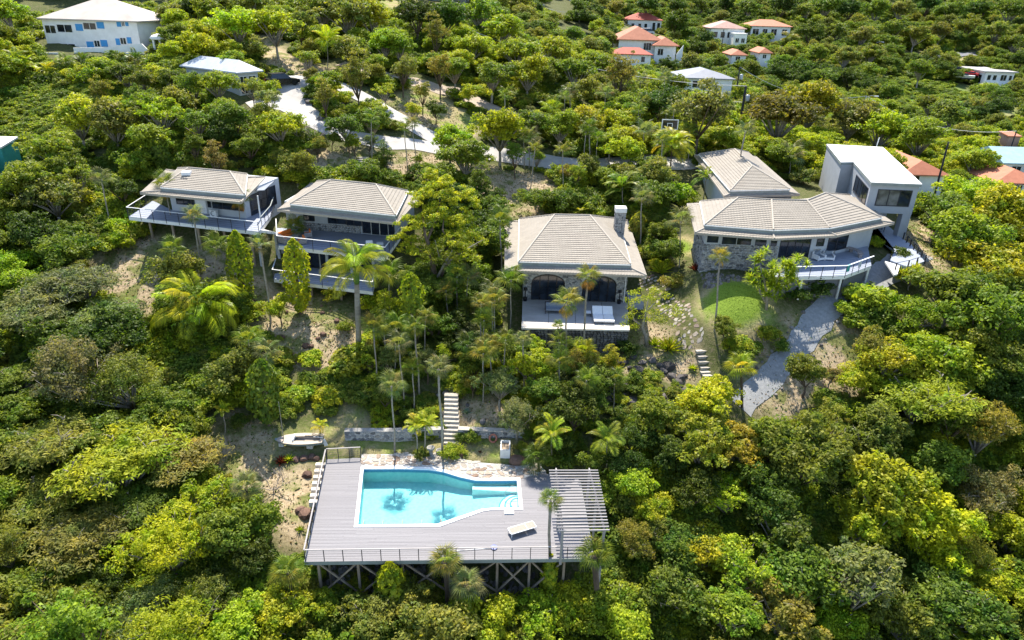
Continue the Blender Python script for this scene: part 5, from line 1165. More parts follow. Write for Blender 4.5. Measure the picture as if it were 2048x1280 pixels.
far_house('grey_building', 'grey walled building with dark windows behind the shuttered house', (-40, 34), (100, 12), 160, 5.5, 9, 'flat', 0, M['whiteconc'], M['greywall'], [(.3, .42, 2.2, 4.2), (.46, .6, 2.2, 4.2), (.64, .76, 2.4, 4.2), (.82, .92, 2.4, 4.2)])
far_house('upper_building', 'pale building cut by the top edge behind the shuttered house', (95, 12), (300, -8), 185, 4.5, 9, 'flat', 0, M['metalroof'], M['whitewall'], [(.1, .2, 1, 3), (.4, .5, 1, 3), (.7, .8, 1, 3)])
t, A, B, z, W, Lw = far_house('garage', 'grey garage with ribbed white metal hip roof beside the driveway', (374, 152), (480, 188), 110, 3.0, 3.4, 'hip', 1.4, M['metalroof'], M['greywall'], [(.1, .25, .8, 2.2)], .6, 'garage', ('r', [(.1, .42, 0, 2.3), (.52, .86, 0, 2.3)]), D1=103)
far_house('shed', 'small white and teal roofed shed at the left edge of the vine field', (-60, 316), (6, 311), 84, 1.5, 3, 'shed', .6, M['whiteroof'], M['tealpaint'], [(.5, .8, .8, 1.8)], .2, 'shed')
# across the hill
far_house('hilltop_house', 'long pale grey house with small windows at the top edge', (818, 22), (932, 22), 205, 4.2, 12, 'flat', 0, M['whiteconc'], M['greywall'], [(.35, .42, 1.2, 2.8, 1), (.5, .57, 1.2, 2.8, 1), (.7, .77, 1.2, 2.8, 1), (.84, .9, 1.2, 2.8, 1)])
far_house('red_container', 'red brown container standing left of the hilltop house', (780, 20), (799, 18), 205, 2.8, 5, 'flat', 0, M['redbox'], M['redbox'], [], .02, 'container')
far_house('white_cottage', 'narrow white cottage with two dark windows at the top edge', (1108, 20), (1145, 18), 300, 7, 9, 'hip', 1.5, M['redroof'], M['whitewall'], [(.3, .45, 3.2, 4.6, 1), (.65, .8, 3.2, 4.6, 1)])
far_house('bungalow', 'white bungalow with a red roof above the white van', (1254, 62), (1322, 56), 272, 3.9, 12, 'hip', 2.2, M['redroof'], M['whitewall'], [(.12, .2, 1, 2.6, 1), (.32, .4, 1, 2.6, 1), (.5, .58, 1, 2.6, 1), (.74, .82, .3, 3, 1), (.88, .96, .3, 3, 1)])
far_house('bungalow', 'low house under a broad blue grey hip roof left of the lane', (1126, 66), (1186, 70), 262, 2.6, 13, 'hip', 2.0, M['greyroof'], M['whitewall'], [(.2, .35, .6, 2)])
far_house('orange_villa', 'sprawling villa with overlapping orange roofs near the middle top', (1236, 106), (1316, 113), 205, 4.2, 14, 'hip', 3.2, M['orangeroof'], M['whitewall'], [(.62, .8, 1.6, 3.4, 3)], .8, 'villa')
far_house('villa_wing', 'right wing of the orange roofed villa with a white gable wall', (1308, 116), (1350, 114), 203, 3.3, 12, 'hip', 2.0, M['orangeroof'], M['whitewall'], [(.15, .4, .8, 2.4)], .8, 'villa')
far_house('annex', 'white annex with a bright red roof in front of the orange villa', (1228, 124), (1300, 131), 186, 2.6, 7, 'hip', 1.4, M['redroof'], M['whitewall'], [(.74, .84, .8, 2, 1)], .5)
garden_wall('white boundary wall right of the orange roofed villa', [(1352, 118), (1366, 100)], 200, 1.2)
far_house('pink_villa', 'white villa with pale pink roof and rounded white balcony', (1420, 80), (1486, 84), 256, 4.2, 13, 'hip', 2.2, M['pinkroof'], M['whitewall'], [(.08, .2, 1.2, 3, 1), (.3, .42, 1.2, 3, 1), (.5, .62, 1.2, 3, 1), (.72, .9, .6, 3, 2)], .6, 'villa')
far_house('balcony_block', 'low white balcony block in front of the pink roofed villa', (1466, 88), (1492, 87), 250, 3.0, 6, 'flat', 0, M['whiteconc'], M['whitewall'], [(.15, .4, .5, 1.8, 2), (.6, .85, .5, 1.8, 2)], .1)
far_house('terracotta_villa', 'long white villa with orange red roof beside a bright lawn', (1500, 73), (1578, 74), 268, 3.6, 13, 'hip', 2.0, M['orangeroof'], M['whitewall'], [(.05, .2, .6, 2.6), (.3, .42, .6, 2.6), (.52, .66, .6, 2.6), (.8, .92, .6, 2.6)], .6, 'villa')
far_house('low_house', 'low house with a salmon roof below the grey road', (1462, 124), (1490, 124), 215, 2.0, 9, 'hip', 1.3, M['orangeroof'], M['whitewall'], [(.3, .6, .5, 1.5)])
far_house('low_house', 'low house with a salmon roof partly behind a dark round tree', (1518, 120), (1540, 118), 214, 2.0, 9, 'hip', 1.3, M['orangeroof'], M['whitewall'], [(.3, .6, .5, 1.5)])
far_house('grey_roofed_house', 'house under a wide grey metal roof among the trees beside the utility pole', (1364, 178), (1462, 182), 150, 2.4, 11, 'hip', 1.5, M['greyroof'], M['whitewall'], [(.2, .4, .5, 1.8)])
t, A, B, z, W, Lw = far_house('flat_roofed_house', 'white house with a stained flat roof on the far right hillside', (1966, 168), (2024, 165), 222, 3.4, 16, 'flat', 0, M['dirtyroof'], M['whitewall'], [(.08, .2, 1.2, 2.6, 1), (.28, .4, 1.2, 2.6, 1), (.55, .75, 1.1, 2.7, 2), (.84, .94, 1.2, 2.6, 1)], .7, side=('l', [(.25, .4, 1, 2.6), (.7, .9, .2, 2.4)]))
MB().prism([(p.x, p.y) for p in (W(-1, -1.6, 0), W(Lw+1.5, -1.6, 0), W(Lw+1.5, -.01, 0), W(-1, -.01, 0))], z-3, z+.1).build('balcony', M['whiteconc'], t)
far_house('orange_bungalow', 'bungalow with orange roof just right of the grey tower', (1800, 372), (1886, 368), 104, 1.9, 11, 'hip', 1.7, M['orangeroof'], M['whitewall'], [(.2, .4, .4, 1.6)], .6, ridge=.25)
far_house('blue_roofed_house', 'house with a pale blue roof at the right edge', (2000, 352), (2090, 356), 116, 2.4, 9, 'gable', 1.8, M['tealroof'], M['whitewall'], [(.2, .4, .4, 1.8)], .5)
far_house('orange_cottage', 'white walled cottage with orange roof at the right edge below the blue roof', (1988, 380), (2080, 398), 104, 2.4, 8, 'hip', 1.6, M['orangeroof'], M['whitewall'], [(.1, .28, .2, 2.0, 2), (.36, .55, .2, 2.0, 2)], .5)
far_house('roadside_hut', 'tiny orange hut beside a leaning pole at the right edge', (2012, 290), (2036, 290), 140, 1.8, 3, 'shed', .4, M['orangeroof'], M['pinkroof'], [], .2, 'hut')
# ---- vehicles
def car(label, px, py, D, rz, paint, kind='suv', cat='car', ground=None):
    c = UD(px, py, D) if ground is None else ground; t = thing('parked_car' if kind != 'van' else 'parked_van', label, cat, tuple(c)); ca, sa = math.cos(rz), math.sin(rz)
    L_, W_, H_ = (4.7, 1.9, 1.75) if kind == 'suv' else (4.4, 1.75, 1.45) if kind == 'car' else (5.2, 1.95, 2.1)
    X = lambda x, y, z: Vector((c.x+x*ca-y*sa, c.y+x*sa+y*ca, c.z+z)); h = L_/2; w_ = W_/2
    hood = .98 if kind != 'van' else 1.1
    prof = [(-h, .35), (-h, .95), (-h+.12, hood), (-h+.35 if kind != 'car' else -h+.9, hood+.03), (-h+.6 if kind != 'car' else -h+1.35, H_-.06), (h*.12 if kind != 'van' else h*.45, H_), (h*.46 if kind != 'van' else h*.8, hood+.02), (h-.15, hood-.12), (h, .75), (h, .35)]
    low = [p for p in prof if p[1] <= hood+.031]
    body = MB(); k = len(low); body.add([X(x, -w_, z) for x, z in low]+[X(x, w_, z) for x, z in low], [tuple(range(k)), tuple(range(2*k-1, k-1, -1))]+[(i, k+i, k+(i+1) % k, (i+1) % k) for i in range(k)]); body.build('body', paint, t)
    b0, b1, f1, f0 = prof[3], prof[4], prof[5], prof[6]; iw = w_*.80
    cb = MB(); cb.hexa([X(b0[0], -w_*.96, b0[1]+.005), X(f0[0], -w_*.96, f0[1]+.005), X(f0[0], w_*.96, f0[1]+.005), X(b0[0], w_*.96, b0[1]+.005)], [X(b1[0], -iw, b1[1]-.06), X(f1[0], -iw, f1[1]-.06), X(f1[0], iw, f1[1]-.06), X(b1[0], iw, b1[1]-.06)]); cb.build('cabin_glass', M['glass'], t)
    MB().hexa([X(b1[0], -iw, b1[1]-.055), X(f1[0], -iw, f1[1]-.055), X(f1[0], iw, f1[1]-.055), X(b1[0], iw, b1[1]-.055)], [X(b1[0]+.05, -iw*.95, b1[1]), X(f1[0]-.05, -iw*.95, f1[1]), X(f1[0]-.05, iw*.95, f1[1]), X(b1[0]+.05, iw*.95, b1[1])]).build('roof', paint, t)
    for x in (-h*.62, h*.62):
        for y in (-w_+.08, w_-.08):
            a, b_ = X(x, y-.11, .34), X(x, y+.11, .34); wt = MB(); wt.tube([a, b_], .34, 12); wt.build('wheel', M['tyre'], t)
    for y in (-w_*.7, w_*.7): q = X(h-.03, y, .78); MB().box(tuple(q), (.1, .36, .16), rz).build('headlight', M['whitemetal'], t); q = X(-h+.02, y, .8); MB().box(tuple(q), (.08, .2, .3), rz).build('tail_light', M['redfabric'], t)
    return t
g = G(566, 170); car('black off road car parked at the end of the driveway', 0, 0, 0, math.radians(38), M['black'], 'suv', ground=g)
car('white van parked below the red roofed bungalow', 1293, 69, 262, math.radians(5), M['silver'] if False else M['whitemetal'], 'van', 'van')
g = UD(1912, 143, 232); car('dark car parked behind the flat roofed white house', 0, 0, 0, math.radians(150), M['black'], 'car', ground=g)
g = UD(1940, 152, 226); car('small red car beside the flat roofed white house', 0, 0, 0, math.radians(140), M['redfabric'], 'car', ground=g)
def skiff(label, px, py, D, rz):
    c = UD(px, py, D); t = thing('motor_boat', label, 'boat', tuple(c)); ca, sa = math.cos(rz), math.sin(rz); X = lambda x, y, z: Vector((c.x+x*ca-y*sa, c.y+x*sa+y*ca, c.z+z))
    mb = MB(); ring = lambda z, s: [X(-2.4, -.9*s, z), X(.8, -.95*s, z), X(1.9, -.6*s, z), X(2.7, 0, z), X(1.9, .6*s, z), X(.8, .95*s, z), X(-2.4, .9*s, z)]; mb.hexa(ring(.4, .5), ring(1.1, 1)); mb.build('hull', M['whitemetal'], t)
    MB().hexa([X(-.6, -.5, 1.1), X(.6, -.5, 1.1), X(.6, .5, 1.1), X(-.6, .5, 1.1)], [X(-.5, -.4, 1.6), X(.3, -.4, 1.6), X(.3, .4, 1.6), X(-.5, .4, 1.6)]).build('console', M['glass'], t)
    MB().box(tuple(X(-.5, 0, .18)), (3, .9, .36), rz).build('trailer', M['darkmetal'], t)
skiff('small white motor boat on a trailer by the red car', 1930, 158, 224, math.radians(150))
# ---- utility poles and wires
def pole(label, top, base, D, r=.16, arm=False, box=False, lamp=False, mat='darkmetal', guy=None):
    a = UD(*base, D); b_ = UD(*top, D); b_.y = a.y+(b_.y-a.y)*.0; t = thing('utility_pole', label, 'utility pole', (a.x, a.y, a.z))
    tp = Vector((b_.x, a.y, b_.z)); MB().tube([up(a, -6), tp], [r*1.15, r*.8], 8).build('pole', M[mat], t)
    if arm: MB().bar(tp+Vector((-1.1, 0, -.4)), tp+Vector((1.1, 0, -.4)), .12, .12).build('crossarm', M['timber'], t)
    if box: mb = MB(); mb.lathe(tp+Vector((.55, -.1, -2.4)), [(0, 0), (.32, 0), (.34, .1), (.34, .9), (.28, 1.0), (0, 1.05)], 12); mb.build('transformer', M['silver'], t, smooth=True)
    if lamp: mb = MB(); mb.tube([tp+Vector((0, 0, -.3)), tp+Vector((.9, -.2, .15)), tp+Vector((1.6, -.3, .1))], .05, 5); mb.build('lamp_arm', M['steel'], t); MB().box(tuple(tp+Vector((1.9, -.35, .05))), (.8, .3, .16)).build('lamp_head', M['whitemetal'], t)
    if guy: MB().bar(tp-Vector((0, 0, 1)), UD(*guy, D-3), .14, .14).build('guy_guard', M['guy'], t)
    return tp
M['guy'] = surf('guy_guard', (.32, .36, .04), (.25, .28, .03), 5, .6)
p1 = pole('dark utility pole above the dirt road with a green guy wire', (918, 50), (918, 132), 148, guy=(905, 96))
p2 = pole('utility pole near the top edge left of the lane', (1074.5, 10), (1073, 48), 235, lamp=True)
p3 = pole('street lamp pole with green guy wires beside the lane', (1213, 14), (1212, 50), 262, lamp=True, guy=(1196, 46))
p4 = pole('utility pole rising in front of the wide grey metal roof', (1480, 134), (1474, 173), 150, box=True)
p5 = pole('dark utility pole with grey transformer right of the grey metal roof', (1492, 172), (1484, 224), 122, r=.24, box=True)
p6 = pole('slim utility pole between the villas below the pink roofed villa', (1448, 58), (1446, 80), 235, r=.12)
p7 = pole('leaning lamp pole among the trees at the foot of the green field', (1733, 192), (1716, 224), 150, lamp=True, mat='steel', r=.12)
p8 = pole('utility pole on the slope right of the grey tower', (1897, 284), (1883, 345), 100, r=.15)
p9 = pole('leaning utility pole beside the tiny orange hut', (2033, 262), (2016, 312), 132, r=.13)
p10 = pole('utility pole with lamp beside the far right road', (1753, 84), (1752, 104), 250, lamp=True, r=.12)
p11 = pole('short pole at the road end above the flat roofed house', (1911, 97), (1908, 122), 245, r=.12)
p12 = pole('pole with lamp on the far right hillside', (1950, 55), (1946, 78), 300, lamp=True, r=.12)
def wire(label, a, b_, sag=1.0, r=.035, name='power_line'):
    pts = [Vector(a).lerp(Vector(b_), t)-Vector((0, 0, sag*4*t*(1-t))) for t in np.linspace(0, 1, 13)]
    MB().tube(pts, r, 4).build(name, M['steel'], None, label, 'power line', at=a)
wire('upper power line from the left hilltop to the dirt road pole', UD(800, 2, 200), p1, 1.5); wire('lower power line from the left hilltop to the dirt road pole', UD(770, 8, 200), p1-Vector((0, 0, 3.2)), 1.5)
wire('upper power line from the dirt road pole to the transformer pole', p1, p5, 2.5); wire('lower power line from the dirt road pole to the transformer pole', p1-Vector((0, 0, 3.2)), p5-Vector((0, 0, 2.6)), 2.5)
wire('power line between the two poles near the top edge', UD(985, 2, 240), p2, 1.5); wire('power line from the top pole towards the lane lamp pole', p2, p3, 2)
wire('power line from the dark transformer pole to the pole right of the tower', p4, p7, 2.5); wire('power line crossing the right slope towards the leaning pole', p7, p9, 2.5)
# ---- basketball hoop
c = UD(1340, 249, 104); bb = thing('basketball_hoop', 'basketball backboard with white border standing above the palms', 'basketball hoop', (c.x, c.y+1, gz(c.x, c.y)))
mb = MB(); x, z, H = 1.22, c.z, .74
for q in ((-x, -H, x, -H+.13), (-x, H-.13, x, H), (-x, -H+.13, -x+.13, H-.13), (x-.13, -H+.13, x, H-.13), (-.4, -.40, -.32, .12), (.32, -.40, .4, .12), (-.4, .12, .4, .2)):
    mb.hexa([(c.x+q[0], c.y, z+q[1]), (c.x+q[2], c.y, z+q[1]), (c.x+q[2], c.y+.05, z+q[1]), (c.x+q[0], c.y+.05, z+q[1])], [(c.x+q[0], c.y, z+q[3]), (c.x+q[2], c.y, z+q[3]), (c.x+q[2], c.y+.05, z+q[3]), (c.x+q[0], c.y+.05, z+q[3])])
mb.build('board_border', M['whitemetal'], bb); MB().box((c.x, c.y+.09, z), (2.2, .04, 1.25)).build('board_panel', M['glass'], bb)
mb = MB(); mb.tube([(c.x+.28*math.cos(t), c.y-.35+.28*math.sin(t), z-.42) for t in np.linspace(0, 6.283, 13)], .03, 5, cap=False); mb.build('rim', M['orange'], bb)
mb = MB(); mb.tube([(c.x, c.y+1, gz(c.x, c.y)-.5), (c.x, c.y+1, z-.4), (c.x, c.y+.1, z)], .08, 6); mb.build('pole', M['darkmetal'], bb)
# ------------------------------------------------------------------ plant kit
RS = np.random.RandomState(21)
def nrm(a): return a/np.maximum(np.linalg.norm(a, axis=-1, keepdims=True), 1e-9)
def quads(name, c, n, L, W, mat, tdir=None, fold=0.0):
    """one rhombic leaf at each point"""
    k = len(c); r = RS.normal(size=(k, 3)) if tdir is None else tdir
    t = nrm(r-n*(r*n).sum(1, keepdims=True)); b = np.cross(n, t); L = np.asarray(L).reshape(-1, 1); W = np.asarray(W).reshape(-1, 1)
    v = np.stack([c-t*L/2, c+b*W/2-t*L*.08, c+t*L/2-n*L*fold, c-b*W/2-t*L*.08], 1).reshape(-1, 3)
    me = bpy.data.meshes.new(name); mesh_np(me, v, np.arange(4*k).reshape(k, 4)); me.materials.append(mat); return me
def sphere_dirs(k, zmin=-1.0):
    z = RS.uniform(zmin, 1, k); a = RS.uniform(0, 6.2832, k); s = np.sqrt(1-z*z); return np.stack([s*np.cos(a), s*np.sin(a), z], 1)
def crown(name, ncl=70, nl=150, rz=.75, zc=1.15, cr=.24, L=.062, W=.034, zmin=-.35, flat=1.0, upw=.55, hole=.0, lobes=5, mat='leaf', shape=None, droop=0.0, inner=.25):
    # several overlapping heads of foliage make one uneven crown
    k = lobes+2; sd_ = sphere_dirs(k, -.1); sc_ = sd_*RS.uniform(.25, .8, (k, 1)); sr_ = RS.uniform(.24, .56, k); sc_[0] *= .2; sr_[0] = .5
    w_ = sr_**2; which = RS.choice(k, ncl, p=w_/w_.sum()); d = sphere_dirs(ncl, zmin); fac = RS.uniform(.82, 1.05, ncl); ins = RS.rand(ncl) < inner; fac[ins] *= RS.uniform(.3, .7, ins.sum())
    cc = (sc_[which]+d*(sr_[which]*fac)[:, None])*np.array([1, 1, rz])
    if shape: cc = shape(cc)
    cs = cr*RS.uniform(.45, 1.35, ncl)
    idx = np.repeat(np.arange(ncl), nl); idx = idx[RS.rand(len(idx)) > hole]
    ld = sphere_dirs(len(idx), -.55); lr = RS.uniform(.55, 1.08, len(idx))[:, None]
    p = cc[idx]+ld*lr*cs[idx][:, None]*np.array([1.15, 1.15, .8*flat]); p[:, 2] -= droop*(lr[:, 0]*cs[idx])
    n = nrm(ld*.55+np.array([0, 0, upw])+RS.normal(size=p.shape)*.45)
    p[:, 2] += zc; cc = cc+np.array([0, 0, zc])
    s = RS.uniform(.7, 1.35, len(p)); me = quads(name, p, n, L*s, W*s, M[mat], fold=.12); return me, cc
def trunk(name, cc, zc=1.15, r=.055, nb=9, mat='bark', split=.45, lean=(0, 0), seed=0, twigs=0):
    mb = MB(); rr = random.Random(seed); top = Vector((lean[0], lean[1], zc*split))
    mb.tube([(0, 0, -.25), (0.02, .01, 0), (top.x*.5+rr.uniform(-.03, .03), top.y*.5+rr.uniform(-.03, .03), top.z*.5), top], [r*1.35, r*1.1, r*.9, r*.75], 7)
    o = list(range(len(cc))); rr.shuffle(o); o = sorted(o[:nb*3], key=lambda i: -np.hypot(*cc[i][:2]))[:nb*2]; rr.shuffle(o)
    for i in o[:nb]:
        e = Vector(cc[i])*1.0; e.z += .07 if mat == 'palebark' else 0; m = top.lerp(e, .5)+Vector((rr.uniform(-.07, .07), rr.uniform(-.07, .07), -.02+rr.uniform(0, .09)))
        mb.tube([top-Vector((0, 0, .03)), m, e], [r*.6, r*.35, r*.12], 5)
        for k in range(twigs):
            q = m.lerp(e, rr.uniform(.1, .9)); f = q+Vector((rr.uniform(-.25, .25), rr.uniform(-.25, .25), rr.uniform(0, .22))); mb.tube([q, q.lerp(f, .5)+Vector((0, 0, .03)), f], [r*.2, r*.13, r*.05], 4)
    return mb.mesh(name, M[mat], smooth=True)
PROTO = {}
def proto(key, word, n, ck, tk):
    PROTO[key] = (word, [])
    for i in range(n):
        c, cc = crown('crown', **ck); PROTO[key][1].append((c, trunk('trunk', cc, ck.get('zc', 1.15), seed=i*7+len(key), **tk)))
proto('broad', 'rounded tree', 5, dict(ncl=150, nl=58, rz=.85, lobes=8, L=.088, W=.05, cr=.17, inner=.35), dict(nb=16, mat='palebark', twigs=1))
proto('tall', 'upright tree', 3, dict(ncl=100, nl=55, rz=1.35, zc=1.75, cr=.18, lobes=8, L=.09, W=.045, inner=.35), dict(nb=12))
proto('fine', 'fine leaved tree', 3, dict(ncl=170, nl=60, rz=.72, cr=.15, L=.065, W=.026, lobes=9, upw=.4, inner=.35), dict(nb=16, mat='palebark', twigs=3))
proto('feather', 'feathery spreading tree', 3, dict(ncl=130, nl=90, rz=.42, zc=.85, cr=.24, flat=.28, L=.085, W=.026, lobes=9, upw=1.3, zmin=-.6, inner=.4, hole=.1), dict(nb=26, mat='palebark', split=.35, twigs=3))
proto('open', 'open branched tree', 4, dict(ncl=75, nl=50, rz=.75, cr=.15, L=.085, W=.045, lobes=8, zmin=-.1, inner=.15), dict(nb=22, mat='palebark', split=.4, r=.045, twigs=2))
proto('big', 'large leaved tree', 3, dict(ncl=66, nl=60, rz=.9, cr=.25, L=.13, W=.07, lobes=6, upw=.35, droop=.2), dict(nb=8))
proto('dark', 'dense tree', 4, dict(ncl=160, nl=56, rz=.9, cr=.16, L=.085, W=.048, lobes=8, upw=.5, inner=.3), dict(nb=8))
proto('shrub', 'shrub', 4, dict(ncl=55, nl=70, rz=.7, zc=.36, cr=.26, L=.12, W=.065, lobes=6, zmin=-.5), dict(nb=6, r=.03, split=.3))
proto('mound', 'leafy mound', 3, dict(ncl=66, nl=70, rz=.42, zc=.18, cr=.24, L=.15, W=.10, lobes=7, zmin=-.3, upw=.9), dict(nb=4, r=.02, split=.3))
def strap_tufts(name, tufts, nleaf=34, L=.5, W=.055, arch=.5, mat='palm'):
    """rosettes of strap leaves: [(centre, scale)]"""
    V, Fc = [], []
    for c, s in tufts:
        for k in range(nleaf):
            a = RS.uniform(0, 6.28); e = RS.uniform(-.25, 1.35); l = L*s*RS.uniform(.7, 1.1); h = np.array([math.cos(a), math.sin(a), 0]); side = np.array([-math.sin(a), math.cos(a), 0])*W*s/2
            p = [np.array(c)]; d = h*math.cos(e)+np.array([0, 0, math.sin(e)])
            for q in range(3): p.append(p[-1]+d*l/3); d = nrm((d-np.array([0, 0, arch*.55]))[None])[0]
            b = len(V); V += [p[0]-side*.5, p[0]+side*.5, p[1]-side, p[1]+side, p[2]-side*.8, p[2]+side*.8, p[3]]
            Fc += [(b, b+1, b+3, b+2), (b+2, b+3, b+5, b+4), (b+4, b+5, b+6)]
    me = bpy.data.meshes.new(name); me.from_pydata([tuple(v) for v in V], [], Fc); me.materials.append(M[mat]); return me
def strap_proto(key, word, n, tk, **kw):
    PROTO[key] = (word, [])
    for i in range(n):
        d = sphere_dirs(tk['n'], tk.get('zmin', .0)); cc = d*np.array([1, 1, tk.get('rz', .7)])*RS.uniform(.55, .95, (tk['n'], 1)); cc[:, 2] += tk['zc']
        PROTO[key][1].append((strap_tufts('crown', [(c, RS.uniform(.8, 1.2)) for c in cc], **kw), trunk('trunk', cc, tk['zc'], r=.05, nb=min(len(cc), 12), mat='palebark', split=.4, seed=i)))
strap_proto('dracaena', 'tufted dracaena', 2, dict(n=40, zc=1.0, rz=.85, zmin=-.3), nleaf=30, L=.42, W=.06)
strap_proto('spiky', 'spiky leaved shrub', 2, dict(n=14, zc=.35, rz=.4, zmin=0), nleaf=30, L=.6, W=.05, arch=.35)
def column_crown(name, n=1500, L=.17, W=.12, prof=((0, .25), (.15, .42), (.45, .62), (.75, .55), (.92, .32), (1, .05)), H=5.0, mat='leaf'):
    t = RS.uniform(0, 1, n); r = np.interp(t, [p[0] for p in prof], [p[1] for p in prof])*RS.uniform(.75, 1.1, n)*1.3; a = RS.uniform(0, 6.28, n)
    r *= 1+.18*np.sin(a*3+t*9); h = np.stack([np.cos(a), np.sin(a), np.zeros(n)], 1); p = h*r[:, None]; p[:, 2] = .4+t*H
    nn = nrm(h*.9+np.array([0, 0, .45])+RS.normal(size=p.shape)*.35); s = RS.uniform(.7, 1.4, n)
    return quads(name, p, nn, L*s*2, W*s*2, M[mat], tdir=np.tile([[0, 0, -1.0]], (n, 1))+RS.normal(size=p.shape)*.3, fold=.15)
def bare_mesh(name, seed, mat='twig'):
    mb = MB(); rr = random.Random(seed)
    def br(p, d, l, r, k):
        q = p+d*l*.5+Vector((rr.uniform(-.1, .1)*l, rr.uniform(-.1, .1)*l, 0)); e = p+d*l; mb.tube([p, q, e], [r, r*.8, r*.6], 5, cap=False)
        if k:
            for i in range(rr.choice((2, 3, 3))): br(e if i < 2 else q, (d+Vector((rr.uniform(-.8, .8), rr.uniform(-.8, .8), rr.uniform(-.2, .5)))).normalized(), l*rr.uniform(.55, .8), r*.6, k-1)
    br(Vector((0, 0, -.1)), Vector((0, 0, 1)), .3, .03, 0)
    for i in range(5): br(Vector((0, 0, .15)), Vector((math.cos(i*1.26), math.sin(i*1.26), .8)).normalized(), .45, .022, 4)
    return mb.mesh(name, M[mat])
BARE = [bare_mesh('branches', s) for s in (1, 2)]
# ---- palm leaves
def fan_leaf(name, nseg=24, spread=2.5):
    V, Fc = [], []
    pl = .55; tip = Vector((pl, 0, .06)); b = 0
    V += [(0, -.012, 0), (0, .012, 0), (pl, .012, .06), (pl, -.012, .06)]; Fc.append((0, 1, 2, 3))
    for k in range(nseg):
        a = -spread+2*spread*(k+.5)/nseg; l = .72*(1-.22*abs(a/spread))*random.uniform(.92, 1.05); w = .027; d = Vector((math.cos(a), math.sin(a), 0)); s = Vector((-math.sin(a), math.cos(a), 0)); z1, z2 = .05-.02*abs(a), -.20-.05*random.random()
        m = tip+d*l*.55+Vector((0, 0, z1)); e = tip+d*l+Vector((0, 0, z2)); b = len(V)
        V += [tuple(tip), tuple(m-s*w-Vector((0, 0, .02))), tuple(m), tuple(m+s*w-Vector((0, 0, .02))), tuple(e)]
        Fc += [(b, b+1, b+2), (b, b+2, b+3), (b+1, b+4, b+2), (b+2, b+4, b+3)]
    me = bpy.data.meshes.new(name); me.from_pydata(V, [], Fc); me.materials.append(M['palm']); return me
def feather_leaf(name, n=36, L=1.0, ll=.30, lw=.013, arch=1.1, droop=.7, vee=.3):
    V, Fc = [], []; p = Vector((0, 0, 0)); ang = .5; pts = []
    for i in range(n+1):
        t = i/n; pts.append((p.copy(), ang)); p += Vector((math.cos(ang), 0, math.sin(ang)))*L/n; ang -= arch*(1.2*t+.35)*1.6/n
    for i in range(n):
        (a, g), (c, _) = pts[i], pts[i+1]; w = .012*(1-i/n)+.003; b = len(V); V += [(a.x, -w, a.z), (a.x, w, a.z), (c.x, w, c.z), (c.x, -w, c.z)]; Fc.append((b, b+1, b+2, b+3))
        t = i/n
        if t < .12: continue
        l = ll*math.sin(math.pi*min(1, .18+t*.8))**.7*random.uniform(.9, 1.1)
        for s in (-1, 1):
            d = Vector((math.cos(g)*.55, s*.85, math.sin(g)*.55+vee)).normalized(); m = a+d*l*.5; e = a+d*l-Vector((0, 0, droop*l)); fw_ = Vector((math.cos(g), 0, math.sin(g)))*lw; b = len(V)
            V += [tuple(a), tuple(m-fw_), tuple(e), tuple(m+fw_)]; Fc.append((b, b+1, b+2, b+3))
    me = bpy.data.meshes.new(name); me.from_pydata(V, [], Fc); me.materials.append(M['palm']); return me
FAN = [fan_leaf('fan_frond', 24, 2.5), fan_leaf('fan_frond', 20, 2.2), fan_leaf('fan_frond', 22, 2.7)]
FEA = [feather_leaf('frond'), feather_leaf('frond', arch=1.5, droop=.9), feather_leaf('frond', arch=.7, droop=.5)]
ARE = [feather_leaf('frond', 22, 1.0, .34, .024, 1.2, .35, .35), feather_leaf('frond', 22, 1.0, .30, .024, .8, .3, .4)]
ROY = [feather_leaf('frond', 44, 1.0, .30, .012, 1.25, .75, .5), feather_leaf('frond', 44, 1.0, .30, .012, .9, .7, .6)]
def trunk_mesh(kind):
    mb = MB()
    if kind == 'royal': mb.tube([(0, 0, -.08), (0, 0, .0), (0, 0, .25), (0, 0, .5), (0, 0, .8)], [.034, .032, .026, .028, .023], 10)
    elif kind == 'thick': mb.tube([(0, 0, -.1), (0, 0, 0), (.01, 0, .5), (0, 0, 1)], [.07, .06, .05, .055], 8)
    else: mb.tube([(0, 0, -.1), (.004, 0, .0), (.012, .006, .35), (-.004, .01, .7), (0, 0, 1)], [.016, .013, .011, .0105, .011], 7)
    return mb.mesh('trunk', M['palebark'] if kind != 'thick' else M['bark'], smooth=True)
TRK = {k: trunk_mesh(k) for k in ('thin', 'royal', 'thick')}
M['crownshaft'] = surf('crownshaft', (.10, .20, .04), (.08, .15, .03), 2, .5)
SHAFT = MB().tube([(0, 0, .78), (0, 0, .82), (0, 0, .9), (0, 0, .98)], [.024, .030, .026, .012], 10).mesh('crownshaft', M['crownshaft'], smooth=True)
# ---- colours of foliage
TONE = {'dark': (.075, .118, .022), 'mid': (.150, .200, .030), 'olive': (.215, .222, .048), 'bright': (.245, .295, .030), 'yellow': (.33, .385, .026), 'grey': (.180, .200, .085), 'autumn': (.21, .15, .035), 'orange': (.25, .26, .035), 'lime': (.32, .345, .026), 'pale': (.30, .29, .12), 'red': (.10, .022, .018), 'brown': (.19, .175, .06)}
TWORD = {'dark': 'dark green', 'mid': 'mid green', 'olive': 'olive green', 'bright': 'bright green', 'yellow': 'golden yellow', 'grey': 'grey green', 'autumn': 'rusty brown', 'orange': 'orange tinged', 'lime': 'lime green', 'pale': 'pale straw green', 'red': 'deep red', 'brown': 'brownish'}
REG = []       # every plant: (root, description words, pixel x, pixel y, what)
rp_ = random.Random(99)
def jit(c, a=.12): return tuple(max(.004, k*rp_.uniform(1-a, 1+a)) for k in c)
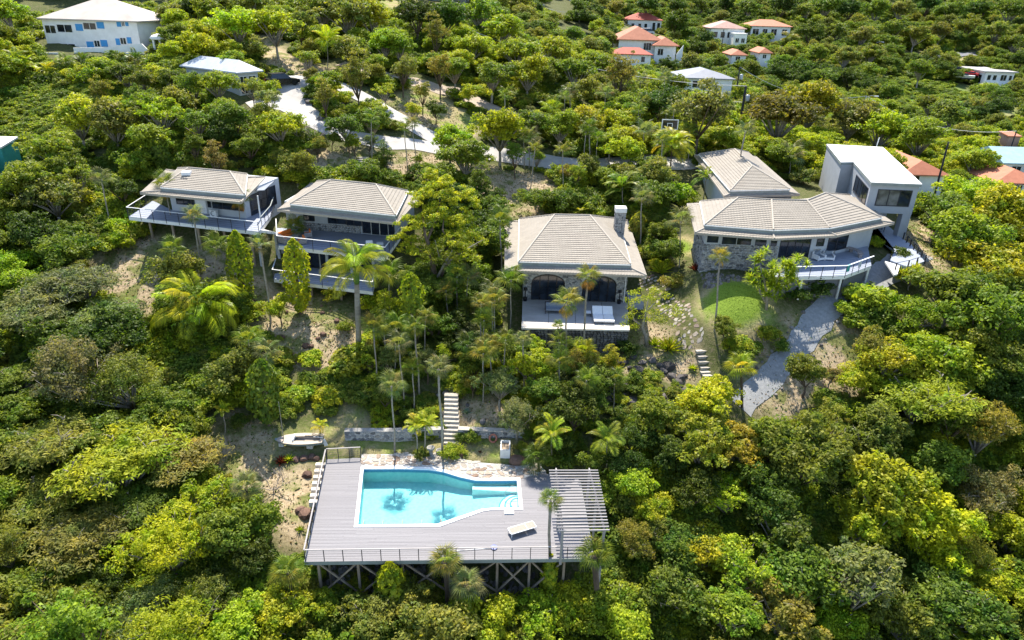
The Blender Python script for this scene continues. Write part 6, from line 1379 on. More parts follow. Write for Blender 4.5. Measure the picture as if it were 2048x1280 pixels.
def plant(key, x, y, R, tone, rot=None, zs=1.0, z=None, what=None, name=None, group=None):
    word, ms = PROTO[key]; i = rp_.randrange(len(ms)); z = gz(x, y) if z is None else z
    tree = key not in ('shrub', 'mound', 'spiky'); nm = name or ('tree' if tree else 'shrub')
    t = thing(nm, None, 'tree' if tree else 'shrub', (x, y, z), group); t.rotation_euler = (0, 0, rp_.uniform(0, 6.28) if rot is None else rot); t.scale = (R*rp_.uniform(.93, 1.07), R*rp_.uniform(.93, 1.07), R*zs)
    linked('trunk', ms[i][1], t); linked('crown', ms[i][0], t, jit(TONE[tone]))
    zc = {'tall': 1.75, 'feather': .85, 'shrub': .36, 'mound': .18, 'dracaena': 1.0, 'spiky': .35}.get(key, 1.15)
    px, py, _ = P((x, y, z+zc*R*zs)); REG.append((t, TWORD[tone]+' '+(what or word), px, py, R)); return t
ZC = {'tall': 1.75, 'feather': .85, 'shrub': .36, 'mound': .18, 'dracaena': 1.0, 'spiky': .35}
def by_pixel(key, px, py, wpx, tone, zs=1.0, what=None, name=None, scale=1.0):
    """crown centre and width as seen; the plant stands on the ground under it"""
    d = ray(px, py); t = 20.0; k = ZC.get(key, 1.15)*zs
    while t < 900:
        x, y, z = d[0]*t, d[1]*t, HC+d[2]*t; R = wpx/2*t/F
        if z <= gz(x, y)+k*R*.92: break
        t *= 1.006
    return plant(key, x, y, R*scale, tone, zs=zs, what=what, name=name)
def palm(px, py, bpx, bpy_, tone, label, kind='fan', dia=None, nl=None, z=None, old=0):
    """crown centre and foot of the trunk as seen"""
    b_ = G(bpx, bpy_) if z is None else U(bpx, bpy_, z)
    d = ray(px, py); t = b_.y/d[1]; tip = Vector((d[0]*t, b_.y, HC+d[2]*t)); H = max(.8, tip.z-b_.z); lean = tip.x-b_.x
    root = thing('palm_tree', label, 'palm', tuple(b_), 'palms'); root.rotation_euler = (0, math.atan2(lean, H), 0); ln = math.hypot(H, lean)
    tk = {'fan': 'thin', 'royal': 'royal', 'coco': 'thin', 'areca': 'thin', 'thick': 'thick', 'fanlow': 'thick', 'date': 'thick'}[kind]
    ws = {'thin': max(5.5, min(ln, 10)), 'royal': ln*1.12, 'thick': max(2.0, ln*.55)}[tk]
    linked('trunk', TRK[tk], root, scale=(ws, ws, ln))
    zt = Vector((0, 0, ln*(.97 if kind == 'royal' else 1.0)))
    if kind == 'royal': linked('crownshaft', SHAFT, root, scale=(ws, ws, ln))
    depth = P(tip)[2]; R = (dia or 60)/2*depth/F; leafset = {'fan': FAN, 'fanlow': FAN, 'thick': FAN, 'royal': ROY, 'coco': FEA, 'areca': ARE, 'date': ARE}[kind]
    n = nl or {'fan': 12, 'fanlow': 18, 'thick': 14, 'royal': 14, 'coco': 18, 'areca': 13, 'date': 24}[kind]
    sc = R/(1.15 if kind in ('fan', 'fanlow', 'thick') else .92)
    for k in range(n):
        f = k/n; a = k*2.39996+rp_.uniform(-.2, .2); e = 1.15-1.55*f+rp_.uniform(-.12, .12) if kind in ('fan', 'fanlow', 'thick') else .85-1.15*f+rp_.uniform(-.1, .1)
        linked('frond', leafset[rp_.randrange(len(leafset))], root, jit(TONE[tone], .18), loc=zt+Vector((0, 0, -.12*sc*f)), rot=(rp_.uniform(-.25, .25), -e, a), scale=(sc*rp_.uniform(.85, 1.08),)*3)
    for k in range(old):
        linked('frond', leafset[0], root, jit((.30, .20, .04), .2), loc=zt-Vector((0, 0, .25*sc)), rot=(rp_.uniform(-.3, .3), .75+rp_.uniform(0, .5), k*2.1+rp_.uniform(0, 1)), scale=(sc*.8,)*3)
    return root

def palm_at(x, y, H, tone, R, kind='fan'):
    z = gz(x, y); b0 = P((x, y, z)); t0 = P((x, y, z+H)); bx = b0[0]
    r = palm(t0[0]+rp_.uniform(-8, 8), t0[1], b0[0], b0[1], tone, None, kind, 2*R*F/t0[2], z=z)
    del r['group']; REG.append((r, TWORD[tone]+(' fan palm' if kind == 'fan' else ' feathery palm'), t0[0], t0[1], R)); return r
# ------------------------------------------------------------------ palms one by one
for a in [
 (203, 358, 221, 467, 'grey', 'slim fan palm with pale trunk standing left of the far left deck', 'fan', 56),
 (330, 368, 346, 470, 'mid', 'fan palm in front of the far left villa with old leaves hanging below', 'fan', 62, None, None, 7),
 (478, 398, 480, 490, 'mid', 'fan palm before the right end of the far left villa', 'fan', 58, None, None, 2),
 (388, 432, 402, 560, 'grey', 'short fan palm crossing the front rail of the far left deck', 'fan', 60),
 (345, 500, 352, 600, 'mid', 'left palm of the leafy pair below the far left deck', 'fan', 66),
 (432, 494, 426, 600, 'mid', 'right palm of the leafy pair below the far left deck', 'fan', 72),
 (521, 490, 541, 645, 'grey', 'thin leaning fan palm left of the two storey villa decks', 'fan', 58),
 (778, 552, 779, 650, 'mid', 'fan palm with arching leaves right of the royal palm', 'fan', 84),
 (914, 552, 913, 645, 'mid', 'straight fan palm right of the big spreading tree', 'fan', 62),
 (1000, 440, 1003, 560, 'mid', 'fan palm hugging the left edge of the stone villa roof', 'fan', 66),
 (1022, 560, 1020, 660, 'mid', 'fan palm beside the left corner of the stone villa terrace', 'fan', 76),
 (985, 585, 983, 690, 'grey', 'grey green fan palm a little left of the villa terrace', 'fan', 64),
 (1135, 603, 1127, 760, 'olive', 'tall fan palm with yellowing leaves in front of the villa terrace', 'fan', 74, None, None, 3),
 (1177, 552, 1161, 725, 'olive', 'tallest fan palm before the right arched door of the stone villa', 'fan', 62, None, None, 5),
 (1116, 652, 1116, 715, 'mid', 'small fan palm against the dark terrace wall', 'fan', 34),
 (1046, 680, 1047, 790, 'grey', 'fan palm left of the dark terrace wall', 'fan', 50),
 (1165, 705, 1160, 760, 'lime', 'low bushy fan palm at the foot of the dark terrace wall', 'fanlow', 66),
 (1441, 512, 1428, 660, 'olive', 'slim fan palm on the lawn before the faceted villa', 'fan', 50, None, None, 2),
 (1362, 442, 1358, 535, 'grey', 'fan palm left of the faceted villa roof', 'fan', 70),
 (1284, 395, 1279, 505, 'grey', 'fan palm right of the stone villa chimney', 'fan', 62),
 (877, 738, 884, 912, 'grey', 'tall silvery fan palm beside the pool staircase', 'fan', 70),
 (798, 690, 808, 815, 'grey', 'fan palm with drooping leaves above the low stone wall', 'fan', 66),
 (783, 772, 789, 905, 'grey', 'fan palm with crossed dark trunks above the pool patio', 'fan', 70),
 (1482, 735, 1484, 815, 'lime', 'thick trunked fan palm beside the lower gravel path', 'thick', 70),
 (1101, 1000, 1096, 1215, 'mid', 'slender palm standing in front of the pergola', 'fan', 60, 11),
 (890, 1125, 896, 1240, 'olive', 'upper fan palm of the pair in front of the pool deck', 'thick', 82),
 (933, 1170, 936, 1275, 'grey', 'lower fan palm of the pair in front of the pool deck', 'thick', 84),
 (575, 1145, 590, 1220, 'mid', 'fan palm at the front left corner of the pool deck', 'thick', 86),
 (1188, 1112, 1199, 1262, 'mid', 'palm hiding the front right corner of the pool deck', 'thick', 88),
 (1075, 915, 1080, 960, 'dark', 'dark low fan palm right of the white planter', 'fanlow', 74),
 (1105, 868, 1100, 930, 'bright', 'bright arching palm behind the pergola', 'areca', 84),
 (1215, 880, 1212, 940, 'mid', 'broad palm above the right end of the pergola', 'areca', 90),
 (492, 975, 500, 1030, 'grey', 'pale fan palm left of the bare shrub by the deck', 'thick', 78),
 (497, 680, 502, 780, 'mid', 'left fan palm of the group below the coconut palm', 'fan', 74),
 (533, 706, 532, 800, 'grey', 'right fan palm of the group below the coconut palm', 'fan', 76),
 (1281, 163, 1279, 225, 'grey', 'first slim palm behind the basketball hoop', 'fan', 44),
 (1330, 155, 1326, 240, 'grey', 'second slim palm behind the basketball hoop', 'fan', 46),
 (1140, 180, 1140, 240, 'grey', 'slim palm near the end of the dirt road', 'fan', 40),
 (1104, 215, 1106, 262, 'bright', 'bushy palm beside the dirt road end', 'fan', 56),
 (1211, 186, 1208, 262, 'grey', 'double trunked palm right of the dirt road end', 'fan', 46),
 (1058, 277, 1058, 335, 'grey', 'palm on the lower edge of the driveway', 'fan', 60),
 (1288, 264, 1285, 340, 'grey', 'palm left of the basketball hoop beside the driveway', 'fan', 60),
 (1379, 262, 1376, 325, 'mid', 'palm right of the basketball hoop', 'fan', 50),
 (1491, 262, 1467, 392, 'grey', 'very tall palm leaning over the rear house roof', 'fan', 56),
 (1344, 292, 1340, 345, 'lime', 'wide bushy date palm below the basketball hoop', 'date', 100),
 (1413, 355, 1406, 400, 'mid', 'feathery palm at the left corner of the rear house', 'areca', 66),
 (1583, 312, 1577, 355, 'grey', 'fan palm between the rear house and grey tower', 'fan', 70),
 (1440, 285, 1440, 310, 'lime', 'yellowish palm behind the rear house', 'areca', 76),
 (655, 82, 655, 135, 'lime', 'coconut palm with upright fronds behind the driveway loop', 'coco', 76),
 (1245, 375, 1245, 425, 'mid', 'leafy palm behind the stone villa chimney', 'areca', 90),
 (1160, 428, 1160, 440, 'bright', 'low bright palm just behind the stone villa ridge', 'areca', 60),
 (712, 530, 718, 695, 'bright', 'large royal palm with smooth grey trunk before the two storey villa', 'royal', 165, 16),
 (398, 612, 398, 672, 'yellow', 'wide yellow coconut palm on the dry slope', 'coco', 190, 26),
 (834, 852, 833, 908, 'lime', 'left palm of the bright twin palms by the pool patio', 'areca', 62),
 (852, 850, 847, 906, 'bright', 'right palm of the bright twin palms by the pool patio', 'areca', 64),
 (640, 852, 640, 878, 'lime', 'small yellow green palm behind the dinghy stern', 'areca', 40),
 (446, 822, 450, 865, 'lime', 'small yellowing palm at the edge of the dry clearing', 'areca', 46),
 (50, 132, 52, 160, 'yellow', 'yellow palm below the boundary wall at the far left', 'areca', 56),
 (30, 118, 30, 160, 'mid', 'green palm at the left edge below the boundary wall', 'areca', 60),
 (95, 142, 96, 160, 'lime', 'yellow green palm below the white garden wall', 'areca', 50),
 (130, 124, 130, 150, 'mid', 'palm in front of the left shuttered windows', 'areca', 46),
 (165, 120, 165, 150, 'dark', 'dark palm in front of the shuttered house', 'areca', 44),
 (270, 118, 270, 150, 'dark', 'dark palm before the right end of the garden wall', 'areca', 50),
 (1580, 78, 1580, 108, 'olive', 'palm beside the long terracotta roofed villa', 'coco', 44),
 (1576, 190, 1576, 215, 'lime', 'pale palm in the valley left of the leaning lamp pole', 'coco', 48),
 (1870, 122, 1870, 140, 'mid', 'small palm beside the far right road', 'areca', 24),
 (590, 455, 588, 492, 'mid', 'palm rising past the orange sofa on the upper deck', 'fan', 62, None, None, 4),
 (968, 640, 965, 740, 'mid', 'fan palm in the thicket left of the villa terrace', 'fan', 58),
 (825, 735, 828, 820, 'mid', 'fan palm half hidden among shrubs on the slope', 'fan', 56),
 (935, 690, 932, 760, 'dark', 'dark fan palm above the rough stone path', 'fan', 66),
]: palm(*a)
# ------------------------------------------------------------------ the big spreading tree and other singular plants
def custom_tree(label, base, blobs, tone, limbs, r0_=.35, L=.24, W=.13, nl=190, mat='bark', cat='tree', name='tree'):
    """trunk and limbs drawn through seen points at the tree's own distance; crown made of clumps of leaves"""
    b_ = G(*base); t = thing(name, label, cat, tuple(b_)); D = b_.y; loc = lambda p, dd=0: UD(p[0], p[1], D+dd)-b_
    mb = MB()
    for l in limbs:
        pts = [loc(q[:2], q[3] if len(q) > 3 else 0) for q in l]; mb.tube(pts, [q[2] for q in l], 7)
    me = mb.mesh('trunk', M[mat], smooth=True); linked('trunk', me, t)
    P_, Nn = [], []
    for px, py, w_, dd in blobs:
        c = np.array(loc((px, py), dd)); R = w_/2*P((b_.x, D, b_.z))[2]/F; k = max(6, int(14*(R/1.4)**2)); dirs = sphere_dirs(k, -.5); cc = c+dirs*R*RS.uniform(.5, 1, (k, 1))*np.array([1, 1, .75]); idx = np.repeat(np.arange(k), nl)
        ld = sphere_dirs(len(idx), -.5); p = cc[idx]+ld*RS.uniform(.4, 1.05, (len(idx), 1))*.42*np.array([1.2, 1.2, .7]); P_.append(p); Nn.append(nrm(ld*.5+np.array([0, 0, .55])+RS.normal(size=p.shape)*.45))
    if not blobs: return t
    p = np.concatenate(P_); n = np.concatenate(Nn); s = RS.uniform(.7, 1.3, len(p)); linked('crown', quads('crown', p, n, L*s, W*s, M['leaf'], fold=.12), t, TONE[tone]); return t
custom_tree('large spreading tree with forked brown trunk right of the two storey villa', (852, 612),
 [(838, 400, 60, 3), (880, 385, 80, 4), (925, 400, 70, 4), (820, 450, 60, 1), (870, 440, 90, 2), (925, 450, 70, 2), (800, 480, 50, 0), (840, 500, 80, 0), (905, 490, 80, 0), (950, 480, 50, 2), (870, 360, 60, 5), (930, 520, 60, -1)], 'lime',
 [[(850, 616, .42), (850, 580, .36), (868, 545, .32), (862, 500, .24), (850, 470, .16), (845, 430, .08, 2)], [(858, 570, .32), (880, 552, .26), (892, 530, .22), (888, 505, .18), (905, 480, .12), (925, 455, .06, 2)], [(862, 510, .2), (840, 500, .14), (815, 480, .07)], [(890, 512, .16), (925, 505, .12), (955, 490, .06)], [(855, 480, .14), (872, 440, .1, 2), (880, 400, .05, 4)], [(900, 490, .12), (885, 460, .08), (890, 420, .04, 3)]], .4, .2, .11, 95)
custom_tree('rusty branched crown leaning from the right side of the big tree', (862, 600),
 [(890, 500, 70, -2), (930, 490, 50, -2), (870, 530, 50, -2)], 'orange', [[(860, 605, .2), (872, 560, .16, -1), (888, 530, .12, -2), (905, 500, .06, -2)], [(888, 530, .1, -2), (930, 500, .07, -2), (965, 480, .03, -2)], [(888, 530, .1, -2), (920, 520, .06, -2), (955, 510, .03, -2)], [(880, 520, .07, -2), (870, 480, .03, -2)]], .2, .17, .07, 60, 'palebark')
custom_tree('small open tree with a curved pale trunk beside the flagstone path', (1294, 692),
 [(1262, 600, 44, 0), (1290, 590, 50, 1), (1320, 600, 46, 1), (1275, 630, 46, -1), (1310, 632, 50, 0), (1345, 622, 40, 1), (1330, 648, 36, 0), (1260, 650, 34, 0)], 'lime',
 [[(1295, 696, .22), (1291, 670, .2), (1284, 655, .16), (1290, 635, .1), (1296, 600, .05)], [(1287, 655, .12), (1268, 640, .07), (1258, 605, .03)], [(1290, 642, .1), (1318, 630, .07), (1345, 615, .03)], [(1292, 625, .08), (1310, 605, .04)]], .2, .16, .09, 46, 'palebark')
dt = custom_tree('bright dracaena tree with three yellow tufted heads at the lawn edge', (1533, 618),
 [], 'lime', [[(1532, 622, .16), (1534, 590, .13), (1528, 560, .1), (1520, 530, .07)], [(1533, 600, .14), (1548, 575, .1), (1560, 545, .08), (1585, 535, .05)], [(1531, 605, .12), (1520, 585, .09), (1515, 560, .06)]], .2, mat='palebark')
b_ = Vector(dt.location); tf = []
for px, py, w_, dd, k in ((1524, 514, 44, 1, 12), (1523, 560, 60, 0, 22), (1560, 548, 66, -.5, 24), (1592, 534, 52, -.5, 16), (1575, 570, 50, 0, 14), (1540, 585, 50, 0, 14)):
    c = UD(px, py, b_.y+dd)-b_; R = w_/2*P(b_)[2]/F*.8
    for q in sphere_dirs(k, -.5): tf.append((np.array(c)+q*R*np.array([1, 1, .8]), RS.uniform(.8, 1.15)))
linked('crown', strap_tufts('crown', tf, 26, .75, .10, .5), dt, TONE['yellow'])
# vine clad columns
def vine_column(px, top, base, wpx, tone, label, dark=None):
    b_ = G(px if not isinstance(px, tuple) else px[1], base); d = UD(px if not isinstance(px, tuple) else px[0], top, b_.y); H = d.z-b_.z; t = thing('vine_column', label, 'vine', tuple(b_)); R = wpx/2*P(b_)[2]/F
    me = column_crown('leaves', 1500, .15/R*1.0, .11/R*1.0, H=H/R-.4); linked('leaves', me, t, TONE[tone], scale=(R/.8, R/.8, R)); 
    linked('trunk', MB().tube([(0, 0, -.3), (0, 0, H*.5), (0, 0, H*.93)], [.17, .14, .08], 7).mesh('trunk', M['bark']), t); return t
vine_column((482, 492), 462, 612, 46, 'lime', 'yellow topped vine column left of the leaning palm')
vine_column((593, 602), 478, 628, 50, 'lime', 'vine clad column standing before the two storey villa decks')
vine_column((535, 538), 720, 850, 66, 'mid', 'broad dark vine column below the coconut palm')
vine_column(785, 1128, 1232, 56, 'lime', 'vine column rising against the front edge of the pool deck')
vine_column(930, 1185, 1282, 58, 'bright', 'vine column under the front pair of fan palms')
vine_column((1097, 1095), 1110, 1220, 30, 'lime', 'thin vine column climbing the palm before the pergola')
vine_column((352, 360), 508, 575, 46, 'bright', 'vine covered stem under the leafy palm pair')
vine_column((818, 826), 545, 690, 52, 'bright', 'hanging vine curtain left of the big tree trunk')
vine_column((1268, 1272), 425, 490, 30, 'olive', 'narrow yellow green column shrub behind the stone villa')
vine_column((322, 330), 270, 345, 40, 'mid', 'vine covered trunk above the far left villa roof')
# agaves and rosettes
def rosette(px, py, wpx, tone, label, n=22, w_=.16, name='agave', rise=.55, mat='palm'):
    c = G(px, py); t = thing(name, label, 'plant', tuple(c)); R = wpx/2*P(c)[2]/F
    for k in range(n):
        a = k*2.4; e = .12+rise*2*(k/n); V = [(0, -w_*.5, 0), (0, w_*.5, 0), (.45, w_*.62, .06), (.45, -w_*.62, .06), (1, 0, .02), (.45, 0, -.03), (0, 0, -.03)]
        if k == 0:
            me = bpy.data.meshes.new('leaf'); me.from_pydata(V, [], [(0, 6, 5, 3), (6, 1, 2, 5), (3, 5, 4), (5, 2, 4)]); me.materials.append(M[mat])
        linked('leaf', me, t, jit(TONE[tone] if isinstance(tone, str) else tone), rot=(0, -e, a), scale=(R*(1-.25*k/n),)*3)
AG = (.22, .30, .27)
rosette(1234, 806, 40, AG, 'large silver blue agave among the rocks below the terrace'); rosette(934, 826, 30, AG, 'silver agave right of the upper pool staircase'); rosette(962, 782, 20, AG, 'small pale agave above the staircase')
rosette(1236, 738, 36, 'orange', 'orange tipped bromeliad below the terrace corner', 26, .12, 'bromeliad'); rosette(1336, 700, 74, 'lime', 'wide spiky yellow green clump beside the stone steps', 60, .07, 'agave', .75); rosette(1308, 690, 50, 'bright', 'spiky green clump left of the wide yellow clump', 44, .07, 'agave', .75)
rosette(1285, 783, 28, 'lime', 'small lime bromeliad on the dark rocks', 18, .14, 'bromeliad'); rosette(1318, 805, 36, 'yellow', 'yellow leaved plant on the dark rocks', 24, .2, 'bromeliad'); rosette(1385, 738, 30, 'yellow', 'yellow leaved plant beside the lower stone steps', 22, .2, 'bromeliad')
rosette(1268, 985, 44, 'lime', 'broad upright leaf cluster right of the pergola', 10, .34, 'banana_plant', .8)
rosette(1215, 1010, 40, 'lime', 'giant lime leaves touching the right pergola beam', 9, .4, 'banana_plant', .8)
rosette(1020, 1205, 66, 'yellow', 'yellow rosette tree below the front of the pool deck', 40, .1, 'plumeria', .6)
rosette(600, 1060, 30, 'bright', 'leafy fern beside the left deck edge', 20, .12, 'fern')
rosette(960, 905, 14, 'red', 'small reddish plant on the grass beside the planter', 14, .14, 'croton'); rosette(563, 925, 40, 'red', 'dark red leaved plant at the left of the brown rocks', 24, .2, 'croton'); rosette(578, 920, 34, 'yellow', 'yellow croton beside the red leaved plant', 24, .2, 'croton')
rosette(1390, 540, 40, 'red', 'dark red cordyline below the faceted villa corner', 26, .14, 'cordyline', .7); rosette(938, 785, 22, 'red', 'red cordyline above the agave', 16, .14, 'cordyline', .7)
rosette(1118, 345, 44, 'orange', 'orange heliconia clump behind the stone villa', 30, .16, 'heliconia', .8); rosette(1145, 395, 34, (.35, .07, .02), 'red orange heliconia clump behind the stone villa', 26, .18, 'heliconia', .8)
rosette(1320, 545, 60, 'lime', 'spiky bright plant at the head of the flagstone path', 50, .07, 'agave', .75)
def bare(px, py, wpx, label, i=0):
    c = G(px, py); t = thing('bare_tree', label, 'tree', tuple(c)); R = wpx/2*P(c)[2]/F; t.scale = (R, R, R*.85); t.rotation_euler = (0, 0, i*1.3); linked('branches', BARE[i % 2], t)
bare(548, 985, 100, 'bare pale branched shrub left of the deck blocks', 0); bare(620, 290, 90, 'bare grey branched tree below the driveway bend', 1)
bare(1440, 1130, 90, 'dead white branches poking out of the lower right canopy', 0); bare(1420, 1180, 80, 'dead forked branch right of the lower canopy gap', 1)
bare(20, 1000, 110, 'tangle of bare branches at the left edge', 1); bare(270, 960, 120, 'pale bare limbs on top of the feathery canopy', 0); bare(95, 890, 90, 'thin bare limbs above the left feathery canopy', 1); bare(130, 700, 110, 'white dead branches over the left slope gap', 0)
bare(945, 510, 70, 'leafless grey twigs right of the big tree', 1); bare(1962, 110, 40, 'bare tree above the flat roofed house', 0)
# ------------------------------------------------------------------ trees and shrubs as they are seen
TREES = '''
broad 20 35 90 bright;dark 10 85 60 mid;dark 306 58 36 dark;broad 350 35 70 olive;broad 345 80 66 mid;dark 385 30 70 dark;broad 425 40 84 bright;broad 475 62 110 yellow;broad 505 15 90 olive;broad 550 66 96 lime;tall 600 60 60 olive;broad 645 30 100 mid;broad 695 38 110 olive;broad 745 45 100 lime;broad 770 95 80 yellow;broad 700 100 70 olive;dark 835 40 100 dark;dark 885 50 90 dark;broad 800 105 80 bright;tall 870 85 56 olive;broad 960 35 90 bright;broad 1000 70 90 lime;broad 945 100 76 bright;broad 1035 115 90 bright;broad 985 160 90 mid;broad 1055 160 90 lime;broad 1105 115 90 bright;broad 1150 155 80 mid;broad 1195 135 76 bright;tall 1240 165 80 olive;broad 910 150 70 bright
open 615 125 66 orange;tall 715 170 70 olive;tall 650 205 50 olive;broad 690 262 76 mid;broad 745 250 76 mid;open 540 208 66 pale;open 505 185 60 orange;dark 872 225 46 dark;tall 805 150 56 olive;open 828 232 50 yellow;tall 880 150 60 olive;broad 560 262 100 bright;dark 470 250 84 mid;broad 620 160 40 olive;open 770 190 50 lime;tall 845 195 44 olive
open 325 240 96 lime;broad 255 160 70 mid;tall 385 185 60 mid;broad 435 180 84 bright;broad 460 130 60 bright;broad 230 262 110 olive;broad 160 252 110 lime;broad 105 305 110 bright;tall 205 195 54 olive;dark 285 205 64 mid;broad 395 250 84 mid;dark 440 280 70 dark;dark 130 350 90 mid;broad 60 380 120 bright;broad 110 405 120 olive;open 155 365 96 orange;dark 20 445 90 mid;dark 65 480 110 dark;dark 105 505 90 dark;broad 20 535 96 yellow;broad 55 575 86 yellow;shrub 250 455 70 yellow;shrub 235 490 84 lime;shrub 275 470 60 lime;dark 245 390 70 dark;shrub 250 330 80 mid;shrub 200 420 60 mid;dark 500 300 70 mid;tall 520 240 60 mid;tall 430 330 50 brown;tall 560 330 44 olive;tall 390 300 50 mid
feather 65 640 190 grey;feather 170 575 160 grey;feather 210 645 150 grey;fine 150 760 180 grey;fine 260 785 150 olive;feather 45 765 130 mid;mound 330 735 100 bright;big 385 865 96 mid;mound 425 765 90 bright;mound 455 720 80 mid;mound 300 690 70 bright;mound 400 790 80 mid;shrub 480 850 50 mid
feather 100 895 210 olive;feather 235 945 240 lime;feather 340 925 170 olive;feather 80 1010 180 olive;feather 185 1075 190 olive;feather 300 1015 150 mid;open 405 1015 120 lime;fine 345 1110 180 lime;broad 55 1200 150 mid;broad 135 1240 150 mid;dark 215 1185 100 dark;fine 300 1235 140 grey;dark 450 1080 140 mid;big 535 1055 100 mid;dark 500 1130 110 dark;fine 420 1200 130 olive;broad 560 1235 120 lime;broad 490 1262 140 yellow;shrub 640 1250 90 mid;fine 15 1110 130 olive
big 660 1225 80 bright;broad 745 1240 120 olive;broad 825 1205 110 olive;shrub 880 1200 70 bright;broad 985 1262 130 lime;broad 1080 1240 130 lime;broad 1150 1240 120 yellow;broad 1205 1210 130 bright;broad 1245 1265 140 lime;fine 1060 1275 110 olive;shrub 720 1180 60 bright
broad 1270 980 100 yellow;broad 1290 1030 100 yellow;fine 1265 1090 100 olive;fine 1310 1075 90 olive;broad 1350 1090 120 mid;broad 1405 1110 130 lime;broad 1350 1185 140 mid;open 1480 1150 150 bright;open 1450 1230 170 bright;broad 1560 1080 150 mid;broad 1610 1165 180 mid;broad 1560 1240 170 olive;open 1700 1185 210 grey;broad 1770 1010 190 yellow;broad 1850 1060 170 yellow;broad 1720 1060 150 yellow;broad 1880 1130 130 yellow;dark 1600 935 180 mid;dark 1530 900 140 mid;broad 1400 905 150 orange;broad 1420 820 130 yellow;broad 1480 900 130 orange;dark 1340 930 110 dark;dark 1300 850 120 mid;dark 1265 890 90 dark;dark 1385 985 120 dark;open 1455 1000 110 yellow;dark 1540 1000 140 dark;fine 1645 865 120 olive;broad 1720 900 120 mid;broad 1765 860 120 olive;feather 1835 800 210 lime;broad 1780 735 130 lime;broad 1845 720 150 lime;broad 1900 770 140 bright;fine 1960 880 150 olive;dark 2010 800 140 dark;dark 1880 955 140 mid;fine 1980 1000 150 grey;broad 2025 1085 140 yellow;fine 1935 1130 130 olive;broad 2005 1180 140 lime;broad 1900 1230 180 mid;broad 2035 1250 120 mid;broad 1805 1250 160 mid;dark 1965 650 180 mid;broad 1905 600 160 mid;broad 1835 640 110 bright;broad 1995 545 160 lime;broad 1925 500 150 bright;broad 2005 445 140 lime;broad 1885 425 110 mid;broad 1945 400 120 lime;dark 2030 625 140 mid;broad 1950 330 90 bright;broad 1660 1250 120 lime;dark 1960 720 140 mid;dark 1700 1000 90 dark;dark 1900 860 120 mid
mound 1740 608 130 bright;mound 1700 630 70 bright;dracaena 1822 558 56 yellow;dark 1615 755 90 mid;tall 1730 708 76 brown;shrub 1535 672 58 lime;dark 1452 664 60 mid;shrub 1750 490 40 yellow;shrub 1800 517 56 dark;shrub 1625 582 70 dark;shrub 1590 590 60 dark;broad 1660 760 50 brown;shrub 1560 700 46 mid
broad 930 322 110 bright;broad 1000 272 110 lime;broad 1065 250 80 mid;broad 1120 262 84 bright;broad 1180 255 84 lime;dark 1320 220 96 dark;dark 1400 235 150 brown;broad 1340 190 80 mid;broad 1560 240 150 autumn;tall 1500 225 70 olive;broad 1620 225 120 orange;broad 1700 250 110 olive;broad 1760 270 110 lime;broad 1840 285 110 bright;broad 1900 240 90 olive;broad 1240 225 80 bright;shrub 1095 405 60 lime;shrub 1355 395 84 yellow;shrub 1295 468 60 dark;dark 1320 470 60 mid;shrub 1645 350 70 lime;shrub 1610 360 60 olive;shrub 1345 565 50 olive;broad 1260 290 80 lime;broad 1220 290 70 bright;shrub 1375 410 40 lime;tall 1030 320 50 mid;tall 960 380 56 mid;dark 990 400 46 dark;shrub 1180 400 50 mid;shrub 1210 430 40 mid;broad 900 290 90 lime;tall 770 330 50 dark;dark 755 340 54 mid;shrub 640 350 50 mid;shrub 690 350 44 olive
broad 1010 712 100 mid;broad 1062 745 100 bright;fine 1000 780 90 grey;broad 1095 790 90 mid;broad 1185 775 100 mid;dark 1150 835 110 dark;fine 1035 840 90 grey;big 1060 700 60 bright;mound 705 735 96 bright;mound 740 690 60 lime;mound 650 800 60 lime;mound 720 800 70 mid;dark 770 800 66 mid;mound 600 790 70 bright;big 560 625 60 lime;shrub 665 590 50 yellow;shrub 740 610 60 lime;shrub 770 640 56 mid;big 820 640 60 mid;dark 870 660 80 mid;dark 920 650 70 dark;shrub 940 600 56 mid;big 965 560 60 mid;dark 980 620 60 mid;shrub 690 660 40 mid;mound 620 720 54 lime;mound 560 720 60 bright;shrub 845 740 60 mid;dark 880 700 60 dark;big 950 740 70 mid;shrub 1250 700 50 dark;dark 1130 900 60 dark;big 1180 930 60 mid;dark 1250 940 90 dark
shrub 185 142 50 yellow;shrub 220 132 46 lime;open 165 150 50 yellow;shrub 305 150 56 lime;shrub 330 140 46 mid;shrub 250 155 56 lime;open 200 130 40 yellow;broad 285 170 66 mid;broad 340 165 66 mid;shrub 30 190 50 mid;shrub 130 172 44 olive
'''
for part in TREES.replace('\n', ';').split(';'):
    if part.strip():
        k, x, y, w_, tn = part.split(); by_pixel(k, int(x), int(y), int(w_), tn)
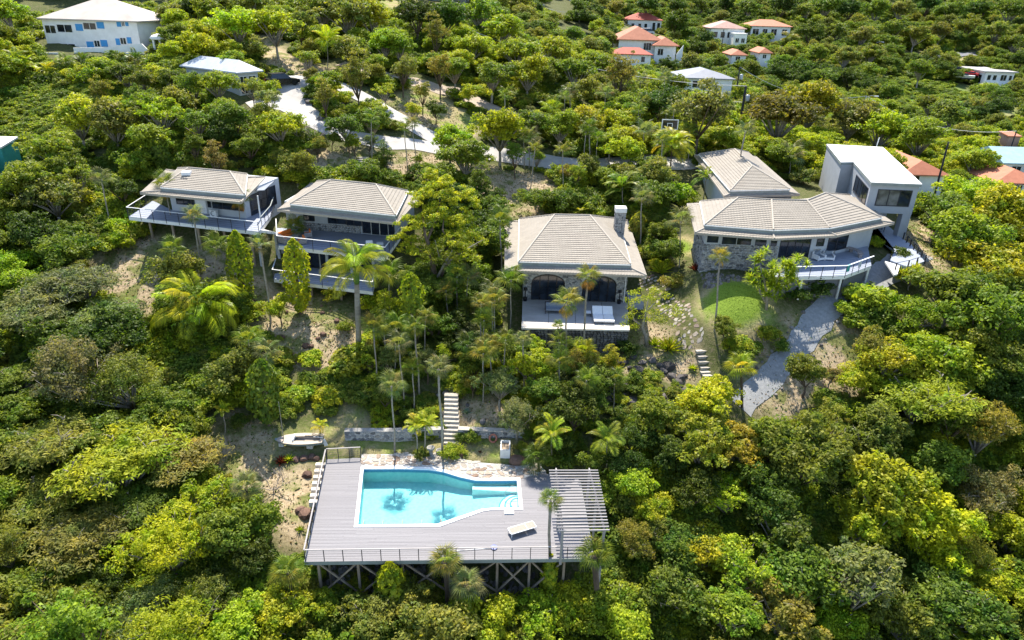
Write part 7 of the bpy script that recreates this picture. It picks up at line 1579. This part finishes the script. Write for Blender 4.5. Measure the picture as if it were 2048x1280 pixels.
# trees of the far slope that can still be told apart
FARS = 'dark 1350 60 70 dark;broad 1380 75 44 mid;dark 1408 88 46 dark;broad 1440 40 40 olive;broad 1160 20 44 mid;dark 1190 30 40 dark;broad 1230 25 50 olive;dark 1300 20 60 dark;dark 1350 20 50 dark;broad 1400 20 50 mid;dark 1450 18 50 dark;broad 1500 25 56 mid;dark 1560 20 60 dark;broad 1610 30 50 olive;broad 1650 20 60 mid;dark 1700 25 60 dark;broad 1750 30 60 mid;broad 1800 25 60 olive;dark 1850 20 60 dark;broad 1900 30 66 mid;dark 1960 25 60 dark;broad 2020 30 66 mid;dark 1620 72 56 dark;broad 1670 70 60 mid;broad 1720 80 60 olive;dark 1780 70 60 mid;broad 1830 75 60 mid;broad 1880 70 56 olive;dark 1930 60 60 mid;broad 1990 70 60 olive;broad 2030 90 56 mid;dark 1630 120 60 mid;broad 1690 120 60 olive;broad 1740 115 56 mid;dark 1560 140 56 mid;dark 1600 150 60 dark;broad 1650 160 60 mid;dark 1700 165 56 dark;broad 1740 150 56 mid;dark 1500 150 50 mid;broad 1540 185 60 mid;dark 1590 190 56 mid;broad 1640 195 60 olive;dark 1700 200 50 mid;dark 1785 195 56 mid;broad 1420 165 50 olive;broad 1430 130 50 mid;dark 1070 25 40 dark;broad 1100 45 40 olive;broad 1150 75 50 mid;broad 1200 90 40 bright;broad 1190 60 40 lime;broad 1380 135 56 olive;dark 1395 100 50 dark;broad 1840 145 60 mid;dark 2035 130 50 dark;broad 2000 190 50 mid;broad 1960 215 50 olive;broad 1860 215 56 mid;broad 1930 280 60 olive;dark 2000 265 50 mid'
for part in FARS.split(';'):
    k, x, y, w_, tn = part.split(); by_pixel(k, int(x), int(y), int(w_), tn)
# ------------------------------------------------------------------ filling the jungle between them
KEEP = [([(525, 130), (592, 130), (592, 178), (525, 178)], 101),   # what must stay open to the sky or to view: outlines of deck, houses, paths in the picture, with their distance
 ([(600, 880), (1100, 880), (1230, 930), (1225, 1120), (1180, 1180), (600, 1190)], 36), ([(250, 330), (560, 350), (560, 480), (250, 445)], 68), ([(545, 355), (825, 378), (800, 590), (530, 570)], 64),
 ([(1005, 425), (1260, 435), (1300, 560), (1262, 705), (1040, 705), (1005, 560)], 60), ([(1380, 385), (1660, 380), (1795, 440), (1760, 580), (1545, 590), (1400, 560)], 63), ([(1648, 285), (1770, 285), (1848, 370), (1856, 540), (1750, 545)], 70),
 ([(1385, 295), (1512, 295), (1605, 395), (1440, 400)], 78), ([(1400, 560), (1545, 570), (1540, 640), (1410, 685)], 62), ([(1480, 810), (1560, 690), (1690, 580), (1860, 500), (1850, 560), (1700, 610), (1620, 700), (1530, 820)], 54),
 ([(1530, 850), (1620, 720), (1690, 630), (1740, 700), (1700, 800)], 54), ([(60, 0), (285, 0), (296, 100), (95, 118)], 127.5), ([(365, 85), (520, 90), (520, 195), (470, 195), (380, 150)], 100), ([(520, 130), (700, 140), (900, 270), (1120, 310), (1120, 340), (860, 310), (640, 280), (520, 230)], 98),
 ([(760, 145), (1000, 220), (1000, 250), (940, 275), (760, 180)], 112), ([(1250, 560), (1400, 560), (1440, 700), (1400, 760), (1280, 600)], 56), ([(550, 860), (660, 860), (660, 905), (550, 905)], 48), ([(680, 850), (1060, 850), (1060, 930), (680, 910)], 47),
 ([(1220, 30), (1600, 30), (1600, 125), (1225, 135)], 185), ([(1355, 145), (1470, 145), (1470, 182), (1360, 180)], 146), ([(1890, 120), (2030, 120), (2030, 172), (1890, 172)], 224), ([(1245, 28), (1330, 28), (1330, 72), (1245, 72)], 262), ([(1780, 300), (1900, 300), (1900, 370), (1790, 370)], 100), ([(1985, 315), (2060, 315), (2060, 385), (1985, 385)], 100),
 ([(1325, 235), (1360, 235), (1360, 262), (1325, 262)], 104), ([(0, 280), (26, 280), (26, 320), (0, 320)], 80), ([(770, 0), (940, 0), (940, 24), (770, 24)], 200), ([(-10, 185), (190, 178), (205, 212), (60, 280), (-10, 300)], 98), ([(1740, 160), (1900, 170), (1990, 205), (1990, 245), (1800, 240)], 172), ([(1090, 0), (1150, 0), (1150, 26), (1090, 26)], 280), ([(620, 770), (820, 850), (1000, 780), (1010, 900), (620, 900)], 49), ([(400, 800), (700, 760), (720, 900), (640, 1100), (540, 1110), (540, 960), (400, 950)], 52)]+SIGHT
BARE_GROUND = DRY+LAWN+SPARSE+VINE
FEET = [[(p.x, p.y) for p in q] for q in ([U(600, 1130, 0), U(1235, 1130, 0), U(1215, 930, 0), U(640, 900, 0)],)]+[[(-45, 66), (-24, 62), (-10, 62), (-10, 84), (-44, 84)], [(-2.5, 60), (15.5, 60), (15.5, 86), (-2.5, 86)], [(18.5, 62), (44, 62), (47, 84), (38, 104), (22, 102), (18, 80)], [(38, 68), (50, 68), (56, 104), (40, 104)]]+FOOT
SLOPE = [(-24, 48.5), (17, 47.5), (17, 62), (-24, 66)]
ROADS = [[tuple(G(*q)[:2]) for q in pix] for pix in ([(500, 215), (590, 215), (635, 250), (720, 280), (830, 290), (940, 300), (1050, 318), (1150, 330), (1340, 328)], [(590, 222), (582, 190), (588, 168), (625, 158), (670, 170), (735, 200), (790, 232), (850, 268)], [(680, 128), (770, 152), (850, 170), (930, 190), (1000, 225), (1150, 248)], [(1790, 535), (1690, 592), (1640, 635), (1560, 735), (1515, 780), (1480, 815)], [(1300, 575), (1350, 610), (1385, 680), (1410, 745)])]
def near_road(x, y, d):
    for r in ROADS:
        for (ax, ay), (bx, by) in zip(r, r[1:]):
            l2 = (bx-ax)**2+(by-ay)**2; t = max(0, min(1, ((x-ax)*(bx-ax)+(y-ay)*(by-ay))/l2))
            if math.hypot(x-ax-t*(bx-ax), y-ay-t*(by-ay)) < d: return True
    return False
def allowed(x, y, R, top, view=True):
    for p in FEET:
        if inpoly(x, y, p): return False
    for p in BARE_GROUND:
        if inpoly(x, y, p): return False
    if near_road(x, y, 2.2+R*.5): return False
    if view:
        z = gz(x, y); c = P((x, y, z+top*.6)); r = R*F/c[2]; tp = P((x, y, z+top))
        for pl, D in KEEP:
            if y < D:
                for q in ((tp[0], tp[1]), (c[0]-r*.8, c[1]), (c[0]+r*.8, c[1]), (c[0], c[1])):
                    if inpoly(q[0], q[1], pl): return False
    return True
def clear(x, y):
    a, b = P((x, y, gz(x, y)+3.5)), P((x, y, gz(x, y)+6)); return not any(y < D and (inpoly(a[0], a[1], pl) or inpoly(b[0], b[1], pl)) for pl, D in KEEP)
spots = [(o.location.x, o.location.y, o.scale.x*.8) for o, _, _, _, _ in REG]
cellg = {}
for x, y, r in spots: cellg.setdefault((int(x//6), int(y//6)), []).append((x, y, r))
def free(x, y, r):
    i, j = int(x//6), int(y//6)
    for a in (i-1, i, i+1):
        for b in (j-1, j, j+1):
            for q in cellg.get((a, b), ()):
                if math.hypot(x-q[0], y-q[1]) < (r+q[2])*.72: return False
    return True
rf2 = random.Random(5); extra = []
def tone_at(x, y):
    v = math.sin(x*.11+y*.07)+math.sin(x*.05-y*.13+2)+rf2.uniform(-1.2, 1.2)
    if x > 20 and y < 100: opts = ['olive', 'mid', 'bright', 'lime', 'lime']
    elif y > 170: opts = ['dark', 'mid', 'mid', 'olive', 'bright']
    elif y > 95: opts = ['olive', 'bright', 'lime', 'lime', 'yellow']
    elif y < 42: opts = ['mid', 'olive', 'bright', 'lime', 'lime']
    else: opts = ['dark', 'mid', 'mid', 'olive', 'bright']
    return opts[max(0, min(4, int((v+2.4)/4.8*5)))]
cand = []
for _ in range(60000):
    # even over the picture, not over the land: more tries close by
    px, py = rf2.uniform(-120, 2170), rf2.uniform(-10, 1330)
    g = G(px, py, 2.0) if False else None
    y = 8+335*rf2.random()**2.2; x = rf2.uniform(-1, 1)*(30+y*.84)
    cand.append((x, y))
    if len(cand) >= 18000: break
cand.sort(key=lambda c: c[1]+rf2.uniform(0, 18))
n_ind = 0; far_pts = []; MAXIND = 300
n_tree0 = sum(1 for o in COL.objects if o.parent is None and o.get('category') == 'tree')
for x, y in cand:
    if y > 335: continue
    R = rf2.uniform(2.0, 3.6) if y < 60 else rf2.uniform(1.8, 3.2) if y < 150 else rf2.uniform(1.8, 3.2)
    if not free(x, y, R*.8): continue
    if inpoly(x, y, SLOPE) or not allowed(x, y, R, R*2.0): continue
    cellg.setdefault((int(x//6), int(y//6)), []).append((x, y, R*.8))
    far_pts.append((x, y, R))
# the ones that show largest stand as trees of their own, the rest of the wood is one mass
def size_px(q): c = P((q[0], q[1], gz(q[0], q[1])+q[2])); return q[2]/c[2] if -60 < c[0] < 2110 and -40 < c[1] < 1340 else 0
far_pts.sort(key=lambda q: -size_px(q))
own = far_pts[:max(0, MAXIND-n_tree0)]; rest = far_pts[len(own):]
for x, y, R in own:
    plant(rf2.choice(['broad', 'broad', 'dark', 'fine', 'big', 'open', 'tall'] if y < 120 else ['broad', 'dark', 'broad']), x, y, R, tone_at(x, y))
print('trees own', n_tree0, len(own), 'rest', len(rest))
# slim saplings and palms crowding the slope between the pool and the stone villa
def slope_spot(poly, r):
    xs, ys = [q[0] for q in poly], [q[1] for q in poly]
    for _ in range(400):
        x, y = rf2.uniform(min(xs), max(xs)), rf2.uniform(min(ys), max(ys))
        if inpoly(x, y, poly) and free(x, y, r) and not any(inpoly(x, y, p) for p in FEET+DRY[:1]) and not near_road(x, y, 1.0) and (len(poly) < 6 or poly is THICK[0] or poly is THICK[1] or clear(x, y)): cellg.setdefault((int(x//6), int(y//6)), []).append((x, y, r)); return x, y
THICK = [onground(p) for p in ([(760, 640), (900, 600), (1040, 640), (1060, 720), (1100, 800), (1060, 850), (960, 830), (920, 740), (840, 800), (760, 820), (680, 770)], [(1060, 760), (1240, 750), (1220, 860), (1100, 900), (1070, 820)], [(330, 500), (470, 500), (470, 570), (340, 580)], [(1000, 230), (1330, 230), (1380, 420), (1250, 430), (960, 420), (930, 330)], [(600, 300), (960, 330), (900, 390), (830, 370), (600, 350)])]
for k, nt_, np_ in ((0, 30, 12), (1, 14, 4), (2, 5, 2), (3, 30, 16), (4, 14, 3)):
    for i in range(nt_+np_):
        q = slope_spot(THICK[k], .55)
        if not q: break
        if i < np_: palm_at(*q, rf2.uniform(3.5, 5.0) if k == 1 else rf2.uniform(4.2, 7.0), rf2.choice(['mid', 'grey', 'mid', 'olive']), rf2.uniform(1.2, 1.6))
        else: plant(rf2.choice(['tall', 'open', 'tall', 'big', 'shrub']), *q, rf2.uniform(.8, 1.5), rf2.choice(['mid', 'mid', 'bright', 'olive', 'lime', 'grey']))
# ---- the rest: instances on points
lib = bpy.data.collections.new('wood_plants')        # holds the sample plants, never linked to the scene
LIBS = []
def lib_plant(key, i, tone):
    c, t = PROTO[key][1][i]; me = c
    o = bpy.data.objects.new('sample_%02d' % len(LIBS), me); o.material_slots[0].link = 'OBJECT'; o.material_slots[0].material = M.setdefault('leaf_'+tone, None) or leaf_mat('leaf_'+tone, fixed=TONE[tone]); M['leaf_'+tone] = o.material_slots[0].material; lib.objects.link(o); LIBS.append(o)
for key, i, tn in (('broad', 0, 'mid'), ('broad', 1, 'bright'), ('broad', 2, 'olive'), ('dark', 0, 'dark'), ('dark', 1, 'mid'), ('broad', 3, 'lime'), ('shrub', 0, 'mid'), ('shrub', 1, 'bright'), ('shrub', 2, 'olive'), ('mound', 0, 'bright'), ('mound', 1, 'mid'), ('shrub', 3, 'lime'), ('broad', 4, 'yellow')): lib_plant(key, i, tn)
def scatter(name, label, pts):
    """pts: (x, y, z, scale, index)"""
    me = bpy.data.meshes.new(name); me.vertices.add(len(pts)); me.vertices.foreach_set('co', np.array([p[:3] for p in pts], np.float32).ravel())
    for nm, tp, vals in (('sc', 'FLOAT', [p[3] for p in pts]), ('rz', 'FLOAT', [rf2.uniform(0, 6.28) for _ in pts]), ('pick', 'INT', [p[4] for p in pts])):
        a = me.attributes.new(nm, tp, 'POINT'); a.data.foreach_set('value', vals)
    o = finish(bpy.data.objects.new(name, me), None, label, None, None, 'stuff')
    ng = bpy.data.node_groups.new(name, 'GeometryNodeTree'); ng.interface.new_socket('Geometry', in_out='INPUT', socket_type='NodeSocketGeometry'); ng.interface.new_socket('Geometry', in_out='OUTPUT', socket_type='NodeSocketGeometry')
    nn = ng.nodes; gi = nn.new('NodeGroupInput'); go = nn.new('NodeGroupOutput'); ip = nn.new('GeometryNodeInstanceOnPoints'); ci_ = nn.new('GeometryNodeCollectionInfo')
    ci_.inputs['Collection'].default_value = lib; ci_.inputs['Separate Children'].default_value = True; ci_.inputs['Reset Children'].default_value = True
    def attr(nm, tp): a = nn.new('GeometryNodeInputNamedAttribute'); a.data_type = tp; a.inputs['Name'].default_value = nm; return a.outputs['Attribute']
    cx = nn.new('ShaderNodeCombineXYZ'); ng.links.new(attr('rz', 'FLOAT'), cx.inputs[2]); e2 = nn.new('FunctionNodeEulerToRotation'); ng.links.new(cx.outputs[0], e2.inputs[0])
    ng.links.new(gi.outputs[0], ip.inputs['Points']); ng.links.new(ci_.outputs[0], ip.inputs['Instance']); ip.inputs['Pick Instance'].default_value = True
    ng.links.new(attr('pick', 'INT'), ip.inputs['Instance Index']); ng.links.new(e2.outputs[0], ip.inputs['Rotation']); ng.links.new(attr('sc', 'FLOAT'), ip.inputs['Scale']); ng.links.new(ip.outputs[0], go.inputs[0])
    md = o.modifiers.new('scatter', 'NODES'); md.node_group = ng; return o
ti = {'mid': 0, 'bright': 1, 'olive': 2, 'dark': 3, 'lime': 5, 'yellow': 12}
wood = [(x, y, gz(x, y)-.2, R, ti[tone_at(x, y)]) for x, y, R in rest]
# far slopes towards the ridge
for _ in range(22000):
    y = rf2.uniform(170, 500); x = rf2.uniform(-1, 1)*(30+y*.80); R = rf2.uniform(2.4, 4.2)
    if free(x, y, R*.9) and allowed(x, y, R, R*2): cellg.setdefault((int(x//6), int(y//6)), []).append((x, y, R*.9)); wood.append((x, y, gz(x, y)-.3, R, ti[tone_at(x, y)]))
scatter('forest', 'dense green wood covering the slopes between and beyond the single trees', wood)
under = []
for _ in range(23000):
    y = 8+156*rf2.random()**1.6; x = rf2.uniform(-1, 1)*(26+y*.82); R = rf2.uniform(.5, 1.2) if inpoly(x, y, SLOPE) else rf2.uniform(.7, 2.1)
    if allowed(x, y, R, R*.7): under.append((x, y, gz(x, y)-.05, R, rf2.choice([6, 7, 8, 9, 10, 11, 6, 10])))
for _ in range(9000):
    y = rf2.uniform(140, 340); x = rf2.uniform(-1, 1)*(16+y*.80); R = rf2.uniform(1.6, 3.2)
    if allowed(x, y, R, R*.7): under.append((x, y, gz(x, y)-.1, R, rf2.choice([6, 6, 8, 10, 7])))
print('under', len(under), 'wood', len(wood))
scatter('undergrowth', 'low leafy undergrowth on the ground beneath the trees', under)
vn = []
for p in VINE:
    xs, ys = [q[0] for q in p], [q[1] for q in p]
    for _ in range(900):
        x, y = rf2.uniform(min(xs), max(xs)), rf2.uniform(min(ys), max(ys))
        if inpoly(x, y, p) and y < 260: vn.append((x, y, gz(x, y)-.12, rf2.uniform(.7, 1.5), rf2.choice([9, 9, 10])))
scatter('vine_carpet', 'bright green creeper carpeting the open fields', vn)
# tufts and fallen leaves on the open slopes
def tufts(name, label, polys, n, mat, L, W, tones, up_=.4, keep=None):
    P_, N_ = [], []
    for p in polys:
        xs, ys = [q[0] for q in p], [q[1] for q in p]; A_ = (max(xs)-min(xs))*(max(ys)-min(ys))
        for _ in range(int(n*A_)):
            x, y = rf2.uniform(min(xs), max(xs)), rf2.uniform(min(ys), max(ys))
            if inpoly(x, y, p) and y < 120 and not (-13 < x < 6 and 36 < y < 47.5): P_.append((x, y, gz(x, y)+.05))
    c = np.array(P_); n_ = nrm(np.array([0, 0, up_])+RS.normal(size=c.shape)*.6); s = RS.uniform(.6, 1.5, len(c)); me = quads(name, c, n_, L*s, W*s, mat, fold=.15)
    o = bpy.data.objects.new(name, me); o.color = (*tones, 1); finish(o, None, label, None, None, 'stuff')
M['litter'] = leaf_mat('litter', .1, .7, .9, (1.5, 1.4, 1.3))
tufts('leaf_litter', 'dry fallen leaves scattered over the bare slopes', DRY, 9, M['litter'], .2, .1, (.27, .19, .11))
tufts('grass', 'green grass tufts on the lawns and pool terrace', LAWN[:2]+SPARSE[:1], 14, M['leaf'], .16, .04, (.17, .22, .03), .2)
tufts('weeds', 'scattered green weeds on the dry slopes', DRY, 3, M['leaf'], .22, .11, (.09, .16, .015), .5)
# loose rocks on the slopes
def rocks(label, poly, n, kind, s0, s1, group, place='x'):
    xs, ys = [q[0] for q in poly], [q[1] for q in poly]; k = 0
    while k < n:
        x, y = rf2.uniform(min(xs), max(xs)), rf2.uniform(min(ys), max(ys))
        if inpoly(x, y, poly): s = rf2.uniform(s0, s1); boulder('rock', (x, y, gz(x, y)+s*.15), s, kind, label, group); k += 1
rocks('dark weathered rock in the rockery below the stone villa terrace', onground([(1240, 700), (1330, 720), (1400, 760), (1390, 830), (1300, 850), (1200, 830), (1180, 790)]), 46, 'darkrock', .25, .75, 'dark rocks below the stone terrace')
rocks('grey rock beside the upper pool staircase', onground([(850, 760), (950, 760), (970, 850), (925, 845), (885, 850), (850, 830)]), 16, 'rock', .2, .5, 'grey rocks by the pool staircase')
rocks('small brown rock on the dry slope below the left villas', onground([(480, 560), (640, 610), (720, 690), (600, 700), (500, 640)]), 16, 'redrock', .15, .45, 'brown rocks on the dry slope')
rocks('black rock edging the planted island inside the driveway loop', onground([(600, 180), (650, 190), (760, 240), (700, 250), (640, 240)]), 22, 'darkrock', .3, .8, 'black rocks inside the driveway loop')
# rocks along the gravel path
pth = resample([tuple(G(*q)[:2]) for q in ((1745, 562), (1690, 592), (1640, 635), (1600, 690), (1560, 735), (1515, 780))], .75)
for i, (a, b) in enumerate(zip(pth, pth[1:])):
    dx, dy = b[0]-a[0], b[1]-a[1]; l = math.hypot(dx, dy)
    for s in (-1.45, 1.45):
        if rf2.random() < .8: x, y = a[0]-dy/l*s, a[1]+dx/l*s; boulder('edging_stone', (x, y, gz(x, y)+.05), rf2.uniform(.14, .26), 'rock', parent=gpath)
# flagstone path with its steps right of the stone villa
fp = thing('flagstone_path', 'winding path of pale flagstones right of the stone villa', None, tuple(G(1340, 610)), None, 'structure')
pc = resample(smooth([tuple(G(*q)[:2]) for q in ((1292, 556), (1315, 585), (1345, 612), (1372, 650), (1392, 690))]), .42)
def slab(parent, x, y, s, dz=.03, nm='flagstone'):
    f0, e0, e1 = rf2.uniform(0, 6.28), rf2.uniform(.8, 1.4), rf2.uniform(.55, .95); k = rf2.choice((5, 6, 6, 7)); f1 = rf2.uniform(0, 3.14)
    q = []
    for t in range(k): a = f0+6.283*t/k+rf2.uniform(-.35, .35); u_, v_ = e0*math.cos(a), e1*math.sin(a); r = s*rf2.uniform(.85, 1.15); q.append((x+r*(u_*math.cos(f1)-v_*math.sin(f1)), y+r*(u_*math.sin(f1)+v_*math.cos(f1))))
    MB().hexa([(*p, gz(*p)-.1) for p in q], [(x+(p[0]-x)*.94, y+(p[1]-y)*.94, gz(*p)+dz+.03) for p in q]).build(nm, M['flag'], parent)
laid = []
for _ in range(3000):
    i = rf2.randrange(len(pc)-1); a, b = pc[i], pc[i+1]; dx, dy = b[0]-a[0], b[1]-a[1]; l = math.hypot(dx, dy) or 1; o_ = rf2.gauss(0, .5); x, y = a[0]-dy/l*o_, a[1]+dx/l*o_
    if abs(o_) < 1.0 and all(math.hypot(x-q[0], y-q[1]) > .40 for q in laid): laid.append((x, y)); slab(fp, x, y, rf2.uniform(.17, .27), .01)
def steps(label, pix, w, name='stone_steps', mat='step'):
    t = thing(name, label, 'steps', tuple(G(*pix[0]))); pts = [G(*q) for q in pix]; L = sum((b-a).length for a, b in zip(pts, pts[1:])); p2 = resample([tuple(p) for p in pts], .5)
    for a, b in zip(p2, p2[1:]): ang = math.atan2(b[1]-a[1], b[0]-a[0])-math.pi/2; MB().box((a[0], a[1], gz(a[0], a[1])-.02), (w*rf2.uniform(.9, 1.1), .36, .26), ang+rf2.uniform(-.06, .06)).build('step', M[mat], t)
steps('short flight of stone steps at the bottom of the flagstone path', [(1418, 752), (1402, 692)], 1.3)
steps('narrow stone steps on the bank above the left two storey villa', [(604, 372), (602, 290)], 1.1)
steps('wider stone steps on the bank above the two storey villa roof', [(716, 362), (724, 312)], 1.9)
steps('rough stone steps beside the big tree trunk', [(868, 630), (862, 575)], .9)
steps('mossy rough stone steps above the pool staircase', [(900, 785), (902, 745), (920, 715), (945, 690)], 1.3, mat='flag')
# stone foot of the faceted villa: loose grey stones banked below its wall
bp2 = onground([(1400, 548), (1440, 548), (1500, 560), (1480, 575), (1430, 580), (1395, 575)]); mb = MB()
for _ in range(420):
    x, y = rf2.uniform(20, 27), rf2.uniform(66.5, 70.3)
    if not inpoly(x, y, bp2): continue
    s = rf2.uniform(.12, .26); z = gz(x, y); q = [Vector((x+s*rf2.uniform(.7, 1.1)*math.cos(t), y+s*rf2.uniform(.7, 1.1)*math.sin(t), z-.1)) for t in np.linspace(0, 5.2, 6)]
    mb.hexa(q, [Vector((x+(p.x-x)*.6, y+(p.y-y)*.6, z+s*rf2.uniform(.5, .9))) for p in q])
if mb.v: mb.build('stone_bank', M['rock'], None, 'bank of loose grey stones at the foot of the faceted villa', kind='stuff')
w0, w1 = U(1268, 508, 7.2), U(1402, 514, 7.6)
stone_wall('brown stone garden wall between the stone villa and the faceted villa', None, 6.6, 8.0, 'darkstone', 'darkmortar', pts=[w0, w1], cap='edging', seed=61)
# ------------------------------------------------------------------ words for every plant
MARK = [('the pool deck', 905, 1010), ('the pergola', 1165, 1000), ('the stone villa', 1150, 520), ('the two storey villa', 670, 440), ('the far left villa', 410, 390), ('the faceted villa', 1580, 450), ('the grey tower', 1770, 400), ('the rear house', 1490, 345), ('the garage', 440, 135), ('the shuttered house', 180, 70), ('the driveway loop', 640, 205), ('the dirt road', 920, 195), ('the lawn', 1470, 615), ('the gravel path', 1620, 670), ('the dinghy', 600, 880), ('the royal palm', 712, 590), ('the coconut palm', 400, 620), ('the orange roofed villa', 1290, 95), ('the basketball hoop', 1340, 248), ('the flat roofed house', 1985, 148), ('the pink roofed villa', 1455, 65), ('the left creeper field', 90, 230), ('the right creeper field', 1870, 205), ('the pool staircase', 900, 830), ('the terrace wall', 1150, 680), ('the big tree', 880, 470), ('the orange bungalow', 1840, 335), ('the terracotta villa', 1545, 62), ('the hilltop house', 870, 10), ('the dry slope', 620, 660), ('the bottom left corner', 60, 1250), ('the bottom right corner', 2000, 1250), ('the right edge', 2040, 700), ('the left edge', 5, 700), ('the bottom edge', 1000, 1275), ('the far right slope', 1800, 60)]
used = {}
for t, word, px, py, R in REG:
    nm, mx, my = min(MARK, key=lambda m: math.hypot((px-m[1])*.8, py-m[2])); dx, dy = px-mx, py-my
    d = math.hypot(dx, dy)
    if 'edge' in nm or 'corner' in nm or nm in ('the dry slope', 'the far right slope'): rel = {'the dry slope': 'on', 'the far right slope': 'on'}.get(nm, 'near')
    elif d < 40: rel = 'close to'
    elif abs(dx) > abs(dy)*2.2: rel = 'left of' if dx < 0 else 'right of'
    elif abs(dy) > abs(dx)*2.2: rel = 'behind' if dy < 0 else 'in front of'
    else: rel = ('behind and ' if dy < 0 else 'in front and ')+('left of' if dx < 0 else 'right of')
    used.setdefault(f'{word} {rel} {nm}', []).append((t, px, py))
ORD = ['leftmost', 'second from left', 'third from left', 'fourth from left', 'fifth from left', 'sixth from left']
for lab, ts in used.items():
    if len(ts) == 1: ts[0][0]['label'] = lab
    elif len(ts) <= 6:
        for i, (t, px, py) in enumerate(sorted(ts, key=lambda q: q[1])): t['label'] = f'{lab}, '+(ORD[i] if not (i == len(ts)-1 and i > 0) else 'rightmost'); t['group'] = lab
    else:
        for t, _, _ in ts: t['label'] = lab; t['group'] = lab
